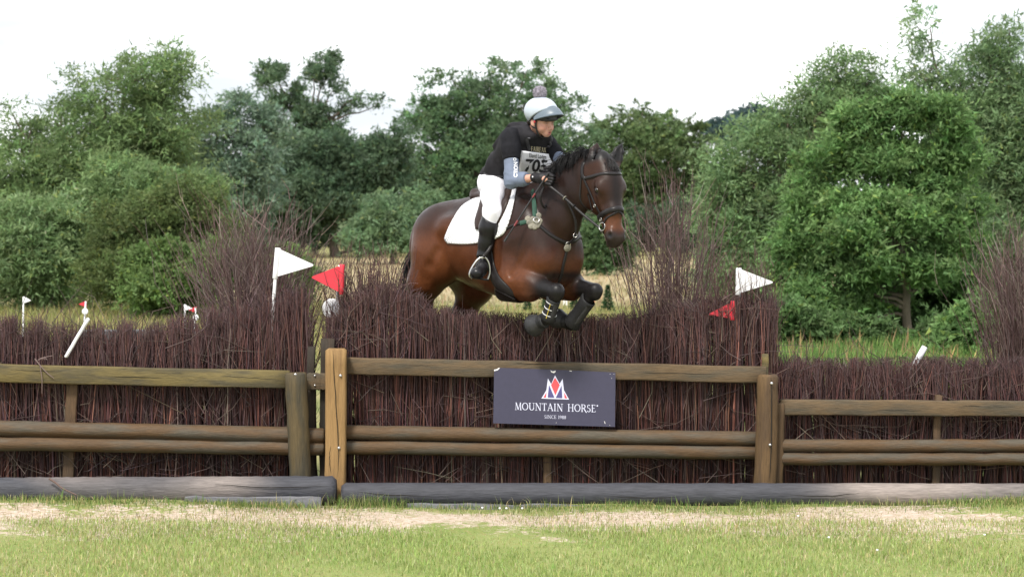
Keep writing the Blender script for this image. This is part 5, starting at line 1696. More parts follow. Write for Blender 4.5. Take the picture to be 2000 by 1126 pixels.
# --- breastplate
bpl = thing("breastplate", H(.4, -.2, .1), "leather breastplate with green webbing and sheepskin pads across the horse's chest", "breastplate")
rl = np.array([1045, 436])
strap("chest_strap", HORSE, [(1047, 434), (1058, 444), (1075, 458), (1092, 468), (1106, 474)], .026, MAT_LEATHER, bpl, .005)
strap("chest_strap", HORSE, [(1110, 474), (1122, 470), (1133, 462), tuple(H(.40, .25, .05)), tuple(H(.30, .30, .13))], .026, MAT_LEATHER, bpl, .005)
for sd in (0, 1):
    def bp_pts(pts):
        P, _ = on_surf(HORSE, pts)
        return [tuple(p) for p in (body_mirror(P) if sd else P)]
    strap("shoulder_strap", HORSE, bp_pts([(1040, 372), (1043, 392), (1044, 412), (1045, 432)]), .034, MAT_GREEN, bpl, .005)
    strap("girth_strap", HORSE, bp_pts([(1045, 430), (1030, 432), (1016, 436)]), .034, MAT_GREEN, bpl, .005, n=12)
    strap("girth_strap", HORSE, bp_pts([(1016, 436), (1000, 441), (980, 452), (962, 462)]), .020, MAT_LEATHER, bpl, .005)
    m = MB()
    for (u_, v_, ru_) in ((1031, 427, 8), (1052, 421, 8), (1048, 440, 9), (1038, 441, 9), (1054, 431, 8), (1044, 443, 8), (1042, 430, 11), (1051, 436, 9), (1034, 434, 8)):
        P, n = on_surf(HORSE, [(u_, v_)])
        p = body_mirror(P)[0] if sd else P[0]
        q, n = HORSE.near(p)
        r_ = ru_ * .72 / 268
        pr = [(.0001, .013), (r_ * .6, .012), (r_ * .9, .009), (r_ * 1.05, .003), (r_ * 1.0, -.008)]
        m.add(*lathe(pr, q, n, 14))
    m.build("sheepskin_pad", MAT_SHEEP, bpl)
    P, n = on_surf(HORSE, [(1047, 432)]); p = body_mirror(P)[0] if sd else P[0]; q, n = HORSE.near(p)
    put("ring", *ring_vq(q + n * .024, n, .020, .004), None, MAT_STEEL, bpl)
q, n = HORSE.ray(1108, 476)
put("ring", *ring_vq(q + n * .012, n, .019, .0038), None, MAT_STEEL, bpl)
put("sheepskin_pad", *lathe([(.0001, .008), (.022, .006), (.030, 0), (.028, -.006)], q + n * .004 - HU * .028, n, 12), None, MAT_SHEEP, bpl)
strap("chest_strap", HORSE, [(1108, 482), (1104, 500), (1099, 520), (1095, 540), tuple(H(.30, 0, -.34))], .024, MAT_LEATHER, bpl, .005)
mg = reinR[int(.40 * 23)]
free_strap("martingale_strap", [q + n * .018 + HU * .005, q * .72 + mg * .28 + [.055, -.05, -.028], q * .35 + mg * .65 + [.055, -.04, -.03], mg], .016, MAT_BRIDLE, bpl, rn)
c = q * .72 + mg * .28 + np.array([.055, -.05, -.028])
put("ring", *ring_vq(c, rn, .013, .003, 14, 5), None, MAT_STEEL, bpl)

# --- saddle pad
def patch(name, surf, rows, m, parent=None, lift=.008, th=.008, ncol=26, nrow=26, mirror=True, inpts=False, origin=None):
    """cloth laid on the horse: rows of photo points from top to bottom, each row front to back; built on both flanks"""
    R = np.array([smooth_path([(x, y, 0) for x, y in r], ncol)[:, :2] for r in rows])
    R = np.stack([smooth_path(np.c_[R[:, j], np.zeros(len(R))], nrow)[:, :2] for j in range(ncol)], 1)
    P = np.zeros((nrow, ncol, 3)); ok = np.ones((nrow, ncol), bool)
    for i in range(nrow):
        for j in range(ncol):
            h, n = surf.ray(*R[i, j])
            if h is None:
                h, n = surf.near(W(R[i, j, 0], R[i, j, 1], HY))
            P[i, j] = h
    mb = MB()
    quilt = []
    for sd in ((0, 1) if mirror else (0,)):
        A = body_mirror(P) if sd else P.copy()
        Nn = np.zeros_like(A)
        for i in range(nrow):
            for j in range(ncol):
                q, n = surf.near(A[i, j]); A[i, j] = q; Nn[i, j] = n
        for _ in range(4):
            Nn[1:-1, 1:-1] = unit(Nn[1:-1, 1:-1] * 2 + Nn[:-2, 1:-1] + Nn[2:, 1:-1] + Nn[1:-1, :-2] + Nn[1:-1, 2:])
        edge = np.minimum.outer(np.minimum(np.arange(nrow), nrow - 1 - np.arange(nrow)), np.full(ncol, 99))
        edge = np.minimum(edge, np.minimum(np.arange(ncol), ncol - 1 - np.arange(ncol))[None, :])
        tt = np.where(edge == 0, .35, np.where(edge == 1, .9, 1.0))[..., None]
        out = A + Nn * (lift + th * tt); inn = A + Nn * lift * .3
        V = np.concatenate([out.reshape(-1, 3), inn.reshape(-1, 3)])
        idx = np.arange(nrow * ncol).reshape(nrow, ncol)
        Q = np.stack([idx[:-1, :-1], idx[:-1, 1:], idx[1:, 1:], idx[1:, :-1]], -1).reshape(-1, 4)
        k = nrow * ncol
        bd = np.concatenate([idx[0, :], idx[1:, -1], idx[-1, -2::-1], idx[-2:0:-1, 0]])
        b2 = np.roll(bd, -1)
        Qs = np.stack([bd, bd + k, b2 + k, b2], -1)
        if sd: Q = Q[:, ::-1]; Qs = Qs[:, ::-1]
        mb.add(V, np.concatenate([Q, Qs, (Q + k)[:, ::-1]]))
        quilt.append(toH(V)[:, [0, 2]])
    o = mb.build(name, m, parent, origin)
    qd = np.concatenate(quilt)
    at = o.data.attributes.new("quilt", 'FLOAT_VECTOR', 'POINT')
    at.data.foreach_set("vector", np.c_[qd, np.zeros(len(qd))].astype(np.float32).ravel())
    return o
MAT_PAD = pad_material()
sp_ = patch("saddle_pad", HORSE, [[(1010, 366), (985, 372), (955, 380), (925, 390)],
                                  [(1006, 388), (980, 392), (945, 396), (903, 404)],
                                  [(1001, 412), (970, 416), (930, 420), (886, 428)],
                                  [(993, 440), (962, 445), (920, 448), (874, 452)],
                                  [(984, 457), (955, 466), (915, 468), (870, 466)],
                                  [(966, 468), (945, 473), (910, 477), (876, 475)]], MAT_PAD, origin=H(-.3, 0, .35))
tag(sp_, "white quilted saddle pad under the rider on the bay horse", "saddle pad")

# --- saddle
saddle = thing("saddle", H(-.22, 0, .36), "dark brown jumping saddle strapped on the white pad", "saddle")
S = SDF((-.62, -.30, .22), (.16, .30, .56), .009)
S.ecap((-.02, 0, .40), (-.24, 0, .385), .085, .045, .13, .05, (0, 1, 0), k=.05)
S.ecap((-.24, 0, .385), (-.40, 0, .385), .13, .045, .12, .04, (0, 1, 0), k=.05)
S.ecap((-.44, -.06, .395), (-.44, .06, .395), .03, .045, .03, .045, (1, 0, 0), k=.05)
S.ell((.02, 0, .435), (.06, .07, .045), k=.05)
V, Q = S.mesh(2); put("seat", fromH(V), Q, None, MAT_SADDLE, saddle)
patch("flap", HORSE, [[(1003, 372), (985, 376), (962, 382), (944, 388)], [(998, 392), (978, 396), (955, 404), (938, 411)],
                      [(989, 415), (970, 422), (948, 430), (932, 434)], [(976, 440), (962, 446), (946, 450), (934, 449)]], MAT_SADDLE, saddle, lift=.026, th=.010, ncol=14, nrow=14)
strap("girth", HORSE, [(949, 462), (953, 490), (962, 525), (976, 556), (998, 579), tuple(H(.02, 0, -.37)), tuple(H(.02, .14, -.34)), tuple(H(.0, .27, -.15)), tuple(H(-.03, .30, .05))], .105, MAT_LEATHER, saddle, .010, n=40)
strap("belly_guard", HORSE, [(988, 571), tuple(H(.06, -.02, -.37)), tuple(H(.06, .10, -.36))], .20, MAT_LEATHER, saddle, .008, lift=.011, n=16)
for k_, pts in enumerate(([(1002, 582), (1030, 580), (1056, 572)], [(1004, 586), (1035, 583), (1064, 573)])):
    pass

# --- leg protection
MAT_BOOT = mat("black_neoprene", (0.017, 0.017, 0.018), rough=.55, var=.2, scale=40, spec=.2)
MAT_BOOT_G = mat("grey_rubber", (0.035, 0.035, 0.037), rough=.5, var=.2, scale=40, spec=.25)
MAT_PIPING = mat("pale_piping", (0.55, 0.55, 0.55), rough=.6, var=.1)
MAT_YELLOW = mat("yellow_stitching", (0.55, 0.42, 0.06), rough=.6, var=.1)
def leg_boot(kn, ft, label, front, wide=1.0, strapped=True):
    kn = H(*kn); ft = H(*ft)
    ax = unit(ft - kn); L = np.linalg.norm(ft - kn)
    a0 = kn + ax * L * .28; 
    t = thing("tendon_boot", a0, label, "leg boot", "boots on the horse's forelegs")
    sd = unit(np.cross(ax, front)); fr = np.cross(sd, ax)
    rows = []
    n = 20; an = np.linspace(0, 2 * math.pi, n, endpoint=False)
    prof_ = [(0.0, .044), (.02, .049), (.25, .047), (.55, .045), (.8, .050), (.97, .058), (1.0, .053)]
    for f, r in prof_:
        c = a0 + ax * (L * .74 * f)
        flare = 1 + (.22 * np.maximum(np.cos(an), 0) if f < .1 else 0)
        rows.append(c + r * wide * ((np.cos(an) * 1.12 * flare)[:, None] * -fr + np.sin(an)[:, None] * sd) - ax * (.03 * np.maximum(np.cos(an), 0) * (f < .1))[:, None])
    V = np.concatenate(rows); S_ = len(rows)
    idx = np.arange(S_ * n).reshape(S_, n); nx = np.roll(idx, -1, 1)
    Q = np.stack([idx[:-1], nx[:-1], nx[1:], idx[1:]], -1).reshape(-1, 4)
    put("shell", V, Q, None, MAT_BOOT, t)
    if strapped:
        for f in (.16, .44, .72):
            c = a0 + ax * (L * .74 * f)
            put("boot_strap", *ring_vq(c, ax, (.0475 if f < .6 else .051) * wide, .0035, 20, 5), None, MAT_PIPING if f != .44 else MAT_PIPING, t)
        out = unit(-np.array([0, 1, 0]) + ax * ax[1])
        for f in (.2, .34, .5, .64, .78):
            c = a0 + ax * (L * .74 * f) + out * .051 * wide + np.cross(ax, out) * .014
            V, Q = tubes(np.stack([c - ax * .010, c + ax * .010])[None], np.array([[.003, .003]]), 5)
            put("stitching", V, Q, None, MAT_YELLOW, t)
    # hard shell strip
    out = unit(np.array([.55, -1, 0])); out = unit(out - ax * (out @ ax))
    P = np.stack([a0 + ax * (L * .74 * f) for f in np.linspace(.06, .98, 10)])
    V, Q, T = ribbon(P, np.tile(out, (10, 1)),   .034 * wide, .010, .043 * wide)
    put("strike_pad", V, Q, T, MAT_BOOT_G, t)
    return t
leg_boot((.645, -.195, -.305), (.545, -.185, -.500), "black tendon boot with pale straps on the right foreleg", HF, 1.0)
leg_boot((.645, .175, -.300), (.425, .145, -.545), "smooth black tendon boot on the left foreleg", HF, 1.12, strapped=False)
def bell_boot(ft, ho, label, s=1.0):
    ft = H(*ft); ho = H(*ho); ax = unit(ho - ft)
    t = thing("overreach_boot", ft, label, "hoof boot", "boots over the front hooves")
    c = ft + ax * .03
    V, Q = lathe(np.array([(.040, 0), (.046, .004), (.052, .035), (.066, .085), (.082, .135), (.080, .137), (.060, .09), (.040, .03)]) * s, c, ax, 24)
    put("bell", V, Q, None, MAT_BOOT_G, t)
    V, Q = ring_vq(c + ax * .014 * s, ax, .047 * s, .009 * s, 22, 6); put("collar", V, Q, None, MAT_BOOT, t)
    V, Q = lathe(np.array([(.050, .02), (.058, .06), (.068, .128), (.064, .134), (.0001, .126)]) * s, c, ax, 22)
    put("hoof", V, Q, None, MAT_BOOT, t)
bell_boot((.545, -.185, -.500), (.435, -.185, -.538), "grey bell boot over the right front hoof, nearest the camera")
bell_boot((.425, .145, -.545), (.32, .14, -.52), "grey bell boot over the tucked left front hoof", .9)
# ------------------------------------------------------------------ the rider
RO = toH(W(1057, 222, HY - .766 * .28))            # centre of the head
_rp = math.radians(9)
R_F = np.array([math.cos(_rp), 0.03, -math.sin(_rp)]); R_F = unit(R_F)
R_S = unit(np.array([-.03, 1, .05])); R_S = unit(R_S - R_F * (R_S @ R_F))
R_U = np.cross(R_F, R_S)
RR = np.stack([R_F, R_S, R_U])
def RH(f, s, u): return RO + f * R_F + s * R_S + u * R_U      # in horse coordinates
def RW(f, s, u): return fromH(RH(f, s, u))

hR, hL_ = toH(HAND_R), toH(HAND_L)
J = dict(pel=(-.235, 0, .50), hipR=(-.175, -.09, .475), hipL=(-.175, .09, .475), knR=(.075, -.305, .265), knL=(.075, .305, .265),
         anR=(.0, -.325, -.055), anL=(.0, .335, -.055), heR=(.01, -.305, -.105), heL=(.01, .315, -.105), toR=(.045, -.425, -.18), toL=(.10, .40, -.17),
         waist=(-.13, 0, .60), chest=(.06, 0, .735), shR=(.135, -.185, .795), shL=(.150, .165, .755), elR=(.205, -.232, .480), elL=(.33, .20, .53),
         wrR=(.415, -.19, .498), wrL=(.47, .02, .515), nb=(.185, 0, .85))
J = {k: np.array(v) for k, v in J.items()}

rider = thing("person", H(-.25, 0, .36), "rider in black vest with white number bib and silver helmet, leaning forward on the horse", "person")
LO, HI = (-.46, -.50, -.26), (.64, .46, 1.16)

def skin_material():
    m = mat("skin", (0.5, 0.3, 0.22), rough=.48, var=.05, scale=60, attr=True, spec=.35)
    b = m.node_tree.nodes['Principled BSDF']
    b.inputs['Subsurface Weight'].default_value = .12
    b.inputs['Subsurface Radius'].default_value = (.012, .005, .003)
    return m
S = SDF(LO, HI, .0042)
# torso and limbs inside the clothes
S.ecap(J['pel'], J['waist'], .13, .09, .11, .08, (0, 1, 0), k=.05)
S.ecap(J['waist'], J['chest'], .11, .08, .14, .095, (0, 1, 0), k=.05)
S.cap(J['shR'], J['shL'], .05, .05, k=.06)
for s in 'RL':
    S.chain([J['hip' + s], J['kn' + s], J['an' + s]], [.070, .046, .032], k=.03)
    S.cap(J['an' + s], J['he' + s] * .5 + J['to' + s] * .5, .028, .022, k=.01)
    S.chain([J['sh' + s], J['el' + s], J['wr' + s]], [.042, .036, .026], k=.03)
    S.cap(J['wr' + s], hR if s == 'R' else hL_, .026, .026, k=.02)
S.cap(J['nb'] - [.04, 0, .05], RH(-.015, 0, -.09), .060, .054, k=.03)
# head and face
S.ell(RH(0, 0, .0), (.098, .077, .082), RR, k=.02)
S.ell(RH(.030, 0, -.060), (.064, .061, .082), RR, k=.03)
for s in (-1, 1):
    S.cap(RH(.005, s * .046, -.082), RH(.066, s * .012, -.140), .020, .015, k=.025)
    S.ell(RH(.066, s * .034, -.094), (.027, .026, .027), RR, k=.03)
    S.ell(RH(.086, s * .028, -.046), (.010, .024, .008), RR, k=.018)
    S.ell(RH(.104, s * .029, -.066), (.016, .017, .0105), RR, k=.010, op='s')
    S.ell(RH(.086, s * .029, -.065), (.0125, .014, .0115), RR, k=.004)
    S.ell(RH(.106, s * .0105, -.101), (.010, .0075, .007), RR, k=.008)
    S.ell(RH(-.005, s * .074, -.068), (.022, .009, .030), RR, k=.01)
S.cap(RH(.088, 0, -.052), RH(.117, 0, -.094), .009, .0115, k=.014)
S.ell(RH(.080, 0, -.143), (.016, .017, .014), RR, k=.02)
S.ell(RH(.085, 0, -.122), (.020, .026, .022), RR, k=.02)
S.ecap(RH(.101, -.013, -.1205), RH(.101, .013, -.1205), .0065, .0055, .0065, .0055, R_F, k=.006)
S.ecap(RH(.097, -.011, -.1345), RH(.097, .011, -.1345), .0075, .006, .0075, .006, R_F, k=.006)
S.ell(RH(.108, 0, -.1275), (.013, .011, .0032), RR, k=.003, op='s')
V, Q = S.mesh(1)
del S
q = (V - RO) @ RR.T
col = np.tile(np.array([0.50, 0.275, 0.205]), (len(V), 1))
def tint(w, c):
    global col
    w = np.clip(w, 0, 1)[:, None]; col = col * (1 - w) + np.array(c) * w
for s in (-1, 1):
    tint(.55 * np.exp(-((q[:, 0] - .075) / .03) ** 2 - ((q[:, 1] - s * .040) / .024) ** 2 - ((q[:, 2] + .092) / .022) ** 2), (.50, .17, .13))
    tint(1.3 * np.exp(-((q[:, 1] - s * .030) / .017) ** 2 - ((q[:, 2] + .046 + .004 * 0) / .0045) ** 2) * (q[:, 0] > .06), (.10, .06, .035))
    tint(1.1 * np.exp(-((q[:, 1] - s * .029) / .014) ** 2 - ((q[:, 2] + .0585) / .004) ** 2) * (q[:, 0] > .07), (.08, .045, .03))
tint(1.2 * np.exp(-(q[:, 1] / .017) ** 2 - ((q[:, 2] + .1205) / .005) ** 2) * (q[:, 0] > .09), (.40, .13, .11))
tint(1.2 * np.exp(-(q[:, 1] / .016) ** 2 - ((q[:, 2] + .1345) / .006) ** 2) * (q[:, 0] > .088), (.42, .14, .12))
tint(1.1 * np.exp(-(q[:, 1] / .010) ** 2 - ((q[:, 2] + .1275) / .0026) ** 2) * (q[:, 0] > .075), (.06, .02, .02))
tint(.5 * np.exp(-((q[:, 0] - .12) / .012) ** 2 - (q[:, 1] / .012) ** 2 - ((q[:, 2] + .095) / .012) ** 2), (.48, .20, .15))
MAT_SKIN = skin_material()
decim(put("body", fromH(V), Q, None, MAT_SKIN, rider, col=col), .38)
MAT_EYEW = mat("eye_white", (0.62, 0.58, 0.55), rough=.2, var=.02)
MAT_IRIS = mat("iris", (0.05, 0.045, 0.04), rough=.15, var=.1)
for s in (-1, 1):
    c = RW(.0845, s * .029, -.0655)
    V, Q = lathe([(.0001, -.012), (.008, -.009), (.012, 0), (.010, .0066), (.006, .0104), (.0001, .012)], c, (R_F + R_S * (.18 + .05 * s)) @ HM, 14)
    e = put("eye", V, Q, None, MAT_EYEW, rider)
    V, Q = lathe([(.0058, .0106), (.004, .0120), (.0001, .0128)], c, (R_F + R_S * (.22)) @ HM, 12)
    put("iris", V, Q, None, MAT_IRIS, e)

# --- garments
MAT_BREECH = mat("white_breeches", (0.78, 0.77, 0.83), rough=.75, var=.04, scale=14, bump=.004, bscale=9, spec=.25)
MAT_VEST = mat("black_vest", (0.017, 0.016, 0.019), rough=.72, var=.3, scale=22, bump=.005, bscale=11, spec=.15)
MAT_SHIRT = mat("black_shirt", (0.012, 0.012, 0.015), rough=.8, var=.3, scale=30, bump=.004, bscale=14, spec=.12)
MAT_SLEEVE = mat("blue_grey_sleeve", (0.14, 0.168, 0.235), rough=.7, var=.10, scale=20, bump=.003, bscale=18, spec=.25, stretch=(1, 1, 1))
MAT_GLOVE = leather("black_glove", (0.014, 0.013, 0.015), .5)
MAT_RBOOT = leather("black_riding_boot", (0.010, 0.0095, 0.011), .33, .28)
MAT_TXT_W = mat("white_print", (0.8, 0.8, 0.82), rough=.6, var=.02)
MAT_TXT_K = mat("black_print", (0.015, 0.015, 0.018), rough=.6, var=.05)
MAT_GOLD = mat("gold_print", (0.50, 0.44, 0.30), rough=.6, var=.05)

S = SDF(LO, HI, .0055)     # breeches
S.ecap(J['pel'], J['waist'] - [.03, 0, .02], .145, .105, .13, .095, (0, 1, 0), k=.05)
for s, sg in (('R', -1), ('L', 1)):
    S.ell(J['pel'] + [-.02, sg * .065, -.03], (.095, .075, .095), k=.05)
    S.chain([J['hip' + s] + [.02, 0, -.01], (J['hip' + s] + J['kn' + s]) / 2 + [0, sg * .006, .008], J['kn' + s]], [.090, .080, .062], k=.04)
    S.cap(J['kn' + s], J['kn' + s] * .68 + J['an' + s] * .32, .064, .055, k=.04)
V, Q = S.mesh(2)
_dk = np.minimum(np.linalg.norm(V - J['hipR'], axis=1), np.linalg.norm(V - J['hipL'], axis=1)); _dq = np.minimum(np.linalg.norm(V - J['knR'], axis=1), np.linalg.norm(V - J['knL'], axis=1))
V = folds(V, Q, .0035, 42, 12, stretch=(1, .6, 1.2), mask=np.exp(-(_dk / .10) ** 2) + .8 * np.exp(-(_dq / .08) ** 2) + .12)
decim(put("breeches", fromH(V), Q, None, MAT_BREECH, rider), .35)

for s, sg in (('R', -1), ('L', 1)):
    kn, an, he, to = J['kn' + s], J['an' + s], J['he' + s], J['to' + s]
    S = SDF(np.minimum.reduce([kn, an, he, to]) - .12, np.maximum.reduce([kn, an, he, to]) + .12, .005)
    ax = unit(an - kn)
    S.chain([kn + ax * .02, kn * .62 + an * .38, kn * .3 + an * .7, an], [.066, .067, .052, .046], k=.04)
    S.cap(an, he, .043, .042, k=.03)
    S.chain([he + [0, 0, -.01], (he + to) / 2 + [0, 0, .004], to], [.038, .042, .034], k=.03)
    S.ell(to, (.045, .045, .036), k=.03)
    # sole and heel
    d = unit(to - he); upn = unit(np.cross(d, np.cross([0, 0, 1.0], d)))
    for (p0_, p1_, w_) in ((he * .45 + to * .55, to + d * .012, .038), (he - d * .012, he + d * .02, .034)):
        S.ecap(p0_ - upn * .040, p1_ - upn * .038, w_, .008, w_, .008, np.cross(d, upn), k=.006)
    fw = unit(np.array([1, 0, 0]) - ax * ax[0])
    S.half(kn + ax * .055 , unit(-ax + fw * .38), k=.006)
    V, Q = S.mesh(2); V = folds(V, Q, .0022, 50, 23, stretch=(.5, .5, 1.3), mask=.15 + np.exp(-(np.linalg.norm(V - an, axis=1) / .07) ** 2)); put("boot", fromH(V), Q, None, MAT_RBOOT, rider)

S = SDF(LO, HI, .0055)     # body protector
S.ecap(J['pel'] + [.03, 0, .03], J['waist'], .138, .108, .145, .115, (0, 1, 0), k=.05)
S.ecap(J['waist'], J['chest'], .165, .125, .195, .135, (0, 1, 0), k=.06)
S.ecap(J['chest'] , J['chest'] + [.07, 0, .055], .19, .13, .165, .10, (0, 1, 0), k=.06)
S.cap(J['shR'] + [.0, .045, .012], J['shL'] + [0, -.045, .012], .062, .062, k=.05)
S.ecap(J['nb'] + [.01, -.07, -.045], J['nb'] + [.01, .07, -.045], .075, .045, .075, .045, (1, 0, 0), k=.05)
S.ell(J['pel'] + [-.03, 0, .015], (.10, .135, .09), k=.05)
# raised back plate and collar of the air vest
bk = unit(np.array([-.72, 0, .69]))
S.ecap(np.array([.085, -.03, .885]), np.array([-.075, -.03, .74]), .135, .030, .15, .035, (0, 1, 0), k=.03)
for sd_ in (-1, 1):
    S.ecap(J['nb'] + [-.075, sd_ * .045, .035], J['nb'] + [.025, sd_ * .088, -.005], .015, .028, .018, .026, (0, 1, 0), k=.025)
S.ell(RH(-.01, 0, -.115), (.060, .058, .05), k=.02, op='s')
# hem
S.half(J['pel'] + [.10, 0, -.045], np.array([.20, 0, -1.0]), k=.01)
# panel seams
for sg in (-1, 1):
    S.chain([J['waist'] + [.10, sg * .135, -.10], J['waist'] + [.155, sg * .135, -.02], J['chest'] + [.10, sg * .165, -.04]], [.006, .006, .006], k=.012, op='s')
V, Q = S.mesh(2)
V = folds(V, Q, .0045, 26, 15, stretch=(1, .7, 1.1), mask=.35 + .65 * np.exp(-((V[:, 2] - .60) / .09) ** 2))
VESTV = fromH(V); VEST = Surf(VESTV, Q); decim(put("vest", VESTV, Q, None, MAT_VEST, rider), .5)

MAT_TRIM = mat("vest_trim", (0.035, 0.034, 0.040), rough=.5, var=.2)
for pts in ([(1029, 268), (1031, 282), (1034, 292)], [(1072, 276), (1076, 286), (1078, 296)], [(1008, 262), (1013, 280), (1014, 300), (1008, 330)]):
    strap("webbing", VEST, pts, .022, MAT_TRIM, rider, .004, n=12)
strap("pull_tag", VEST, [(1030, 270), (1036, 270)], .014, MAT_TRIM, rider, .007, n=4)
for pts in ([(946, 338), (962, 343), (982, 344)],):
    strap("hem_band", VEST, pts, .010, MAT_TRIM, rider, .003, n=14)

for s, sg in (('R', -1), ('L', 1)):
    sh, el, wr = J['sh' + s], J['el' + s], J['wr' + s]
    S = SDF(np.minimum.reduce([sh, el]) - .12, np.maximum.reduce([sh, el]) + .12, .005)
    mid = sh * .50 + el * .50
    q_ = 1.0 if s == 'R' else .84
    S.chain([sh + [-.01, -sg * .02, .0], sh * .75 + el * .25, mid], [.070 * q_, .066 * q_, .061 * q_], k=.03)
    S.ell(sh, (.072 * q_, .066 * q_, .068 * q_), k=.03)
    S.half(mid + (el - sh) * .02, el - sh, k=.008)
    V, Q = S.mesh(2); V = folds(V, Q, .004, 40, 17, stretch=(1, 1, .7)); put("shirt_sleeve", fromH(V), Q, None, MAT_SHIRT, rider)
    S = SDF(np.minimum.reduce([sh, el, wr]) - .1, np.maximum.reduce([sh, el, wr]) + .1, .0045)
    S.chain([sh * .6 + el * .4, el * .85 + sh * .15, el], [.055, .050, .049], k=.03)
    S.chain([el, el * .55 + wr * .45, wr], [.049, .047, .034], k=.03)
    S.ell(el + unit(el - (sh + wr) / 2) * .012, (.042, .042, .042), k=.03)
    ax = unit(wr - el)
    S.half(wr - ax * (.075 if s == 'R' else .01), ax, k=.004)
    V, Q = S.mesh(2); V = folds(V, Q, .0028, 52, 19, stretch=(.8, .8, 1.3), mask=.25 + np.exp(-(np.linalg.norm(V - el, axis=1) / .07) ** 2)); AV = fromH(V); put("sleeve", AV, Q, None, MAT_SLEEVE, rider)
    if s == 'R': ARM = Surf(AV, Q)

# --- gloved hands closed on the reins
def hand(c, fwd, up, sd, wr, name="glove"):
    """c: middle of the fist; fwd: knuckle direction; up: thumb side; sd: +1/-1 palm side (back of the hand points -palm)"""
    f = unit(fwd); u = unit(up - f * (np.dot(up, f))); p = np.cross(f, u) * sd      # p: towards the palm
    S = SDF(c - .13, c + .13, .003)
    S.cap(wr, c - f * .045, .033, .031, k=.02)
    S.ecap(c - f * .045, c + f * .010, .040, .018, .042, .017, u, k=.02)
    for i, (o, l) in enumerate(((.032, 1.0), (.011, 1.08), (-.010, 1.0), (-.030, .82))):
        k0 = c + f * .016 + u * o - p * .004
        k1 = k0 + (f * .030 + p * .016) * l
        k2 = k1 + (-f * .004 + p * .030) * l
        k3 = k2 + (-f * .026 + p * .004) * l
        S.chain([k0, k1, k2, k3], [.0112, .0105, .0098, .0088], k=.004)
    t0 = c - f * .030 + u * .030 + p * .012
    t1 = t0 + f * .028 + u * .014 + p * .014
    t2 = t1 + f * .030 - u * .006 + p * .008
    S.chain([t0, t1, t2], [.0155, .0125, .0105], k=.008)
    S.ecap(wr - f * .004, wr + f * .006, .036, .036, .036, .036, u, k=.01)
    V, Q = S.mesh(1)
    return put(name, fromH(V), Q, None, MAT_GLOVE, rider)
hand(hR, hR - J['wrR'] + np.array([.02, .02, -.01]), np.array([0, .15, 1.0]), -1, J['wrR'])
hand(hL_, hL_ - J['wrL'] + np.array([.03, -.03, -.01]), np.array([0, -.15, 1.0]), 1, J['wrL'])
V, Q = lathe([(.0001, .003), (.006, .002), (.0065, 0)], fromH(J['wrR'] + np.array([.012, -.036, .004])), -HL, 10)
put("glove_button", V, Q, None, MAT_TXT_W, rider)

# --- helmet
MAT_SILK = mat("silver_helmet_silk", (0.40, 0.45, 0.51), rough=.38, var=.05, scale=20, spec=.5)
MAT_HELM = mat("black_helmet", (0.022, 0.024, 0.030), rough=.45, var=.15, scale=30, spec=.4)
MAT_VISOR = mat("grey_peak", (0.105, 0.135, 0.165), rough=.35, var=.06, spec=.5)
S = SDF(RO - .22, RO + .24, .0045)
S.ell(RH(-.002, 0, .014), (.139, .110, .106), RR, k=.01)
S.half(RH(.06, 0, .012), unit(-R_U + R_F * .70), k=.006)
S.half(RH(-.06, 0, -.060), -R_U, k=.006)
S.ell(RH(0, 0, .0), (.112, .088, .10), RR, k=.004, op='s')
V, Q = S.mesh(2); decim(put("helmet_silk", fromH(V), Q, None, MAT_SILK, rider), .4)
S = SDF(RO - .22, RO + .24, .0045)
S.ell(RH(.0, 0, .008), (.132, .103, .098), RR, k=.01)
S.ecap(RH(.095, -.045, -.030), RH(.095, .045, -.030), .034, .010, .034, .010, R_F, k=.02)
S.half(RH(0, 0, -.044), unit(-R_U - R_F * .02), k=.006)
S.half(RH(0, 0, .075), R_U, k=.006)
S.ell(RH(-.005, 0, .0), (.106, .084, .10), RR, k=.004, op='s')
V, Q = S.mesh(2); put("helmet", fromH(V), Q, None, MAT_HELM, rider)
n_t, n_r = 25, 7
G = []
for i in range(n_t):
    th = math.radians(-74 + 148 * i / (n_t - 1))
    for j in range(n_r):
        t_ = j / (n_r - 1)
        e = max(math.cos(th * 1.15), 0.0) ** .9
        G.append(RW(math.cos(th) * (.124 + t_ * .084 * e), math.sin(th) * (.105 + t_ * .034 * e), .070 * e - .03 * (1 - e) - (.35 * t_ + .65 * t_ * t_) * .052 * e - .018 * abs(math.sin(th)) ** 2 * t_))
G = np.array(G).reshape(n_t, n_r, 3)
idx = np.arange(n_t * n_r).reshape(n_t, n_r)
Qt = np.stack([idx[:-1, :-1], idx[1:, :-1], idx[1:, 1:], idx[:-1, 1:]], -1).reshape(-1, 4)
k_ = n_t * n_r
dn = R_U @ HM * -.004
bd = np.concatenate([idx[0, :], idx[1:, -1], idx[-1, -2::-1], idx[-2:0:-1, 0]]); b2 = np.roll(bd, -1)
put("peak", np.concatenate([G.reshape(-1, 3), G.reshape(-1, 3) + dn]), np.concatenate([Qt, (Qt + k_)[:, ::-1], np.stack([bd, bd + k_, b2 + k_, b2], -1)]), None, MAT_VISOR, rider)
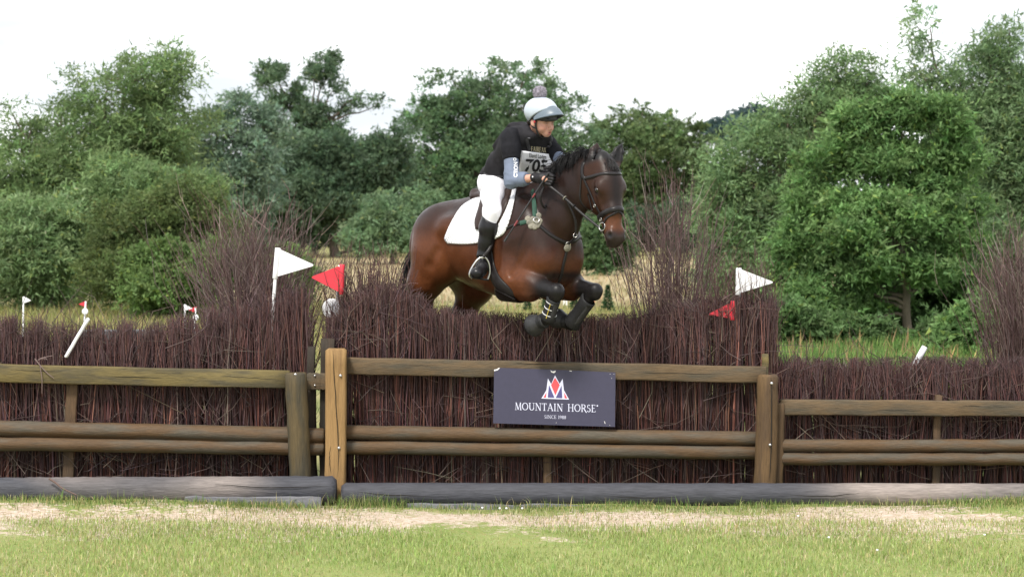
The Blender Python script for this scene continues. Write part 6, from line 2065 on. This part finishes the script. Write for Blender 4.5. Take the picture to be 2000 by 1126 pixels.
# chin strap, red pad, pompom
MAT_STRAP = mat("chin_strap", (0.012, 0.011, 0.012), rough=.6, var=.2)
for sg in (-1, 1):
    for pts in ([(.030, .074, -.045), (.030, .067, -.095), (.040, .045, -.150), (.046, 0, -.168)], [(-.035, .078, -.045), (.0, .075, -.09), (.030, .066, -.100)]):
        P = smooth_path([RW(a, sg * b, c) for a, b, c in pts], 14)
        nn = unit(P - RW(-.01, 0, -.08))
        V, Q, T = ribbon(P, nn, .014, .003, .002); put("chin_strap", V, Q, T, MAT_STRAP, rider)
MAT_RED = mat("red_pad", (0.45, 0.02, 0.035), rough=.5, var=.1)
for sg in (-1, 1):
    V, Q = lathe([(.0001, .006), (.007, .005), (.0105, 0), (.009, -.006)], RW(.022, sg * .078, -.055), (R_S * sg) @ HM, 12)
    put("strap_buckle", V, Q, None, MAT_RED, rider)
MAT_POM = mat("grey_fur", (0.40, 0.37, 0.43), rough=.9, var=.3, scale=60, spec=.1)
pc = RW(-.030, 0, .146)
m = MB()
V, Q = lathe([(.0001, -.044)] + [(.044 * math.sin(a), -.044 * math.cos(a)) for a in np.linspace(.3, 2.85, 8)] + [(.0001, .044)], pc, HU, 16)
m.add(V, Q)
N = 1400
d = unit(rng.normal(0, 1, (N, 3)))
V, Q = tubes(np.stack([pc + d * .036, pc + d * .047 + rng.normal(0, .002, (N, 3)), pc + d * rng.uniform(.048, .053, N)[:, None] + rng.normal(0, .003, (N, 3))], 1), np.tile(np.array([.0022, .0018, .0008]), (N, 1)), 3)
m.add(V, Q)
m.build("pompom", MAT_POM, rider)
# dark hair tucked under the helmet at the nape
MAT_RHAIR = mat("brown_hair", (0.035, 0.020, 0.012), rough=.5, var=.3, scale=60)
S = SDF(RO - .2, RO + .2, .005)
S.ell(RH(-.050, 0, -.052), (.055, .070, .045), RR, k=.01)
S.ell(RH(-.085, 0, -.070), (.035, .045, .035), RR, k=.02)
V, Q = S.mesh(2); put("hair", fromH(V), Q, None, MAT_RHAIR, rider)

# ------------------------------------------------------------------ lettering
def text_tris(body, bold=0.0, align='CENTER', spacing=1.0):
    c = bpy.data.curves.new("lettering", 'FONT')
    c.body = body; c.size = 1.0; c.align_x = align; c.offset = bold; c.space_character = spacing
    c.resolution_u = 3
    o = bpy.data.objects.new("lettering", c); COL.objects.link(o)
    bpy.context.view_layer.update()
    me = bpy.data.meshes.new_from_object(o.evaluated_get(bpy.context.evaluated_depsgraph_get()))
    bm = bmesh.new(); bm.from_mesh(me); bmesh.ops.triangulate(bm, faces=bm.faces)
    V = np.array([v.co[:] for v in bm.verts]); bm.verts.index_update()
    T = np.array([[v.index for v in f.verts] for f in bm.faces])
    bm.free(); bpy.data.objects.remove(o); bpy.data.curves.remove(c); bpy.data.meshes.remove(me)
    return V[:, :2], T

# simple roman capitals drawn as strokes: (x0, y0, x1, y1, width)
TK, TN, SF = .13, .06, .05
def arc_strokes(cx, cy, rx, ry, a0, a1, n=14, thick=TK, thin=TN):
    t = np.radians(np.linspace(a0, a1, n)); o = []
    for i in range(n - 1):
        m_ = (t[i] + t[i + 1]) / 2
        w = thin + (thick - thin) * abs(math.cos(m_))
        o.append((cx + rx * math.cos(t[i]), cy + ry * math.sin(t[i]), cx + rx * math.cos(t[i + 1]), cy + ry * math.sin(t[i + 1]), w))
    return o
def ser(x, y, w=.16): return (x - w, y, x + w, y, SF)
GLYPH = {
 'M': (1.02, [(.14, 0, .20, 1, TN), (.20, 1, .52, .05, TK), (.52, .05, .84, 1, TN), (.84, 1, .90, 0, TK), ser(.14, .025, .13), ser(.90, .025, .14), ser(.17, .975, .09), ser(.87, .975, .09)]),
 'O': (.98, arc_strokes(.49, .5, .41, .47, 0, 360, 26)),
 'U': (.92, [(.17, 1, .17, .35, TK), (.76, 1, .76, .35, TN)] + arc_strokes(.465, .35, .295, .32, 180, 360, 12, TK, TN) + [ser(.17, .975), ser(.76, .975)]),
 'N': (.96, [(.17, 0, .17, 1, TN), (.17, 1, .80, 0, TK), (.80, 0, .80, 1, TN), ser(.17, .025), ser(.80, .975), ser(.13, .975, .1)]),
 'T': (.80, [(.40, 0, .40, 1, TK), (.04, .97, .76, .97, TN), ser(.40, .025), (.055, .97, .055, .80, SF), (.745, .97, .745, .80, SF)]),
 'A': (.88, [(.10, 0, .43, 1, TN), (.43, 1, .78, 0, TK), (.22, .34, .64, .34, TN), ser(.10, .025, .12), ser(.78, .025, .13)]),
 'I': (.42, [(.21, 0, .21, 1, TK), ser(.21, .025), ser(.21, .975)]),
 'H': (.98, [(.18, 0, .18, 1, TK), (.80, 0, .80, 1, TK), (.18, .52, .80, .52, TN), ser(.18, .025), ser(.18, .975), ser(.80, .025), ser(.80, .975)]),
 'R': (.86, [(.18, 0, .18, 1, TK), (.18, .97, .42, .97, TN), (.18, .50, .42, .50, TN)] + arc_strokes(.42, .735, .24, .235, -90, 90, 10) + [(.40, .50, .88, -.10, TK), ser(.18, .025), ser(.14, .975, .1)]),
 'S': (.62, arc_strokes(.31, .735, .20, .225, 30, 262, 13, .10, TN) + arc_strokes(.31, .262, .22, .24, 82, -155, 13, .12, TN)),
 'E': (.74, [(.18, 0, .18, 1, TK), (.18, .97, .62, .97, TN), (.18, .52, .54, .52, TN), (.18, .03, .66, .03, TN), (.62, .97, .62, .82, SF), (.66, .03, .67, .20, SF), ser(.14, .025, .1), ser(.14, .975, .1)]),
 'C': (.86, arc_strokes(.50, .5, .40, .47, 48, 312, 18)),
 'F': (.70, [(.18, 0, .18, 1, TK), (.18, .97, .60, .97, TN), (.18, .52, .52, .52, TN), (.60, .97, .60, .82, SF), ser(.18, .025), ser(.14, .975, .1)]),
 'X': (.86, [(.12, 1, .74, 0, TK), (.72, 1, .12, 0, TN), ser(.12, .975, .1), ser(.74, .025, .12), ser(.12, .025, .1), ser(.72, .975, .1)]),
 '1': (.46, [(.24, 0, .24, 1, TK), (.08, .86, .24, .98, TN), ser(.24, .025)]),
 '9': (.66, arc_strokes(.32, .67, .23, .29, 0, 360, 18) + [(.55, .66, .50, .30, TK), (.50, .30, .22, .0, TN)]),
 '8': (.66, arc_strokes(.33, .74, .20, .22, 0, 360, 16) + arc_strokes(.33, .26, .24, .24, 0, 360, 16)),
 ' ': (.42, []),
}
def serif_tris(s, track=.06, bold=1.0):
    V, T, x = [], [], 0.0
    for ch in s:
        adv, st = GLYPH[ch]
        for (x0, y0, x1, y1, w) in st:
            d = np.array([x1 - x0, y1 - y0]); L = np.linalg.norm(d) + 1e-9; d /= L; nrm = np.array([-d[1], d[0]]) * w * bold / 2
            e = d * w * .15
            a, b = np.array([x0 + x, y0]) - e, np.array([x1 + x, y1]) + e
            k = len(V); V += [a - nrm, b - nrm, b + nrm, a + nrm]; T += [[k, k + 1, k + 2], [k, k + 2, k + 3]]
        x += adv + track
    V = np.array(V); V[:, 0] -= (x - track) / 2
    return V, np.array(T)

def print_on(name, surf, V2, T, m, parent, c, s, ax_u=(1, 0), ax_v=(0, -1), lift=.0045):
    """print flat lettering on a surface: c photo point of the baseline centre, s photo pixels per em"""
    P = np.zeros((len(V2), 3)); N_ = np.zeros((len(V2), 3))
    for i, (x, y) in enumerate(V2):
        u = c[0] + s * (x * ax_u[0] + y * ax_v[0]); v = c[1] + s * (x * ax_u[1] + y * ax_v[1])
        h, n = surf.ray(u, v)
        if h is None:
            h, n = surf.near(W(u, v, -.2))
        P[i] = h + n * lift
    return put(name, P, None, T, m, parent, smooth=False)

# number bib
def flat_patch(name, surf, rows, m, parent, lift, th, ncol=16, nrow=14):
    R = np.array([smooth_path([(x, y, 0) for x, y in r], ncol)[:, :2] for r in rows])
    R = np.stack([smooth_path(np.c_[R[:, j], np.zeros(len(R))], nrow)[:, :2] for j in range(ncol)], 1)
    Yh = np.full((nrow, ncol), np.nan)
    for i in range(nrow):
        for j in range(ncol):
            h, n = surf.ray(*R[i, j])
            if h is not None: Yh[i, j] = h[1]
    for i in range(nrow):
        bad = np.isnan(Yh[i])
        if bad.all(): Yh[i] = Yh[i - 1]
        else: Yh[i, bad] = np.interp(np.flatnonzero(bad), np.flatnonzero(~bad), Yh[i, ~bad])
    Ys = Yh.copy()
    for _ in range(40):           # a hanging sheet: smooth, and always in front of what it covers
        pd = np.pad(Ys, 1, mode='edge')
        Ys = (pd[:-2, 1:-1] + pd[2:, 1:-1] + pd[1:-1, :-2] + pd[1:-1, 2:]) / 4
        Ys = np.minimum(Ys, Yh - .004)
    P = np.array([[W(R[i, j, 0], R[i, j, 1], Ys[i, j]) for j in range(ncol)] for i in range(nrow)])
    du = np.gradient(P, axis=1); dv = np.gradient(P, axis=0)
    Nn = unit(np.cross(dv, du))
    if Nn[..., 1].mean() > 0: Nn = -Nn
    out = P + Nn * (lift + th); inn = P + Nn * lift * .2
    idx = np.arange(nrow * ncol).reshape(nrow, ncol); k = nrow * ncol
    Q = np.stack([idx[:-1, :-1], idx[1:, :-1], idx[1:, 1:], idx[:-1, 1:]], -1).reshape(-1, 4)
    bd = np.concatenate([idx[0, :], idx[1:, -1], idx[-1, -2::-1], idx[-2:0:-1, 0]]); b2 = np.roll(bd, -1)
    V = np.concatenate([out.reshape(-1, 3), inn.reshape(-1, 3)])
    QQ = np.concatenate([Q, np.stack([bd, b2, b2 + k, bd + k], -1)])
    return put(name, V, QQ, None, m, parent), Surf(V, QQ)
MAT_BIB = mat("white_bib", (0.76, 0.76, 0.80), rough=.7, var=.03, scale=12, bump=.002, bscale=14)
bib, BIB = flat_patch("number_bib", VEST, [[(1018, 294), (1051, 298), (1086, 303)], [(1015, 318), (1048, 322), (1084, 325)], [(1011, 342), (1045, 348), (1078, 348)]], MAT_BIB, rider, .003, .004)
V2, T = text_tris("705", .028, spacing=.92)
sk = np.array([[1, 0], [.18, 1]])
print_on("number_print", BIB, V2 @ sk, T, MAT_TXT_K, bib, (1045, 334.5), 33, ax_u=(.955, .06), lift=.003)
V2, T = text_tris("Eland Lodge", .004)
print_on("name_print", BIB, V2, T, MAT_TXT_K, bib, (1050, 308.5), 11.5, ax_u=(.60, .065), lift=.003)
o = serif_tris("FAIRFAX", bold=1.5)
print_on("lettering", VEST, o[0], o[1], MAT_GOLD, rider, (1051, 295.5), 9.4, ax_u=(.54, .05), lift=.007)
V2, T = text_tris("CTION", .03, spacing=.95)
print_on("lettering", ARM, V2, T, MAT_TXT_W, rider, (1010.5, 331.5), 10, ax_u=(-.03, -1), ax_v=(-1, 0), lift=.003)
V2, T = text_tris("O", .02)
print_on("lettering", ARM, V2, T, MAT_TXT_W, rider, (1005, 314.0), 8, ax_u=(1, 0), lift=.003)

# ------------------------------------------------------------------ stirrups and whip
for sg in (-1, 1):
    def mir(P): return body_mirror(P) if sg > 0 else P
    pts = [W(938, 503, -.13), W(930, 510, -.135), W(920, 526, -.14), W(917, 538, -.14), W(922, 543, -.135)]
    pts2 = [W(938, 503, -.13), W(948, 503, -.125), W(955, 514, -.12), W(957, 532, -.115), W(953, 545, -.115)]
    t = thing("stirrup_iron", pts[0] if sg < 0 else mir(np.array([pts[0]]))[0], "pale metal stirrup iron round the rider's right boot" if sg < 0 else "stirrup iron on the far side of the horse under the left boot", "stirrup")
    m = MB()
    for pp in (pts, pts2):
        P = mir(smooth_path(pp, 14)); m.add(*tubes(P[None], np.full((1, 14), .0078), 8))
    m.build("arch", MAT_STEEL, t)
    P = mir(np.array([W(919, 541, -.15), W(955, 547, -.125)]))
    V, Q, T = beam(P[0], P[1], .04, .012, bev=.003, nseg=4, wob=0); put("tread", V, Q, T, MAT_BOOT, t)
    pl = mir(smooth_path([W(962, 470, -.09), W(955, 487, -.13), W(944, 501, -.137)], 10))
    V, Q, T = ribbon(pl, np.tile(np.array([-.2, -1, 0]) if sg < 0 else np.array([.2, 1, 0]), (10, 1)), .026, .005, 0); put("stirrup_leather", V, Q, T, MAT_LEATHER, t)

MAT_WHIP = mat("whip_shaft", (0.014, 0.013, 0.014), rough=.3, var=.2)
MAT_WHIPR = mat("whip_red", (0.16, 0.02, 0.022), rough=.5, var=.5, scale=60)
wp0, wp1 = W(1071, 338, -.385), W(986, 470, -.36)
w_ = thing("riding_whip", (wp0 + wp1) / 2, "thin black riding whip with red binding held in the rider's right hand", "whip")
P = np.array([wp0 + (wp1 - wp0) * f for f in np.linspace(0, 1, 12)])
put("shaft", *tubes(P[None], np.linspace(.0075, .0048, 12)[None], 8), None, MAT_WHIP, w_)
for f0, f1 in ((.30, .36), (.70, .78)):
    P = np.array([wp0 + (wp1 - wp0) * f for f in np.linspace(f0, f1, 6)])
    put("binding", *tubes(P[None], np.full((1, 6), .0072), 8), None, MAT_WHIPR, w_)
P = np.array([wp0 + (wp1 - wp0) * f for f in np.linspace(.93, 1.01, 4)])
put("flap", *tubes(P[None], np.full((1, 4), .0085), 6), None, MAT_BOOT_G, w_)
# ------------------------------------------------------------------ sign on the middle fence
SY = -.104
MAT_SIGN = mat("navy_sign_face", (0.050, 0.048, 0.082), rough=.5, var=.06, scale=30, spec=.35)
MAT_SIGN_W = mat("sign_white", (0.62, 0.63, 0.78), rough=.5, var=.03)
MAT_SIGN_R = mat("sign_red", (0.62, 0.075, 0.085), rough=.5, var=.04)
MAT_SIGN_B = mat("sign_blue", (0.075, 0.068, 0.20), rough=.5, var=.04)
MAT_CHIP = mat("bare_board_chip", (0.75, 0.73, 0.72), rough=.8, var=.1)
def zp(x, y, Y): return W(950 + x / 7.4074, 700 + y / 7.4074, Y)
sign = thing("sign_board", zp(985, 950, SY), "dark blue MOUNTAIN HORSE sign board fixed to the middle fence rails", "sign")
V, T = prism([zp(x, y, SY) for x, y in ((112, 178), (190, 132), (1000, 160), (1868, 198), (1860, 985), (98, 932))], (0, 1, 0), .014)
put("panel", V, None, T, MAT_SIGN, sign, smooth=False)
def flat(name, polys, m, Y, parent):
    mb = MB()
    for p in polys:
        V, T = prism([zp(x, y, Y) for x, y in p], (0, 1, 0), .0012)
        mb.add(V, None, T)
    return mb.build(name, m, parent, smooth=False)
emblem = flat("emblem", [[(795, 575), (868, 455), (890, 283), (937, 368), (993, 240), (1060, 362), (1103, 290), (1122, 455), (1197, 590)]], MAT_SIGN_W, SY - .002, sign)
flat("red_diamond", [[(993, 272), (935, 380), (998, 527), (1060, 378)]], MAT_SIGN_R, SY - .004, emblem)
flat("blue_triangle", [[(906, 376), (887, 560), (984, 562)]], MAT_SIGN_B, SY - .004, emblem)
flat("blue_triangle", [[(1087, 390), (1004, 565), (1098, 568)]], MAT_SIGN_B, SY - .004, emblem)
flat("red_triangle", [[(868, 487), (825, 558), (861, 559)]], MAT_SIGN_R, SY - .004, emblem)
flat("red_triangle", [[(1125, 486), (1131, 569), (1170, 571)]], MAT_SIGN_R, SY - .004, emblem)
def sign_text(s, x0, y0, x1, y1, cap):
    V2, T = serif_tris(s)
    w = V2[:, 0].max() - V2[:, 0].min(); f = (V2[:, 0] - V2[:, 0].min()) / w
    P = np.array([zp(x0 + (x1 - x0) * a, y0 + (y1 - y0) * a - cap * b, SY - .002 - .00004 * (i % 7)) for i, (a, b) in enumerate(zip(f, V2[:, 1]))])
    put("lettering", P, None, T, MAT_SIGN_W, sign, smooth=False)
sign_text("MOUNTAIN", 412, 738, 1108, 758.3, 106)
sign_text("HORSE", 1176, 760.2, 1580, 772, 106)
sign_text("SINCE", 840, 862, 1012, 866.4, 48)
sign_text("1988", 1040, 867.1, 1152, 870, 48)
an = np.linspace(0, 2 * math.pi, 12, endpoint=False)
flat("trademark_dot", [[(1605 + 11 * math.cos(a), 680 + 11 * math.sin(a)) for a in an]], MAT_SIGN_W, SY - .002, sign)
flat("chipped_corner", [[(110, 158), (150, 150), (185, 128), (194, 136), (165, 165), (112, 180)]], MAT_CHIP, SY - .002, sign)
flat("chipped_edge", [[(925, 165), (960, 185), (1000, 172), (1002, 188), (978, 208), (940, 196)]], MAT_CHIP, SY - .002, sign)
for _p in ([[(1200, 170), (1236, 176), (1235, 184), (1205, 180)]] + [[(x - 5, y), (x, y - 6), (x + 5, y), (x, y + 5)] for x, y in ((1790, 222), (1845, 222), (1812, 285), (1010, 925), (1785, 962))] + [[(1704, 900), (1712, 905), (1722, 938), (1712, 935)]]):
    flat("scuff", [_p], MAT_CHIP, SY - .002, sign)

# ------------------------------------------------------------------ flags
MAT_WHITE = mat("white_plastic", (0.78, 0.78, 0.80), rough=.45, var=.05, scale=15)
MAT_REDF = mat("red_plastic", (0.58, 0.030, 0.050), rough=.42, var=.08, scale=12)
def flag(pole_px, tri, Y, red, label, disc=None, r=.013, th=.014, foot=None, name=None, Yb=None):
    top = W(*pole_px[0], Y); bot = W(*pole_px[1], Y if Yb is None else Yb)
    if foot is not None: bot = bot + (bot - top) * ((foot - bot[2]) / (bot[2] - top[2]))
    t = thing(name or ("red_flag" if red else "white_flag"), bot, label, "flag", "direction flags on the jumps")
    V, Q, T = pole(bot, top, r, r * .95, 10, 6, .0003, bev=.003); put("pole", V, Q, T, MAT_WHITE, t)
    p = np.array([W(u, v, Y) for u, v in tri])
    # rounded, slightly bulged pennant
    c = p.mean(0); pts = []
    for i in range(3):
        a, b, d = p[i - 1], p[i], p[(i + 1) % 3]
        rr = .10
        for f in np.linspace(0, 1, 5):
            x = b + (a - b) * rr * (1 - f); y = b + (d - b) * rr * f
            pts.append(x * (1 - f) + y * f)
    V, T = prism([q - np.array([0, th / 2, 0]) for q in pts], (0, 1, 0), th)
    put("pennant", V, None, T, MAT_REDF if red else MAT_WHITE, t, smooth=False)
    # sleeve where the pennant grips the pole
    if th > .01:
        a, b = W(tri[0][0], tri[0][1], Y), W(tri[2][0], tri[2][1], Y)
        V, Q, T = pole(a + [0, 0, .004], b - [0, 0, .012], .021, .019, 12, 5, .0003, bev=.004); put("sleeve", V, Q, T, MAT_REDF if red else MAT_WHITE, t)
    if disc is not None:
        u, v, rp = disc
        V, Q = lathe(np.array([(.0001, .006), (rp * .93, .006), (rp, .002), (rp, -.004), (.0001, -.004)]) , W(u, v, (Y if Yb is None else Y * .35 + Yb * .65) - (.026 if th > .01 else .03)), (-.25, -1, .05), 24)
        put("number_disc", V, Q, None, MAT_WHITE, t)
    return t
flag([(542, 487), (533, 605)], [(543, 485), (616, 518), (537, 541)], .12, False, "large white pennant flag in the left brush by the gap", foot=.9)
flag([(664, 518), (655, 640)], [(668, 517), (606, 541), (666, 572)], .12, True, "large red pennant flag with white disc at the left end of the middle brush", disc=(648, 602, .074), foot=.9, Yb=.40)
flag([(1445, 527), (1446, 640)], [(1443, 524), (1513, 551), (1441, 573)], .12, False, "large white pennant flag at the right end of the middle brush", foot=.9, Yb=.35)
flag([(1429, 592), (1428, 640)], [(1432, 588), (1382, 614), (1431, 622)], .075, True, "red pennant flag half buried in the right end of the brush", foot=.9, Yb=.34)
flag([(46, 579), (45, 640)], [(46, 578), (61, 586.5), (46, 592)], 14, False, "small white flag in the meadow at the far left", r=.012, th=.008, foot=0)
flag([(167.5, 588), (163, 660)], [(169, 587), (153, 593.5), (169, 600)], 14.5, True, "small red flag with white disc in the left meadow", disc=(166, 608, .045), r=.013, th=.008, foot=0)
flag([(361, 594), (361, 660)], [(361, 594), (377, 602), (361, 606)], 14, False, "small white flag paired with a red one behind the left brush", r=.013, th=.008, foot=0)
flag([(382, 600), (380, 660)], [(384, 598), (367, 604), (383, 611)], 15.5, True, "small red flag with disc beside the white flag behind the left brush", disc=(382, 620, .045), r=.013, th=.008, foot=0)
# leaning white poles
def white_pole(u0, v0, u1, v1, Y, r, label, foot):
    a, b = W(u0, v0, Y), W(u1, v1, Y)
    b = b + (b - a) * max(0, (foot - b[2]) / (b[2] - a[2]))
    V, Q, T = pole(b, a, r, r, 12, 8, .0008, bev=.005)
    tag(put("white_pole", V, Q, T, MAT_WHITE, None, b), label, "pole")
white_pole(173, 621, 136, 684, .03, .013, "thin white pole leaning in the left brush", .95)
white_pole(1806, 676, 1790, 706, .25, .022, "thick white pole leaning out of the low right brush", .6)
# ------------------------------------------------------------------ far jumps and rope in the field
MAT_FJ = mat("dark_jump_board", (0.055, 0.055, 0.062), rough=.6, var=.2)
MAT_FJB = mat("pale_blue_paint", (0.22, 0.42, 0.55), rough=.5, var=.05)
MAT_FJG = mat("grey_green_paint", (0.15, 0.20, 0.19), rough=.6, var=.1)
MAT_ORANGE = mat("orange_cap", (0.7, 0.12, 0.03), rough=.5, var=.05)
def bxp(u0, v0, u1, v1, Y, dpt):
    a, b = W(u0, v1, Y), W(u1, v0, Y)
    return box_vq((a[0] + b[0]) / 2, Y + dpt / 2, (a[2] + b[2]) / 2, abs(b[0] - a[0]), dpt, abs(b[2] - a[2]))
tj = W(225, 672, 14); tj[2] = 0
t = thing("table_jump", tj, "dark low table jump in the meadow behind the left brush", "jump")
for i, (v0, v1) in enumerate(((646, 664), (666, 684), (686, 704))):
    V, Q = bxp(158, v0, 300, v1, 14 + .02 * i, .6 - .04 * i); put("board", V, Q, None, MAT_FJ, t, smooth=False)
tj = W(1080, 625, 52); tj[2] = float(ground_z(52))
t = thing("upright_jump", tj, "small jump with white posts and pale blue top in the field under the forelegs", "jump")
for (u0, u1) in ((1100, 1103), (1105, 1108), (1057, 1060)):
    V, Q = bxp(u0, 578 if u0 > 1090 else 600, u1, 622, 52, .05); put("post", V, Q, None, MAT_WHITE, t, smooth=False)
V, Q = bxp(1060.5, 604, 1099.5, 607, 52.05, .5); put("top_board", V, Q, None, MAT_FJB, t, smooth=False)
V, Q = bxp(1060.5, 607.2, 1099.5, 622, 52.1, .45); put("front_board", V, Q, None, MAT_FJG, t, smooth=False)
tj = W(1320, 580, 85); tj[2] = float(ground_z(85))
t = thing("far_jump", tj, "low blue-grey jump behind the right twig bundle", "jump")
for (u0, u1) in ((1284, 1291), (1358, 1364)):
    V, Q = bxp(u0, 545, u1, 578, 85, .12); put("wing", V, Q, None, MAT_WHITE, t, smooth=False)
for (v0, v1, mm) in ((549, 555, MAT_FJG), (557, 564, MAT_FJ), (566, 574, MAT_FJG)):
    V, Q = bxp(1291.5, v0, 1357.5, v1, 85.05, .1); put("pole", V, Q, None, mm, t, smooth=False)
def rope_post(u, v0, v1, Y, cap, label, lean=0):
    a = W(u + lean, v0, Y); b = W(u, v1, Y); b[2] = float(ground_z(Y)) - .05
    t = thing("rope_post", b, label, "post", "posts of the roped fence in the field")
    V, Q, T = pole(b, a, .035, .035, 8, 3, 0, bev=.004); put("stake", V, Q, T, MAT_WHITE, t)
    if cap:
        V, Q, T = pole(a, a + [0, 0, .16], .06, .05, 8, 2, 0, bev=.01); put("cap", V, Q, T, MAT_ORANGE, t)
    return a
p1 = rope_post(1158, 597, 622, 54, True, "white rope post with orange cap right of the forelegs")
p2 = rope_post(978, 600, 622, 54, False, "thin leaning white rope post left of the forelegs", -4)
p3 = rope_post(700, 604, 622, 54, False, "white rope post behind the left end of the middle brush")
p4 = rope_post(1390, 600, 622, 54, False, "white rope post behind the right twig bundle")
m = MB()
ends = [p3, p2, p1, p4]
for a, b in zip(ends[:-1], ends[1:]):
    f = np.linspace(0, 1, 9)[:, None]
    P = a + (b - a) * f - np.array([0, 0, .12]) * np.sin(f * math.pi) - [0, 0, .05]
    m.add(*tubes(P[None], np.full((1, 9), .012), 4))
tag(m.build("rope", mat("white_rope", (.6, .6, .55), rough=.8), None, p2), "thin white rope strung between posts across the field", "rope")
# white clover heads dotted in the turf by the logs
m = MB()
for (u_, v_) in ((942, 992), (976, 993), (989, 993), (1020, 993), (1560, 1008), (1620, 1050), (1925, 1045), (1715, 1075)):
    d_ = 1.77 * F_PX / (v_ - 490); c_ = np.array([(u_ - 1000) / F_PX * d_, d_ - 16, -.05])
    V, Q = lathe([(.0001, -.006), (.006, -.003), (.008, .002), (.006, .007), (.0001, .008)], c_, HU, 8); m.add(V, Q)
o = m.build("clover_flowers", MAT_WHITE); tag(o, "small white clover heads in the turf by the logs", "flowers", kind="stuff")
